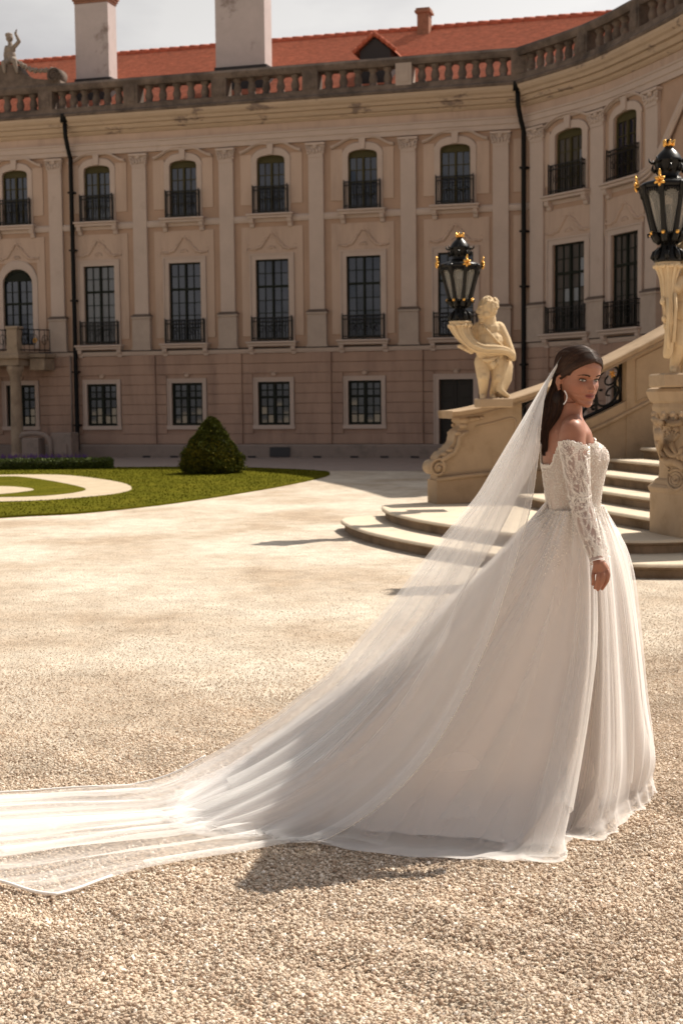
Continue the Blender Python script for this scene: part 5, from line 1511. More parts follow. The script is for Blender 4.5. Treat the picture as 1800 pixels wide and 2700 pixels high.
# roll the head a little
_rl = rad(1); HR, HU = (HR * math.cos(_rl) + HU * math.sin(_rl)), (HU * math.cos(_rl) - HR * math.sin(_rl))
HM = Matrix(((HR.x, HF.x, HU.x, HEADC.x), (HR.y, HF.y, HU.y, HEADC.y), (HR.z, HF.z, HU.z, HEADC.z), (0, 0, 0, 1)))
fz = [-.112, -.108, -.100, -.090, -.076, -.064, -.056, -.048, -.036, -.02, .004, .02, .05, .075, .095, .106, .112]
fF = [.040, .060, .080, .087, .0815, .0875, .0845, .0885, .0850, .0845, .0815, .0885, .0890, .079, .054, .030, .004]
fW = [.010, .017, .029, .038, .0475, .0545, .0575, .060, .0630, .0660, .0675, .0690, .0710, .068, .052, .030, .004]
fB = [.005, .012, .02, .03, .045, .055, .062, .068, .078, .09, .100, .104, .103, .092, .064, .036, .004]
def gs(x, s): return math.exp(-(x / s) ** 2)
def head_pt(phi, z, off=0.0):
    """phi 0 = nose, + = her right; head coordinates"""
    F_, W_, B_ = np.interp(z, fz, fF), np.interp(z, fz, fW), np.interp(z, fz, fB)
    c, s = math.cos(phi), math.sin(phi)
    x = W_ * math.copysign(abs(s) ** .92, s)
    if c >= 0:
        y = F_ * c ** .78
        ax = abs(x)
        nose = 0
        if z > -.042:
            k = np.interp(z, [-.041, -.036, -.030, -.024, -.010, .004, .016], [0, .010, .0205, .0215, .0125, .0045, 0])
            w_ = np.interp(z, [-.036, -.028, -.01, .01], [.0105, .0095, .0075, .008])
            nose = k * gs(ax, w_)
            nose += .0075 * gs(ax - .0125, .0052) * gs(z + .0315, .006)
        y += nose
        y -= .0105 * gs(ax - .032, .0165) * gs(z - .001, .0115)
        y -= .004 * gs(ax - .016, .007) * gs(z - .004, .011)
        y += .0030 * gs(ax - .030, .018) * gs(z - .021, .007)
        y += .0045 * gs(ax - .046, .017) * gs(z + .024, .016)
        y -= .0035 * gs(ax - .044, .014) * gs(z + .058, .016)
        y += .0036 * gs(ax, .016) * gs(z + .0505, .0036) + .0044 * gs(ax, .0145) * gs(z + .0605, .0042)
        y -= .0032 * gs(ax, .024) * gs(z + .0550, .0018)
        y -= .0015 * gs(ax, .004) * gs(z + .041, .004)
        y -= .003 * gs(ax, .02) * gs(z + .0735, .005)
        y += .002 * gs(ax, .016) * gs(z + .091, .009)
    else:
        y = -B_ * abs(c) ** .95
    r_ = math.hypot(x, y) or 1
    if z < -.05: z = z + .36 * max(0, .078 - y) * min(1, (-.05 - z) / .045)
    return Vector((x * (1 + off / r_), y * (1 + off / r_), z + off * max(0, (z - .06) / .05)))
hb = MB()
rings = []
for z in np.concatenate([np.linspace(-.112, -.04, 44), np.linspace(-.038, .03, 40), np.linspace(.034, .112, 34)]):
    rings.append([HM @ head_pt(math.pi * 2 * j / 150, z) for j in range(150)])
hb.loft(rings, True, True, True)
# ears
for sx in (1, -1):
    e0 = Vector((sx * .0715, -.006, -.021))
    R_ = Matrix.Rotation(sx * rad(20), 3, 'Z') @ Matrix.Rotation(rad(-12), 3, 'X')
    ear = [(0, .0, .026, .0045), (0, -.012, .024, .005), (0, -.019, .012, .005), (0, -.017, -.004, .0045), (0, -.008, -.018, .004), (0, .001, -.027, .0055), (0, .005, -.020, .004)]
    hb.tube([HM @ (e0 + R_ @ Vector((sx * .006 if i in (1, 2, 3) else sx * .002, y_, z_))) for i, (x_, y_, z_, r_) in enumerate(ear)], [p[3] for p in ear], 10)
    hb.ell(HM @ (e0 + R_ @ Vector((-sx * .004, -.006, -.002))), (.006, .006, .006), 10, 8)
    bowl = [(e0 + R_ @ Vector((-sx * .001, -.002 - .010 * math.sin(k / 6 * math.pi), .018 - .036 * k / 6))) for k in range(7)]
    hb.tube([HM @ p for p in bowl], .0055, 8)
# torso and neck
rings = []
for z in np.linspace(_tz[0], 1.585, 40): rings.append([torso(2 * math.pi * j / 48, z) for j in range(48)])
hb.loft(rings, True, True, True)
nb = at(1499, 1096, CY)
hb.cap(nb, HM @ Vector((0, -.032, -.055)), .050, .044, 24)
hb.cap(torso(0, 1.50) * .45 + torso(math.pi, 1.50) * .55 + RD * .03, HM @ Vector((.042, -.045, -.05)), .022, .016)      # neck muscle
for sy in (1, -1):
    p0 = Vector((np.interp(1.33, _tz, [t[1] for t in TOR]), CY, 1.375)) + RD * (.060 * sy) + FD * .053
    hb.ell(p0, (.058, .058, .056), 18, 12)
    # clavicle, shoulder cap
    sh = at(1508, 1146, 5.275) if sy > 0 else at(1524, 1150, 5.58)
    nk = Vector((nb.x + .01, CY - .03 * sy, nb.z - .03))
    hb.cap(nk, sh + Vector((0, 0, .018 if sy > 0 else .0)), .040 if sy > 0 else .034, .044 if sy > 0 else .036)
    hb.cap(Vector((nb.x + .045, CY - .025 * sy, nb.z - .045)), sh + Vector((.02, 0, .018)), .008, .009)
    hb.cap(Vector((nb.x - .02, CY - .06 * sy, nb.z - .11)), sh + Vector((-.005, 0, -.02)), .055, .045)
# near arm
ARM = [(1508, 1146, 5.275, .050), (1514, 1190, 5.255, .047), (1519, 1237, 5.245, .043), (1525, 1290, 5.235, .038), (1531, 1330, 5.225, .0355), (1544, 1375, 5.20, .0345), (1560, 1430, 5.165, .0285), (1571, 1468, 5.14, .0215), (1576, 1490, 5.125, .0205)]
armc = catmull([at(x, y, d) for x, y, d, r_ in ARM], 40)
armr = -.0035 + np.interp(np.linspace(0, len(ARM) - 1, 40), range(len(ARM)), [a[3] for a in ARM])
hb.tube([tuple(p) for p in armc], list(armr), 22)
hb.ell(tuple(armc[0]), .050, 20, 14)
# far arm, hidden behind the gown
FA = [at(1524, 1152, 5.58), Vector((.97, 5.66, 1.20)), Vector((1.02, 5.78, 1.0)), Vector((1.05, 5.88, .86))]
hb.tube([tuple(p) for p in catmull(FA, 16)], list(np.interp(np.linspace(0, 3, 16), range(4), [.042, .037, .027, .02])), 14)
# hands
def hand(W0, fingers, palm, thumb):
    for (a, ra), (b_, rb) in palm: hb.cap(a, b_, ra, rb, 12)
    for f in fingers:
        c = catmull([p for p, r_ in f], 12); rr_ = np.interp(np.linspace(0, len(f) - 1, 12), range(len(f)), [r_ for p, r_ in f])
        hb.tube([tuple(p) for p in c], list(rr_), 12); hb.ell(tuple(c[-1]), rr_[-1], 12, 8)
    c = catmull([p for p, r_ in thumb], 10); rr_ = np.interp(np.linspace(0, len(thumb) - 1, 10), range(len(thumb)), [r_ for p, r_ in thumb])
    hb.tube([tuple(p) for p in c], list(rr_), 12); hb.ell(tuple(c[-1]), rr_[-1], 12, 8)
A = lambda x, y, d: at(x, y, d)
wrist = A(1576, 1488, 5.125)
fing = [
    [(A(1564, 1508, 5.135), .0072), (A(1562.5, 1519, 5.125), .0072), (A(1563, 1531, 5.128), .0066), (A(1561.5, 1541, 5.142), .0056)],
    [(A(1576, 1508, 5.122), .0080), (A(1575.5, 1521, 5.112), .0080), (A(1573, 1535, 5.116), .0073), (A(1567, 1550, 5.135), .0060)],
    [(A(1589, 1508, 5.116), .0082), (A(1589, 1521, 5.107), .0083), (A(1585.5, 1537, 5.112), .0076), (A(1575, 1555, 5.135), .0062)],
    [(A(1600.5, 1504, 5.118), .0078), (A(1602, 1516, 5.110), .0080), (A(1599, 1532, 5.116), .0073), (A(1586, 1553, 5.142), .0060)],
]
palm = [((wrist, .019), (A(1566, 1507, 5.135), .010)), ((wrist, .019), (A(1577, 1509, 5.125), .0115)), ((A(1577, 1487, 5.125), .018), (A(1589, 1509, 5.120), .0115)), ((A(1582, 1486, 5.125), .016), (A(1599, 1506, 5.122), .0105)), ((A(1577, 1490, 5.14), .014), (A(1583, 1510, 5.14), .011))]
thumb = [(A(1588, 1486, 5.14), .012), (A(1598, 1500, 5.155), .0105), (A(1600, 1515, 5.165), .0088), (A(1594, 1530, 5.168), .0072)]
hand(wrist, fing, palm, thumb)
fh = Vector((1.05, 5.88, .86))
for k in range(4): hb.cap(fh + Vector((.012 * k - .02, 0, -.06)), fh + Vector((.013 * k - .02, .01, -.15)), .009, .006)
hb.cap(fh, fh + Vector((0, 0, -.07)), .022, .026); hb.cap(fh + Vector((.02, -.01, -.02)), fh + Vector((.03, -.04, -.09)), .011, .008)
# legs under the gown
for sy in (1, -1):
    hp2 = Vector((.87, CY + .03, .93)) + RD * (.05 * sy)
    kn = Vector((.86 - .02 * sy, CY + .05 - .07 * sy, .50)); an = Vector((.84 - .04 * sy, CY + .06 - .07 * sy, .13))
    hb.cap(hp2, kn, .070, .052); hb.cap(kn, an, .050, .034); hb.cap(an, an + Vector((.07, .0, -.095)), .034, .026); hb.cap(an + Vector((-.02, 0, -.02)), an + Vector((-.03, 0, -.105)), .026, .015)
bd = remesh(hb, 'body', .0021, M['skin'], 5, .5, False)
# even out the shoulders and back where the shapes were joined
_co = np.empty(len(bd.vertices) * 3); bd.vertices.foreach_get('co', _co); _co = _co.reshape(-1, 3)
_ed = np.empty(len(bd.edges) * 2, dtype=np.int32); bd.edges.foreach_get('vertices', _ed); _ed = _ed.reshape(-1, 2)
_deg = np.bincount(_ed.ravel(), minlength=len(_co)).astype(float)[:, None]
_k = np.clip((_co[:, 2] - 1.02) / .08, 0, 1) * np.clip((1.560 - _co[:, 2]) / .03, 0, 1)
_hm = np.array(HM.inverted()); _hz = (np.c_[_co, np.ones(len(_co))] @ _hm.T)
_k = np.maximum(_k, (_hz[:, 2] < -.066) * (_hz[:, 1] < .030 + .6 * (_hz[:, 2] + .066)) * (_co[:, 2] > 1.45))
_k = (_k * .6)[:, None]
for _ in range(80):
    _s = np.zeros_like(_co); np.add.at(_s, _ed[:, 0], _co[_ed[:, 1]]); np.add.at(_s, _ed[:, 1], _co[_ed[:, 0]])
    _co = _co * (1 - _k) + (_s / _deg) * _k
bd.vertices.foreach_set('co', _co.ravel()); bd.update()
# tones: lips, blush, brows are true skin colours; mouth line and nostrils painted shade
HMi = np.array(HM.inverted())
co = np.empty(len(bd.vertices) * 3); bd.vertices.foreach_get('co', co); co = co.reshape(-1, 3)
hl = (np.c_[co, np.ones(len(co))] @ HMi.T)[:, :3]
x, y, z = hl.T
face = (y > .03) & (np.abs(x) < .08) & (np.abs(z) < .12)
tone = np.tile(np.array(SKIN), (len(co), 1))
def blend(mask, col):
    global tone
    k = np.clip(mask, 0, 1)[:, None] * face[:, None]
    tone = tone * (1 - k) + np.array(col) * k
ax = np.abs(x)
blend(.45 * np.exp(-((ax - .050) / .02) ** 2 - ((z + .030) / .018) ** 2), (.34, .115, .07))
blend(.55 * np.exp(-((ax - .033) / .018) ** 2 - ((z - .006) / .010) ** 2), (.19, .075, .045))
upl = 1 - ((ax / .0235) ** 2.4 + (np.abs(z + .0520) / .0056) ** 2 )
lol = 1 - ((ax / .0215) ** 2.4 + (np.abs(z + .0590) / .0068) ** 2)
blend(np.clip(np.maximum(upl, lol) * 3, 0, 1) * .9, (.25, .062, .05))
blend(np.exp(-((z + .0552) / .0013) ** 2) * (ax < .0215), (.05, .012, .01))  # shade of the crease between the lips, put into the colour
blend(.9 * np.exp(-((ax - .0085) / .0028) ** 2 - ((z + .0395) / .0020) ** 2), (.10, .04, .03))  # nostril darkness painted on, no opening modelled
at_ = bd.color_attributes.new('tone', 'FLOAT_COLOR', 'POINT')
at_.data.foreach_set('color', np.c_[tone, np.ones(len(tone))].astype(np.float32).ravel())
body_o = link('body', bd, bride)
FB = BVHTree.FromPolygons([tuple(v) for v in co], [tuple(p.vertices) for p in bd.polygons])
def on_face(x_, z_, out_=.0006):
    """point on the skin for head coordinates x, z"""
    o_ = HM @ Vector((x_, .16, z_)); d_ = (HM.to_3x3() @ Vector((0, -1, 0)))
    h = FB.ray_cast(o_, d_)
    p = h[0] if h[0] is not None else HM @ Vector((x_, .085, z_))
    return p - d_ * out_
# eyes
M['eye_white'] = mat('eye_white', (.60, .54, .50), .2, spec=.6); M['iris'] = mat('iris', (.055, .042, .026), .12, spec=.8, var=.3, vscale=900); M['pupil'] = mat('pupil', (.006, .005, .004), .08, spec=.9)
M['lash'] = mat('lash', (.012, .008, .006), .7); M['brow'] = mat('brow_hair', (.045, .024, .014), .7)
for sx in (1, -1):
    cx_, cz_ = sx * .0320, .0005
    n = 18; up_ = []; lo_ = []
    for k in range(n + 1):
        u = -1 + 2 * k / n; xx = cx_ + u * .0142
        out_side = u * sx
        base = .0012 * out_side
        up_.append((xx, cz_ + base + .0050 * (1 - abs(u) ** 2.2))); lo_.append((xx, cz_ + base - .0042 * (1 - abs(u) ** 2.0)))
    # lens shaped eye surface bulging from the socket
    e_ = MB(); rows = 6; grid = []
    def eyep(xx, zz, lift):
        rr2 = ((xx - cx_) / .0142) ** 2
        c = on_face(cx_, cz_, .0)
        h_ = HM.inverted() @ on_face(xx, zz, .0)
        hc = HM.inverted() @ c
        yy = hc.y + .0022 - .0050 * rr2 + lift
        return HM @ Vector((xx, max(yy, h_.y + .0002 + lift), zz))
    for r_ in range(rows + 1):
        for k in range(n + 1):
            f = r_ / rows; xx = up_[k][0]; zz = lo_[k][1] + (up_[k][1] - lo_[k][1]) * f
            grid.append(eyep(xx, zz, 0))
    e_.add(grid, [(r_ * (n + 1) + k, r_ * (n + 1) + k + 1, (r_ + 1) * (n + 1) + k + 1, (r_ + 1) * (n + 1) + k) for r_ in range(rows) for k in range(n)], True)
    eo = e_.build('eye', M['eye_white'], body_o)
    ix = cx_ + .0008
    def disc(rad_, lift, name, m):
        d_ = MB(); vs_ = [eyep(ix, cz_ + .0006, lift)]
        for k in range(20):
            a = k * math.pi / 10; xx = ix + rad_ * math.cos(a); zz = cz_ + .0006 + rad_ * math.sin(a)
            kk = (xx - cx_) / .0142; zt = np.interp(xx, [p[0] for p in up_], [p[1] for p in up_]); zl = np.interp(xx, [p[0] for p in lo_], [p[1] for p in lo_])
            vs_.append(eyep(xx, min(max(zz, zl), zt), lift))
        d_.add(vs_, [(0, 1 + k, 1 + (k + 1) % 20) for k in range(20)], True); return d_.build(name, M[m], body_o)
    disc(.0056, .0003, 'iris', 'iris'); disc(.0026, .0005, 'pupil', 'pupil')
    gl = MB(); gl.ell(eyep(ix - .0016, cz_ + .0024, .0006), .0006, 6, 4); gl.build('catchlight', M['eye_white'], body_o)
    lm = MB()
    lm.tube([eyep(px_, pz_, .0010) for px_, pz_ in up_], [.0006 + .0009 * math.sin(math.pi * (k + 1) / (n + 2)) + (.0005 if (k - n / 2) * sx > 3 else 0) for k in range(n + 1)], 5)
    lm.tube([eyep(px_, pz_, .0006) for px_, pz_ in lo_], .0005, 4)
    for k in range(2, n + 1):
        u = (-1 + 2 * k / n); p = eyep(up_[k][0], up_[k][1], .001)
        q = p + HM.to_3x3() @ Vector((u * .003, .0045, .0042)); lm.tube([p, p.lerp(q, .5) + HM.to_3x3() @ Vector((0, .001, -.0006)), q], [.0004, .0003, .0001], 3)
    lm.build('eyelashes', M['lash'], body_o)
    bw_ = MB(); rb = random.Random(2)
    for k in range(150):
        u = rb.random(); xx = sx * (.0135 + .037 * u); zz = .0170 + .0062 * math.sin(u * math.pi * .72 + .1) - .0016 * u + rb.gauss(0, .0016) * (1 - .65 * u)
        p = on_face(xx, zz, .0006); q = on_face(xx + sx * .0045, zz + .0016 * (1 - 2.2 * u), .0010)
        bw_.tube([p, q], [.00055, .0002], 3)
    bw_.build('eyebrow', M['brow'], body_o)
# fingernails
M['nail'] = mat('fingernail', (.55, .30, .22), .25, spec=.5)
# earrings
M['crystal'] = mat('crystal', (.80, .78, .76), .12, spec=1.0)
for sx in (1, -1):
    if sx > 0: pts = catmull([at(1487.5, 1031, 5.35), at(1491.5, 1038, 5.345), at(1493.5, 1047, 5.343), at(1491, 1057, 5.344), at(1485.5, 1065, 5.347)], 11)
    else:
        b0 = HM @ Vector((-.071, 0, -.046)); pts = [b0 + Vector((0, 0, -.006 * k)) for k in range(7)]
    em = MB()
    for p in pts: em.ell(tuple(p), .0030, 8, 6)
    em.build('earring', M['crystal'], bride)

# ------------------------------------------------------------------ hair
def hair_mat():
    m = bpy.data.materials.new('dark_brown_hair'); m.use_nodes = True
    t = m.node_tree; b = t.nodes['Principled BSDF']; pin(b, 'Roughness', .45); pin(b, 'Specular IOR Level', .28)
    a = t.nodes.new('ShaderNodeAttribute'); a.attribute_name = 'tone'
    t.links.new(a.outputs['Color'], b.inputs['Base Color']); return m
M['hair'] = hair_mat()
hmask = lambda p: p.y < .024 + .74 * p.z and (p.z > .012 - .0 or p.y < -.012)
shell = MB(); zs = np.linspace(-.075, .112, 90); nphi = 220
gr = []
for z in zs:
    for j in range(nphi): gr.append(head_pt(2 * math.pi * j / nphi, z, .0022))
fs = []
for i in range(len(zs) - 1):
    for j in range(nphi):
        q = (i * nphi + j, i * nphi + (j + 1) % nphi, (i + 1) * nphi + (j + 1) % nphi, (i + 1) * nphi + j)
        c = sum((gr[k] for k in q), Vector()) / 4
        if hmask(c): fs.append(q)
shell.add([HM @ p for p in gr], fs, True)
FALL = [(1478, 1000, 5.425, .020, .030), (1461, 1045, 5.43, .036, .062), (1457, 1075, 5.43, .034, .060), (1450, 1105, 5.425, .031, .055), (1444, 1135, 5.42, .027, .050), (1438, 1162, 5.41, .022, .042), (1434, 1184, 5.40, .015, .03), (1433, 1202, 5.395, .006, .012)]
fc = [at(a, b, d) for a, b, d, e, f in FALL]
def fall_at(t):
    c = catmull(fc, 60); i = min(59, max(0, int(t * 59))); return Vector(c[i])
FCURVE = catmull(fc, 61)
def fall_pt(t, u, w_):
    """t along the fall, (u, w) in the unit disc"""
    i = t * 60; i0 = min(59, int(i)); c = Vector(FCURVE[i0]).lerp(Vector(FCURVE[i0 + 1]), i - i0)
    hx = 1.2 * np.interp(t * 7, range(8), [f[3] for f in FALL]); hy = np.interp(t * 7, range(8), [f[4] for f in FALL])
    wave = .016 * math.sin(t * 9.5 + w_ * 1.2) * t + .012 * max(0, t - .85) / .15
    return c + Vector((u * hx + wave, w_ * hy, 0))
rings = [[fall_pt(t, .82 * math.cos(a), .86 * math.sin(a)) for a in np.linspace(0, 2 * math.pi, 29)[:-1]] for t in np.linspace(0, 1, 40)]
shell.loft(rings, True, True, True)
me = shell.data('hair', M['hair'])
ca = me.color_attributes.new('tone', 'FLOAT_COLOR', 'POINT'); ca.data.foreach_set('color', [v for _ in range(len(me.vertices)) for v in (.014, .0065, .004, 1)])
hair_o = link('hair', me, bride)
rh = random.Random(4)
hv, hf_, hc_ = [], [], []
def strand(pts, r_, col):
    n = len(pts); o = len(hv)
    up = Vector((0, 0, 1))
    for i, p in enumerate(pts):
        d = (pts[min(i + 1, n - 1)] - pts[max(i - 1, 0)]).normalized()
        a = d.cross(Vector((.3, .9, .2))).normalized(); b = a.cross(d)
        rr_ = r_ * (1 - .75 * (i / (n - 1)) ** 2)
        for k in range(3):
            an = k * 2.0944; hv.append(tuple(p + (a * math.cos(an) + b * math.sin(an)) * rr_)); hc_.extend((*col, 1))
    for i in range(n - 1):
        for k in range(3):
            hf_.append((o + 3 * i + k, o + 3 * i + (k + 1) % 3, o + 3 * i + 3 + (k + 1) % 3, o + 3 * i + 3 + k))
def dirpt(d, off):
    """point on the head surface in direction d (head coordinates)"""
    d = d.normalized(); lo, hi = .02, .16
    for _ in range(18):
        m_ = (lo + hi) / 2; p = d * m_
        zc = min(max(p.z, -.11), .1119)
        F_, W_, B_ = np.interp(zc, fz, fF), np.interp(zc, fz, fW), np.interp(zc, fz, fB)
        e = (p.x / W_) ** 2 + (p.y / (F_ if p.y > 0 else B_)) ** 2
        if abs(p.z) > .1119 or e > 1: hi = m_
        else: lo = m_
    return d * (lo + off)
for i in range(4200):
    s_ = 1 if rh.random() < .62 else -1
    v = rh.random() ** 1.35                             # 0 = front of the parting, 1 = crown
    al = rad(41 + 92 * v + rh.gauss(0, 1.0))
    root = Vector((s_ * rh.uniform(-.006, .03), math.cos(al), math.sin(al))).normalized()
    ga = Vector((s_ * (.072 - .05 * max(0, v - .35)), -.030 - .075 * v + rh.gauss(0, .006), -.004 - .03 * rh.random() + .012 * (1 - v)))
    off = rh.uniform(.0045, .0115)
    pts = []
    up_mid = Vector((s_ * .088, .066 - .135 * v + rh.gauss(0, .003), .038 + .021 * v))
    for k in range(9):
        t = k / 8
        d = root * (1 - t) ** 2 * .12 + up_mid * 2 * t * (1 - t) + ga * t * t if False else (root * .115 * (1 - t) ** 2 + up_mid * 2 * t * (1 - t) + ga * t * t)
        pts.append(HM @ dirpt(d, off))
    side = pts[-1]
    # fall
    wv = (-.8 if s_ > 0 else .8) * rh.uniform(.1, 1.1); uu = rh.uniform(-1.0, 1.0)
    q = math.hypot(wv, uu)
    if q > 1: wv /= q; uu /= q
    ln = min(1, rh.uniform(.72, 1.0)); m_ = 14
    t0 = .12 + .1 * rh.random()
    for k in range(1, m_ + 1):
        t = t0 + (ln - t0) * k / m_
        pts.append(fall_pt(t, uu, wv) + Vector((rh.gauss(0, .0009), rh.gauss(0, .0009), 0)))
    pts = [Vector(p) for p in catmull(pts, 26)]
    c = rh.uniform(.55, 2.1); warm = rh.random()
    strand(pts, rh.uniform(.0005, .0009), (.030 * c + .050 * (warm > .80), .0138 * c + .024 * (warm > .80), .0080 * c + .011 * (warm > .80)))
for i in range(170):                                             # flyaway and baby hairs
    al = rad(rh.uniform(42, 128)); s_ = rh.choice((-1, 1)); root = Vector((s_ * rh.uniform(0, .75), math.cos(al), math.sin(al))).normalized()
    p = HM @ dirpt(root, .009); d = (HM.to_3x3() @ Vector((s_ * rh.uniform(.2, 1), -rh.uniform(.2, 1.2), rh.uniform(-.2, .5)))).normalized(); pts = []
    for k in range(7):
        pts.append(p.copy()); p = p + d * rh.uniform(.006, .011); d = (d + Vector((rh.gauss(0, .12), rh.gauss(0, .12), -.14))).normalized()
    strand(pts, .00028, (.05, .026, .014))
for i in range(130):
    t0 = rh.uniform(.1, .8); a_ = rh.uniform(0, 6.28); pts = []
    for k in range(9):
        pts.append(fall_pt(min(1, t0 + .022 * k), math.cos(a_) * (1.05 + .03 * k), math.sin(a_) * (1.05 + .03 * k)) + Vector((rh.gauss(0, .001), rh.gauss(0, .001), 0)))
    strand(pts, .0003, (.05, .026, .014))
me = bpy.data.meshes.new('hair_strands'); me.from_pydata(hv, [], hf_); me.materials.append(M['hair'])
me.polygons.foreach_set('use_smooth', [True] * len(me.polygons))
ca = me.color_attributes.new('tone', 'FLOAT_COLOR', 'POINT'); ca.data.foreach_set('color', hc_)
tag(link('hair_strands', me, hair_o), kind='stuff')
# ------------------------------------------------------------------ gown
def cloth_mat(name, col, trans=.3, alpha=1.0, facing=0.0, rough=.8, streak=0.0, weave=0.0):
    m = bpy.data.materials.new(name); m.use_nodes = True
    t = m.node_tree; t.nodes.clear(); n = t.nodes.new
    o = n('ShaderNodeOutputMaterial'); d = n('ShaderNodeBsdfDiffuse'); tl = n('ShaderNodeBsdfTranslucent'); mx_ = n('ShaderNodeMixShader')
    d.inputs[0].default_value = (*col, 1); tl.inputs[0].default_value = (*col, 1); mx_.inputs[0].default_value = trans
    t.links.new(d.outputs[0], mx_.inputs[1]); t.links.new(tl.outputs[0], mx_.inputs[2])
    last = mx_.outputs[0]
    if alpha >= 1:
        gl = n('ShaderNodeBsdfGlossy'); gl.inputs['Roughness'].default_value = .45; gl.inputs[0].default_value = (.9, .88, .85, 1); lw = n('ShaderNodeLayerWeight'); lw.inputs[0].default_value = .35
        mu_ = n('ShaderNodeMath'); mu_.operation = 'MULTIPLY'; mu_.inputs[1].default_value = .10; t.links.new(lw.outputs['Fresnel'], mu_.inputs[0])
        m2 = n('ShaderNodeMixShader'); t.links.new(mu_.outputs[0], m2.inputs[0]); t.links.new(last, m2.inputs[1]); t.links.new(gl.outputs[0], m2.inputs[2]); last = m2.outputs[0]
    else:
        tr = n('ShaderNodeBsdfTransparent'); m2 = n('ShaderNodeMixShader')
        lw = n('ShaderNodeLayerWeight'); lw.inputs[0].default_value = .5
        pw = n('ShaderNodeMath'); pw.operation = 'POWER'; pw.inputs[1].default_value = 2.0; t.links.new(lw.outputs['Facing'], pw.inputs[0])
        ma = n('ShaderNodeMath'); ma.operation = 'MULTIPLY_ADD'; ma.inputs[1].default_value = facing; ma.inputs[2].default_value = alpha; t.links.new(pw.outputs[0], ma.inputs[0])
        fac = ma.outputs[0]
        if streak:
            uv = n('ShaderNodeUVMap'); mp_ = n('ShaderNodeMapping'); mp_.inputs['Scale'].default_value = (5, .7, 1); t.links.new(uv.outputs[0], mp_.inputs[0])
            nz_ = n('ShaderNodeTexNoise'); nz_.inputs['Scale'].default_value = 1.0; nz_.inputs['Detail'].default_value = 2; nz_.inputs['Roughness'].default_value = .45; t.links.new(mp_.outputs[0], nz_.inputs['Vector'])
            mr = n('ShaderNodeMapRange'); mr.inputs['From Min'].default_value = .32; mr.inputs['From Max'].default_value = .68; mr.inputs['To Min'].default_value = 1 - streak; mr.inputs['To Max'].default_value = 1 + streak * 1.1
            t.links.new(nz_.outputs['Fac'], mr.inputs['Value'])
            mm = n('ShaderNodeMath'); mm.operation = 'MULTIPLY'; t.links.new(fac, mm.inputs[0]); t.links.new(mr.outputs[0], mm.inputs[1]); fac = mm.outputs[0]
            sx_ = n('ShaderNodeSeparateXYZ'); t.links.new(uv.outputs[0], sx_.inputs[0])
            g0 = n('ShaderNodeMapRange'); g0.inputs['From Min'].default_value = .05; g0.inputs['From Max'].default_value = .42; g0.inputs['To Min'].default_value = 3.0; g0.inputs['To Max'].default_value = 1.0
            t.links.new(sx_.outputs['Y'], g0.inputs['Value'])
            mg = n('ShaderNodeMath'); mg.operation = 'MULTIPLY'; t.links.new(fac, mg.inputs[0]); t.links.new(g0.outputs[0], mg.inputs[1])
            g1 = n('ShaderNodeMapRange'); g1.inputs['From Min'].default_value = .74; g1.inputs['From Max'].default_value = .90; g1.inputs['To Min'].default_value = 1.0; g1.inputs['To Max'].default_value = .85
            t.links.new(sx_.outputs['Y'], g1.inputs['Value'])
            mh = n('ShaderNodeMath'); mh.operation = 'MULTIPLY'; t.links.new(mg.outputs[0], mh.inputs[0]); t.links.new(g1.outputs[0], mh.inputs[1]); fac = mh.outputs[0]
            mp2 = n('ShaderNodeMapping'); mp2.inputs['Scale'].default_value = (26, 1.3, 1); t.links.new(uv.outputs[0], mp2.inputs[0])
            nz2_ = n('ShaderNodeTexNoise'); nz2_.inputs['Scale'].default_value = 1.0; nz2_.inputs['Detail'].default_value = 4; t.links.new(mp2.outputs[0], nz2_.inputs['Vector'])
            a1 = n('ShaderNodeMapRange'); a1.inputs['From Min'].default_value = .66; a1.inputs['From Max'].default_value = .84; a1.inputs['To Min'].default_value = 0; a1.inputs['To Max'].default_value = 3.2; t.links.new(sx_.outputs['Y'], a1.inputs['Value'])
            b1 = n('ShaderNodeMath'); b1.operation = 'SUBTRACT'; b1.inputs[1].default_value = .5; t.links.new(nz2_.outputs['Fac'], b1.inputs[0])
            b2 = n('ShaderNodeMath'); b2.operation = 'MULTIPLY_ADD'; b2.inputs[2].default_value = 1.0; t.links.new(b1.outputs[0], b2.inputs[0]); t.links.new(a1.outputs[0], b2.inputs[1])
            b3 = n('ShaderNodeMath'); b3.operation = 'MULTIPLY'; t.links.new(fac, b3.inputs[0]); t.links.new(b2.outputs[0], b3.inputs[1]); fac = b3.outputs[0]
        cl = n('ShaderNodeClamp'); t.links.new(fac, cl.inputs[0]); t.links.new(cl.outputs[0], m2.inputs[0])
        t.links.new(tr.outputs[0], m2.inputs[1]); t.links.new(last, m2.inputs[2]); last = m2.outputs[0]
    t.links.new(last, o.inputs[0])
    return m
M['satin'] = cloth_mat('ivory_satin_tulle', (.88, .82, .77), trans=.13)
M['overlay'] = cloth_mat('sheer_overlay_tulle', (.96, .94, .925), trans=.35, alpha=.24, facing=.45)
M['veil'] = cloth_mat('veil_tulle', (.975, .965, .955), trans=.45, alpha=.32, facing=.34, streak=.24)
M['fold'] = cloth_mat('folded_tulle', (.96, .945, .92), trans=.4, alpha=.20, facing=.5)
M['mesh'] = cloth_mat('nude_dress_mesh', (.84, .75, .70), trans=.3, alpha=.48, facing=.4)
M['bead'] = mat('pearl_bead', (.84, .80, .74), .3, spec=.7)
M['bodice'] = cloth_mat('beaded_bodice_mesh', (.66, .565, .50), trans=.15)
M['trim_w'] = mat('veil_edge_cord', (.86, .83, .79), .55)

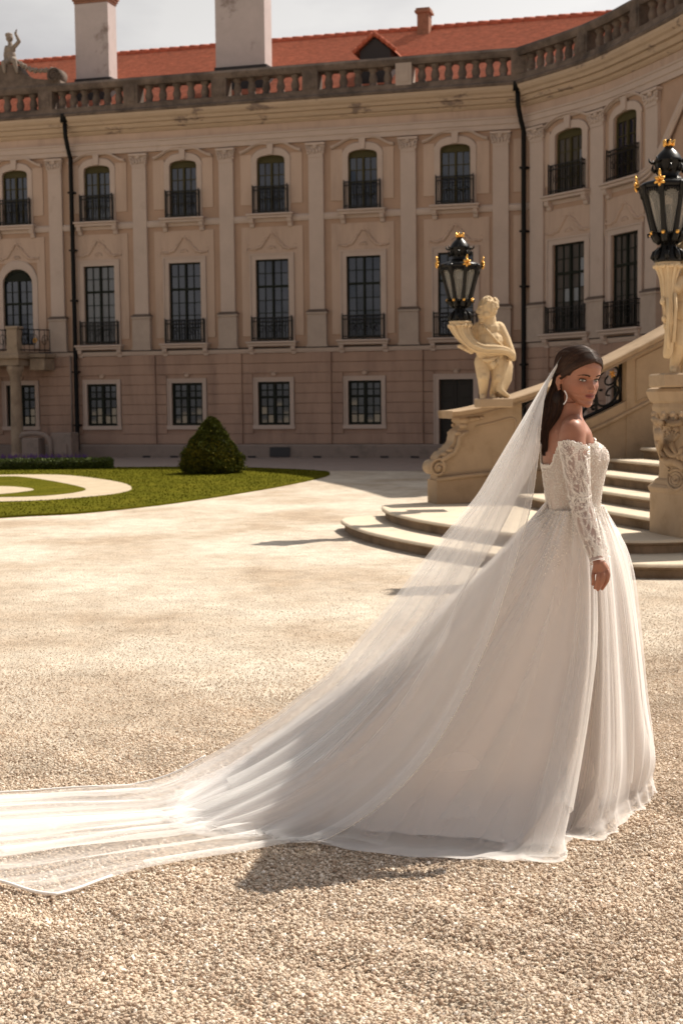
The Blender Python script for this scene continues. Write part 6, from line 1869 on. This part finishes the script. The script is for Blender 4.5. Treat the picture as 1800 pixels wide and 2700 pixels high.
ZW = 1.195
def waist_pt(phi): return torso(phi, ZW, .010)
def stn(pts, ys):
    """skirt rib from photographed outline points at depths ys"""
    yy = np.interp(np.linspace(0, 1, len(pts)), np.linspace(0, 1, len(ys)), ys)
    return [at(p[0], p[1], y) for p, y in zip(pts, yy)]
RIBS = [
    (0.05, stn([(1588, 1334), (1624, 1412), (1653, 1492), (1670, 1607), (1693, 1837), (1711, 1952), (1717, 2015), (1690, 2100)], [5.44, 5.5, 5.56, 5.62])),
    (0.40, stn([(1580, 1335), (1612, 1430), (1637, 1540), (1657, 1720), (1668, 1880), (1673, 2000), (1668, 2070), (1648, 2160)], [5.38, 5.40, 5.42, 5.41])),
    (0.60, stn([(1575, 1336), (1602, 1435), (1624, 1550), (1641, 1730), (1651, 1890), (1650, 2010), (1640, 2085), (1622, 2172)], [5.36, 5.38, 5.38, 5.36])),
    (0.80, stn([(1565, 1337), (1594, 1440), (1611, 1570), (1624, 1750), (1631, 1900), (1628, 2030), (1614, 2110), (1590, 2214)], [5.32, 5.29, 5.25, 5.16])),
    (0.98, stn([(1556, 1338), (1584, 1450), (1598, 1590), (1607, 1770), (1608, 1930), (1603, 2050), (1592, 2120), (1572, 2208)], [5.305, 5.27, 5.22, 5.11])),
    (1.15, stn([(1549, 1340), (1575, 1460), (1587, 1610), (1589, 1790), (1584, 1950), (1577, 2070), (1562, 2150), (1528, 2246)], [5.285, 5.22, 5.15, 5.03])),
    (1.30, stn([(1540, 1342), (1564, 1470), (1573, 1620), (1570, 1800), (1555, 1970), (1536, 2090), (1516, 2160), (1486, 2236)], [5.285, 5.26, 5.22, 5.10])),
    (1.42, stn([(1534, 1344), (1556, 1475), (1562, 1620), (1556, 1800), (1534, 1975), (1508, 2100), (1484, 2180), (1448, 2250)], [5.28, 5.25, 5.20, 5.02])),
    (1.52, stn([(1528, 1345), (1549, 1480), (1553, 1607), (1549, 1720), (1532, 1845), (1503, 2010), (1468, 2165), (1430, 2300)], [5.275, 5.17, 5.06, 4.80])),
    (1.62, stn([(1520, 1346), (1530, 1490), (1524, 1625), (1510, 1760), (1480, 1900), (1440, 2060), (1398, 2195), (1360, 2302)], [5.275, 5.22, 5.15, 5.05, 4.80])),
    (1.80, stn([(1506, 1347), (1490, 1495), (1462, 1635), (1422, 1775), (1370, 1920), (1300, 2080), (1240, 2200), (1190, 2300)], [5.28, 5.24, 5.18, 5.09, 4.82])),
    (2.00, stn([(1492, 1347), (1448, 1485), (1396, 1620), (1330, 1760), (1250, 1910), (1130, 2080), (1050, 2195), (990, 2284)], [5.29, 5.25, 5.20, 5.13, 4.89])),
    (2.25, stn([(1476, 1347), (1428, 1460), (1362, 1585), (1276, 1725), (1170, 1885), (1012, 2068), (892, 2186), (800, 2254)], [5.315, 5.28, 5.24, 5.18, 5.02])),
    (2.60, stn([(1458, 1347), (1414, 1410), (1350, 1497), (1268, 1605), (1156, 1745), (975, 1945), (770, 2125), (560, 2238)], [5.36, 5.33, 5.29, 5.10])),
    (2.95, stn([(1446, 1346), (1400, 1382), (1345, 1435), (1280, 1505), (1190, 1610), (1055, 1770), (800, 2010), (465, 2200)], [5.41, 5.41, 5.40, 5.26])),
]
# far side of the gown
FAR = [(3.25, (-.66, 5.62)), (3.6, (-.50, 5.92)), (3.95, (-.15, 6.06)), (4.3, (.20, 6.10)), (4.7, (.55, 6.08)), (5.1, (.85, 6.02)), (5.5, (1.08, 5.90)), (5.85, (1.17, 5.74))]
for ph, (hx, hy) in FAR:
    w_ = waist_pt(ph); r_ = []
    for v, s_ in ((0, 0), (.16, .22), (.33, .42), (.5, .60), (.66, .75), (.82, .88), (.92, .955), (1, 1)):
        bk = 1 - min(1, abs(ph - 3.3) / 1.2)
        s2 = s_ * (1 - bk) + v ** 1.4 * bk
        r_.append(Vector((w_.x + (hx - w_.x) * s2, w_.y + (hy - w_.y) * s2, ZW * (1 - v) + .004)))
    RIBS.append((ph, r_))
NV, NU = 84, 420
ribv = np.array([catmull(r_, NV) for ph, r_ in RIBS])          # ribs x NV x 3
phs = [ph for ph, r_ in RIBS]
ext_i = list(range(len(RIBS)))
def ring_interp(arr, phs, n):
    """periodic cubic interpolation across the ribs"""
    m_ = len(phs); P_ = np.array(phs + [phs[0] + 2 * math.pi])
    out_ = []
    for u in np.linspace(phs[0], phs[0] + 2 * math.pi, n + 1)[:-1]:
        i = np.searchsorted(P_, u, side='right') - 1; i = min(i, m_ - 1)
        p0, p1, p2, p3 = arr[(i - 1) % m_], arr[i % m_], arr[(i + 1) % m_], arr[(i + 2) % m_]
        t0 = phs[(i - 1) % m_] - (2 * math.pi if i == 0 else 0); t1 = P_[i]; t2 = P_[i + 1]; t3 = phs[(i + 2) % m_] + (2 * math.pi if i + 2 >= m_ else 0)
        s_ = (u - t1) / (t2 - t1)
        m1 = (p2 - p0) / (t2 - t0) * (t2 - t1); m2 = (p3 - p1) / (t3 - t1) * (t2 - t1)
        out_.append((2 * s_ ** 3 - 3 * s_ ** 2 + 1) * p1 + (s_ ** 3 - 2 * s_ ** 2 + s_) * m1 + (-2 * s_ ** 3 + 3 * s_ ** 2) * p2 + (s_ ** 3 - s_ ** 2) * m2)
    return np.array(out_)
SK = ring_interp(ribv, phs, NU)                                # NU x NV x 3
_kr = np.hanning(25); _kr /= _kr.sum()                          # soften the front pleats
_pad = np.concatenate([SK[-12:], SK, SK[:12]]); _sm = sum(_kr[q] * _pad[q:q + NU] for q in range(25))
_uw = np.linspace(phs[0], phs[0] + 2 * math.pi, NU + 1)[:-1]
_wt = (np.clip((_uw - .05) / .2, 0, 1) * np.clip((1.32 - _uw) / .15, 0, 1))[:, None, None] * np.clip(np.linspace(0, 1, NV) * 5, 0, 1)[None, :, None] * .85
SK = SK * (1 - _wt) + _sm * _wt
US = np.linspace(phs[0], phs[0] + 2 * math.pi, NU + 1)[:-1]
def snoise(u, v, seed):
    r_ = np.random.RandomState(seed); s_ = 0
    for k in range(7):
        a, b, c, d = r_.uniform(2, 9), r_.uniform(-2, 3.5), r_.uniform(0, 6.3), r_.uniform(.5, 1)
        s_ = s_ + d * np.sin(round(a) * u + b * v * 3 + c)
    return s_ / 4
def normals(G):
    du = np.roll(G, -1, 0) - np.roll(G, 1, 0); dv = np.gradient(G, axis=1)
    n = np.cross(du, dv); l = np.linalg.norm(n, axis=2, keepdims=True); n = n / np.maximum(l, 1e-9)
    c = G.mean((0,)); sgn = np.sign(((G - c[None]) * n).sum(2, keepdims=True).mean())
    return n * (sgn if sgn != 0 else 1)
vv = np.linspace(0, 1, NV)[None, :]; uu_ = US[:, None]
NRM = normals(SK)
ple = np.sin(uu_ * 34 + 1.3 * np.sin(uu_ * 5)) * .004 * np.exp(-((vv - .05) / .10) ** 2)
soft = (snoise(uu_ * 1.6, vv * .7, 3) * .042 + .034 * np.sin(uu_ * 7.5 + 1.2 * np.sin(uu_ * 2) + 1.5 * vv) * np.exp(-((uu_ - 2.1) / .7) ** 2)) * vv ** .8 * (1 - .55 * vv)
fine = np.sin(uu_ * 52 + 3 * np.sin(uu_ * 7) + 2 * vv) * .0022 * np.clip(np.exp(-((uu_ - .7) / .5) ** 2) + np.exp(-((uu_ - 6.6) / .5) ** 2), 0, 1) * np.sin(np.clip(vv, 0, 1) * math.pi) ** .5
low_ = np.clip((.30 - SK[:, :, 2]) / .30, 0, 1)
back_ = np.exp(-((uu_ - 3.0) / .75) ** 2)
puff = (np.sin(uu_ * 17 + 4 * np.sin(uu_ * 3.1) + vv * 2) * .030 + np.sin(uu_ * 9 + 1.0 + vv * 5) * .035) * back_ * low_ * np.clip((1.03 - vv) / .2, 0, 1)
wavy = .0 * low_
D_ = ple + soft * (1 - low_ * .6) + fine + puff
SK2 = SK + NRM * D_[:, :, None]
# hem laid on the gravel, slightly scalloped
hemk = np.clip((vv - .93) / .07, 0, 1)
SK2[:, :, :2] += (NRM[:, :, :2] * (snoise(uu_ * 4, vv * 0, 12) * .020 * hemk)[:, :, None])
SK2[:, :, 2] = np.maximum(SK2[:, :, 2], .010 + .012 * (1 + snoise(uu_ * 5, vv * 0, 14)) * hemk * .6)
def grid_obj(G, name, m, parent, closed=True, uvs=False, thick=0):
    nu, nv = G.shape[:2]
    me = bpy.data.meshes.new(name)
    vs_ = G.reshape(-1, 3).tolist(); fs = []
    for i in range(nu if closed else nu - 1):
        k = (i + 1) % nu
        for j in range(nv - 1): fs.append((i * nv + j, k * nv + j, k * nv + j + 1, i * nv + j + 1))
    me.from_pydata(vs_, [], fs); me.materials.append(M[m]); me.polygons.foreach_set('use_smooth', [True] * len(fs))
    if uvs:
        ul = me.uv_layers.new(name='UVMap'); li = np.empty(len(me.loops), dtype=np.int32); me.loops.foreach_get('vertex_index', li)
        ul.data.foreach_set('uv', np.c_[(li // nv) / (nu - 1), (li % nv) / (nv - 1)].astype(np.float32).ravel())
    return link(name, me, parent), me
def strips(G, items, name, parent, lift, closed):
    """doubled folds of tulle lying on a cloth grid: (u, drift, width start, width end, t0, t1)"""
    nu, nv = G.shape[:2]; res = None
    nr = normals(G) if closed else None
    if nr is None:
        nr = np.cross(np.gradient(G, axis=0), np.gradient(G, axis=1)); nr /= np.maximum(np.linalg.norm(nr, axis=2, keepdims=True), 1e-9)
        vw = np.array(CAMP)[None, None] - G; nr *= np.sign((nr * vw).sum(2, keepdims=True))
    def smp(A, i, j):
        i0 = int(math.floor(i)); f = i - i0; j0 = min(nv - 2, int(j)); h = j - j0
        if closed: a, b = i0 % nu, (i0 + 1) % nu
        else: a, b = min(max(i0, 0), nu - 1), min(max(i0 + 1, 0), nu - 1)
        return (A[a, j0] * (1 - h) + A[a, j0 + 1] * h) * (1 - f) + (A[b, j0] * (1 - h) + A[b, j0 + 1] * h) * f
    mb_ = MB(); 
    for u, dr, w0, w1, t0, t1 in items:
        rows = []
        for k in range(60):
            t = t0 + (t1 - t0) * k / 59; c = u + dr * (t - t0) ** 1.4 + .004 * nu * math.sin(t * 7 + u) * t
            w_ = (w0 + (w1 - w0) * k / 59)
            rows.append([Vector(smp(G, c + w_ * e, t * (nv - 1)) + smp(nr, c + w_ * e, t * (nv - 1)) * (lift * (.4 + 1.4 * (1 - e * e)) )) for e in (-1, -.5, 0, .5, 1)])
        n_ = len(rows)
        mb_.add([p for r_ in rows for p in r_], [(5 * a + b, 5 * a + b + 1, 5 * a + b + 6, 5 * a + b + 5) for a in range(n_ - 1) for b in range(4)], True)
    return tag(mb_.build(name, M['fold'], parent), kind='stuff')
SIN = SK2.copy()                                               # the lining ends short of the sheer hem
inl = np.clip((vv - .66) / .34, 0, 1) ** 1.3 * (np.exp(-((uu_ - 1.95) / .62) ** 2) + .45 * np.exp(-((uu_ - .6) / .7) ** 2))
SIN[:, :, :2] -= (NRM[:, :, :2] / np.maximum(np.linalg.norm(NRM[:, :, :2], axis=2, keepdims=True), 1e-6)) * (.24 * inl)[:, :, None]
skirt, skm = grid_obj(SIN, 'skirt', 'satin', bride)
# sheer top layer, standing a little off the satin with its own soft folds
OV = SK2 + NRM * ((.012 + .010 * snoise(uu_, vv, 8) + .006 * np.sin(uu_ * 40 + 5 * np.sin(uu_ * 4))) * np.clip(vv * 5, .15, 1))[:, :, None]
hem_out = np.clip((vv - .9) / .1, 0, 1)[:, :, None]
OV[:, :, :2] += (NRM[:, :, :2] * .05) * hem_out
OV[:, :, 2] = np.maximum(OV[:, :, 2], .016)
ov_o, ovm = grid_obj(OV, 'tulle_overlay', 'overlay', bride)
O2 = SK2 + NRM * ((.004 + .008 * snoise(uu_ * 1.3, vv, 23)) * np.clip(vv * 5, .1, 1) - .03 * np.clip((vv - .6) / .4, 0, 1) * np.exp(-((uu_ - 1.95) / .8) ** 2))[:, :, None]
O2[:, :, 2] = np.maximum(O2[:, :, 2], .012)
grid_obj(O2, 'tulle_underlay', 'overlay', bride)
_ui = lambda u: (u - US[0]) / (2 * math.pi) * NU
rs_ = random.Random(8)
its = []
for u_ in (.62, 1.02, 1.5, 1.62, 1.86, 2.05, 2.34, 2.6, 2.9):
    its.append((_ui(u_), _ui(US[0] + rs_.uniform(-.16, .16)), rs_.uniform(.6, 1.6), rs_.uniform(2.0, 7.5), rs_.uniform(.03, .2), rs_.uniform(.8, .985)))
strips(OV, its, 'tulle_fold', ov_o, .006, True)
SKB = BVHTree.FromPolygons([tuple(p) for p in OV.reshape(-1, 3)], [tuple(p.vertices) for p in ovm.polygons])

# bodice
def ztop(phi):
    a = (phi + math.pi) % (2 * math.pi) - math.pi
    b = abs(abs(a) - math.pi)                                  # 0 at the spine
    q = min(1, max(0, (b - .38) / .55)); back = 1.350 + .095 * q * q * (3 - 2 * q)
    front = 1.437 + .012 * math.cos(2 * a)
    k = min(1, max(0, (b - .85) / .30))
    return back * (1 - k) + front * k
def bod(phi, f, off=.006):
    z0_ = 1.168; z = z0_ + (ztop(phi) - z0_) * f
    p = torso(phi, z, off)
    a = (phi + math.pi) % (2 * math.pi) - math.pi
    for sy in (1, -1):                                         # bust cups
        c = Vector((np.interp(1.375, _tz, [t[1] for t in TOR]), CY, 1.375)) + RD * (.060 * sy) + FD * .053
        d = p - c
        if d.length < .063 and d.dot(FD) > -.02:
            q = c + d.normalized() * .0635; p = p.lerp(q, .9)
    return p
NBU, NBV = 120, 40
BG = np.array([[tuple(bod(2 * math.pi * i / NBU, j / (NBV - 1))) for j in range(NBV)] for i in range(NBU)])
bodice, bdm = grid_obj(BG, 'bodice', 'bodice', bride)
# sleeves
NS = 60
def arm_frame(t):
    i = t * 39; i0 = min(38, int(i)); c = Vector(armc[i0]).lerp(Vector(armc[i0 + 1]), i - i0)
    d = (Vector(armc[i0 + 1]) - Vector(armc[i0])).normalized()
    a = d.cross(Vector((0, 1, 0))).normalized(); b = a.cross(d).normalized()
    return c, d, a, b, float(np.interp(i, range(40), armr))
T_END = .955
def slv(u, v, off=.0045):
    """u around 0..1, v along 0..1 from the off-shoulder edge to the cuff"""
    an = 2 * math.pi * u
    t0 = .085 - .035 * math.cos(an - math.pi)                  # neckline tilts up towards the front
    t = t0 + (T_END - t0) * v
    c, d, a, b, r_ = arm_frame(t)
    loose = .0015 + .003 * math.exp(-((v - 0) / .15) ** 2) + .0035 * math.exp(-((v - 1) / .06) ** 2)
    return c + (a * math.cos(an) + b * math.sin(an)) * (r_ + off + loose + .0012 * math.sin(an * 3 + v * 40) * math.exp(-((v - .45) / .15) ** 2))
SG = np.array([[tuple(slv(i / 48, j / (NS - 1))) for j in range(NS)] for i in range(48)])
sleeve, slm = grid_obj(SG, 'sleeve', 'mesh', bride)
ce = MB()
ce.tube([slv(i / 24, .995, .0052) for i in range(25)], .0016, 5); ce.build('cuff_edge', M['trim_w'], sleeve)
fsg = []
fcv = catmull(FA, 40)
for i in range(24):
    an = 2 * math.pi * i / 24; col_ = []
    for j in range(4, 37):
        d = Vector(fcv[min(j + 1, 39)] - fcv[j - 1]).normalized(); a = d.cross(Vector((0, 1, .01))).normalized(); b = a.cross(d)
        col_.append(tuple(Vector(fcv[j]) + (a * math.cos(an) + b * math.sin(an)) * (float(np.interp(j, [0, 13, 26, 39], [.047, .037, .027, .02])) + .006)))
    fsg.append(col_)
grid_obj(np.array(fsg), 'sleeve', 'mesh', bride)

# ---- embroidery of small raised leaves and beads
class Beads:
    def __init__(s): s.mb = MB()
    def leaf(s, p, n, d, ln, w, h):
        n = n.normalized(); d = (d - n * d.dot(n)).normalized(); e = n.cross(d)
        v_ = [p, p + d * ln * .45 + e * w + n * h * .4, p + d * ln, p + d * ln * .45 - e * w + n * h * .4, p + d * ln * .5 + n * h]
        s.mb.add(v_, [(0, 1, 4), (1, 2, 4), (2, 3, 4), (3, 0, 4)], False)
    def bead(s, p, r_): s.mb.ell(p, r_, 6, 4)
rbz = random.Random(21)
def surf_fn(fn, eps=.004):
    def f(u, v):
        p = fn(u, v); a = fn(u + eps, v) - fn(u - eps, v); b = fn(u, min(1, v + eps)) - fn(u, max(0, v - eps))
        n = a.cross(b).normalized(); return p, n, a.normalized(), b.normalized()
    return f
def vine(B, f, u, v, ang, length, step, size, sgn, curl=0.0, usc=1.0, vsc=1.0):
    """a sprig: leaf pairs along a curved stem; u, v step scaled to metres"""
    n_ = int(length / step)
    for k in range(n_):
        u += math.cos(ang) * step * usc; v += math.sin(ang) * step * vsc; ang += curl
        if not (0.005 < v < .93): return
        p, n, a, b = f(u, v); n = n * sgn
        d = (a * math.cos(ang) + b * math.sin(ang))
        for s_ in (-1, 1):
            dd = (a * math.cos(ang + s_ * .75) + b * math.sin(ang + s_ * .75))
            B.leaf(p, n, dd, size * rbz.uniform(.8, 1.25), size * .30, size * .38)
        if rbz.random() < .5: B.bead(p + n * .001, size * .24)
    B.leaf(p, n, d, size * 1.2, size * .3, size * .4)
sf = surf_fn(lambda u, v: slv(u, v, .0062))
Bs = Beads()
p_, n_, a_, b_ = sf(.5, .5)
c_ = arm_frame(.5)[0]; sg = 1 if n_.dot(p_ - c_) > 0 else -1
US_, VS_ = 1 / .25, 1 / .36
for k in range(330):
    u = rbz.random(); v = rbz.random() ** 1.2 * .9
    a0 = math.pi / 2 + rbz.gauss(0, .55)
    vine(Bs, sf, u, v, a0, rbz.uniform(.03, .08), .0042, .0050, sg, rbz.uniform(-.10, .10), US_, VS_)
for k in range(44):                                            # flowers
    u, v = rbz.random(), rbz.uniform(.03, .8); p, n, a, b = sf(u, v); n = n * sg
    for q in range(6):
        an = q * 1.047; Bs.leaf(p, n, a * math.cos(an) + b * math.sin(an), .0062, .0021, .0022)
    Bs.bead(p + n * .002, .0022)
for k in range(760):                                           # dense edge at the neckline
    u, v = rbz.random(), abs(rbz.gauss(0, .028)); p, n, a, b = sf(u, v); n = n * sg; an = rbz.uniform(0, 6.28)
    Bs.leaf(p, n, a * math.cos(an) + b * math.sin(an), .0062, .0022, .0028)
tag(Bs.mb.build('embroidery', M['bead'], sleeve), kind='stuff')
bf = surf_fn(lambda u, v: bod(2 * math.pi * u, max(0, min(1, v)), .0075))
Bb = Beads()
p_, n_, a_, b_ = bf(.25, .5); sgb = 1 if n_.dot(RD) > 0 else -1
for k in range(7000):
    u = rbz.random(); v = rbz.random()
    b_ang = abs(u - .5)
    sheer = (.035 < b_ang < .075) and v < .7                   # see-through strips beside the back seam
    if sheer and rbz.random() < .72: continue
    p, n, a, b = bf(u, v); n = n * sgb; an = rbz.uniform(0, 6.28)
    if rbz.random() < .72: Bb.leaf(p, n, a * math.cos(an) + b * math.sin(an), rbz.uniform(.0035, .0066), rbz.uniform(.0012, .0021), rbz.uniform(.0012, .0026))
    else: Bb.bead(p + n * .0008, rbz.uniform(.0011, .0022))
for k in range(700):                                           # raised top edge
    u = rbz.random(); p, n, a, b = bf(u, 1 - abs(rbz.gauss(0, .025))); n = n * sgb; an = rbz.uniform(0, 6.28)
    Bb.leaf(p, n, a * math.cos(an) + b * math.sin(an), .0085, .003, .004)
tag(Bb.mb.build('embroidery', M['bead'], bodice), kind='stuff')
# sprays running down from the waist over the skirt
Bk = Beads()
def skp(u, v):
    fu = ((u - US[0]) / (2 * math.pi) * NU) % NU; i = int(fu) % NU; j = v * (NV - 1); j0 = min(NV - 2, int(j))
    a = OV[i, j0] * (1 - (j - j0)) + OV[i, j0 + 1] * (j - j0); b = OV[(i + 1) % NU, j0] * (1 - (j - j0)) + OV[(i + 1) % NU, j0 + 1] * (j - j0)
    return Vector(a * (1 - fu % 1) + b * (fu % 1))
kf = surf_fn(skp, .012)
for k in range(2600):
    u = rbz.uniform(.1, 3.3)
    lim = .05 + .13 * (.5 + .5 * math.cos((u - 2.05) * 5.2)) ** 2 + .05 * (u > 2.4)
    v = lim * rbz.random() ** 1.7 + rbz.uniform(0, .004)
    p, n, a, b = kf(u, v); n = n if n.dot(p - Vector((.9, CY, p.z))) > 0 else -n
    an = rbz.uniform(0, 6.28)
    if rbz.random() < .55: Bk.leaf(p, n, a * math.cos(an) + b * math.sin(an), rbz.uniform(.004, .008), .0019, .0028)
    else: Bk.bead(p + n * .001, rbz.uniform(.001, .0019))
tag(Bk.mb.build('embroidery', M['bead'], ov_o), kind='stuff')

# ------------------------------------------------------------------ veil
veil = thing('veil', 'x', 'veil') if False else None
E1 = [(1481, 937, 5.40), (1452, 985, 5.37), (1437, 1030, 5.345), (1429, 1085, 5.33), (1423, 1140, 5.33), (1420, 1185, 5.33), (1413, 1240, 5.31), (1401, 1320, 5.27), (1378, 1410, 5.22), (1338, 1540, 5.16), (1290, 1680, 5.11), (1215, 1850, 5.05), (1130, 1990, 5.0), (1030, 2100, 4.97), (905, 2190, 4.99), (770, 2246, 4.99), (640, 2278, 4.90), (480, 2305, 4.80), (330, 2338, 4.68), (215, 2378, 4.55), (150, 2398, 4.49)]
E2 = [(1481, 937, 5.40), (1454, 985, 5.42), (1441, 1030, 5.44), (1433, 1085, 5.46), (1428, 1140, 5.47), (1424, 1185, 5.47), (1395, 1250, 5.46), (1362, 1310, 5.45), (1330, 1375, 5.43), (1295, 1440, 5.42), (1255, 1505, 5.40), (1190, 1595, 5.38), (1118, 1693, 5.36), (1050, 1790, 5.34), (960, 1900, 5.33), (860, 2010, 5.32), (740, 2100, 5.28), (600, 2170, 5.2), (400, 2225, 5.1), (200, 2262, 5.0), (-60, 2310, 4.85)]
EF = [(1481, 937, 5.40), (1446, 990, 5.43), (1412, 1045, 5.44), (1378, 1102, 5.45), (1343, 1160, 5.46), (1300, 1232, 5.47), (1257, 1303, 5.48), (1203, 1369, 5.50), (1148, 1435, 5.51), (1085, 1515, 5.53), (1022, 1596, 5.55), (947, 1682, 5.57), (872, 1768, 5.60), (792, 1831, 5.62), (712, 1894, 5.64), (610, 1958, 5.65), (528, 2003, 5.66), (436, 2049, 5.66), (300, 2080, 5.68), (130, 2102, 5.70), (-140, 2135, 5.66)]
def edge_px(E, n):
    return catmull([Vector(p) for p in E], n)
def lift_to_skirt(p, gap):
    """keep a veil point outside the gown: pushed off along the line of sight where the cloth would meet it"""
    d = p - CAMP; l = d.length; h = SKB.ray_cast(CAMP, d / l, l + .5)
    if h[0] is not None:
        hl_ = (h[0] - CAMP).length
        if hl_ - gap < l: p = CAMP + d / l * (hl_ - gap)
    return p
def sheet(EA, EB, na, nt_, seed, amp, gap, name, bulge=0.0, parent=None, ripples=(2, 5, 9), spread=0):
    A_, B_ = edge_px(EA, nt_), edge_px(EB, nt_)
    G = np.zeros((na, nt_, 3)); r_ = np.random.RandomState(seed); ph = r_.uniform(0, 6.3, 8)
    for i in range(na):
        a = i / (na - 1)
        for j in range(nt_):
            t = j / (nt_ - 1)
            q = A_[j] * (1 - a) + B_[j] * a
            if spread: q = q + np.array([-spread * math.sin(math.pi * a) ** .6 * max(0, (t - .86) / .14) ** 1.3, 0, 0])
            p = at(q[0], q[1], q[2])
            G[i, j] = p
    nrm = np.cross(np.gradient(G, axis=0), np.gradient(G, axis=1)); l = np.linalg.norm(nrm, axis=2, keepdims=True); nrm /= np.maximum(l, 1e-9)
    aa = np.linspace(0, 1, na)[:, None]; tt = np.linspace(0, 1, nt_)[None, :]
    w_ = np.sin(aa * math.pi) ** .5 * np.clip(tt * 6, 0, 1)
    wid = np.linalg.norm(G[-1] - G[0], axis=1)[None, :]
    fold = sum(np.sin(2 * math.pi * k * (aa + .025 * np.sin(2.5 * tt * math.pi + ph[m_])) + ph[m_ + 3]) / k ** 1.0 for m_, k in enumerate(ripples))
    damp = 1 - .45 * np.clip((tt - .72) / .2, 0, 1)
    G += nrm * (fold * amp * w_ * np.minimum(1, wid * 1.3) ** 1.5 * damp)[:, :, None]
    # slack of the free cloth between its edges
    G[:, :, 2] -= bulge * (np.sin(aa * math.pi) * np.sin(np.clip(tt / .8, 0, 1) * math.pi))
    for i in range(na):
        for j in range(nt_):
            p = lift_to_skirt(Vector(G[i, j]), gap)
            a, t = aa[i, 0], tt[0, j]
            fl = .022 + .020 * (1 + math.sin(a * 47 + 5 * math.sin(t * 9) + seed)) * (.5 + .5 * math.sin(a * 9 + t * 6))
            fl = .014 + (fl - .014) * (1 - .8 * min(1, max(0, (t - .88) / .08)))
            if p.z < fl: p.z = fl
            G[i, j] = p
    return G
GA = sheet(E2, EF, 70, 150, 1, .016, .012, 'veil', .01)
EFi = [(x + (6 if k else 0), y + (10 if k else 0), d - .03) for k, (x, y, d) in enumerate(EF)]
mid = [(e[0] * .30 + f[0] * .70, e[1] * .30 + f[1] * .70 + (14 if k > 3 else 0), e[2] * .30 + f[2] * .70 - .05) for k, (e, f) in enumerate(zip(E1, EF))]
GB = sheet(E1, EFi, 90, 150, 2, .020, .020, 'veil', .02, spread=230)
GC = sheet(E2, mid, 40, 150, 5, .012, .030, 'veil', .0, ripples=(2, 5, 9))
vo, vm_ = grid_obj(GA, 'veil', 'veil', bride, closed=False, uvs=True)
v2, _ = grid_obj(GB, 'veil_layer', 'veil', vo, closed=False, uvs=True)
GC = GC[:, :112]
v3, _ = grid_obj(GC, 'veil_layer', 'veil', vo, closed=False, uvs=True)
rs_ = random.Random(15)
its = [(rs_.uniform(4, 85), rs_.uniform(-8, 8), rs_.uniform(1.5, 4.0), rs_.uniform(1.0, 6.0), rs_.uniform(.02, .25), rs_.uniform(.6, .99)) for _ in range(7)]
strips(GB, its, 'veil_fold', vo, .006, False)
its = [(rs_.uniform(4, 66), rs_.uniform(-5, 5), rs_.uniform(1.2, 3.0), rs_.uniform(.8, 4.0), rs_.uniform(.02, .25), rs_.uniform(.6, .99)) for _ in range(4)]
strips(GA, its, 'veil_fold', vo, .005, False)
def trim(G, row, name, off=-.003, a=0, b=None):
    mb = MB(); pts = [Vector(p) for p in G[row][a:b]]
    pts = [p + (CAMP - p).normalized() * .004 for p in pts]
    mb.tube([tuple(p) for p in pts], .0016, 4)
    acc = 0; last = pts[0]
    for p in pts[1:]:
        d = (p - last).length; k = 0
        n_ = max(1, int(d / .0055))
        for q in range(n_):
            c = last.lerp(p, (q + .5) / n_); mb.ell(c + Vector((rbz.gauss(0, .0012), 0, rbz.gauss(0, .0012))), rbz.uniform(.0014, .0026), 6, 4)
        last = p
    return tag(mb.build(name, M['bead'], vo), kind='stuff')
trim(GB, 0, 'beaded_edge', a=14, b=112); trim(GA, 0, 'beaded_edge', a=30, b=90)
# satin cord along the far end and the corner of the hem
hem = MB()
cpts = [GB[0][j] for j in range(120, 150)]
end = [GB[i][149] for i in range(0, 90)]
hem.tube([tuple(Vector(p) + Vector((0, 0, .004))) for p in cpts[-14:] + end], .0055, 6)
hem.tube([tuple(Vector(p) + Vector((0, 0, .004))) for p in GA[-1][118:150]], .004, 5)
hem.build('hem_cord', M['trim_w'], vo)
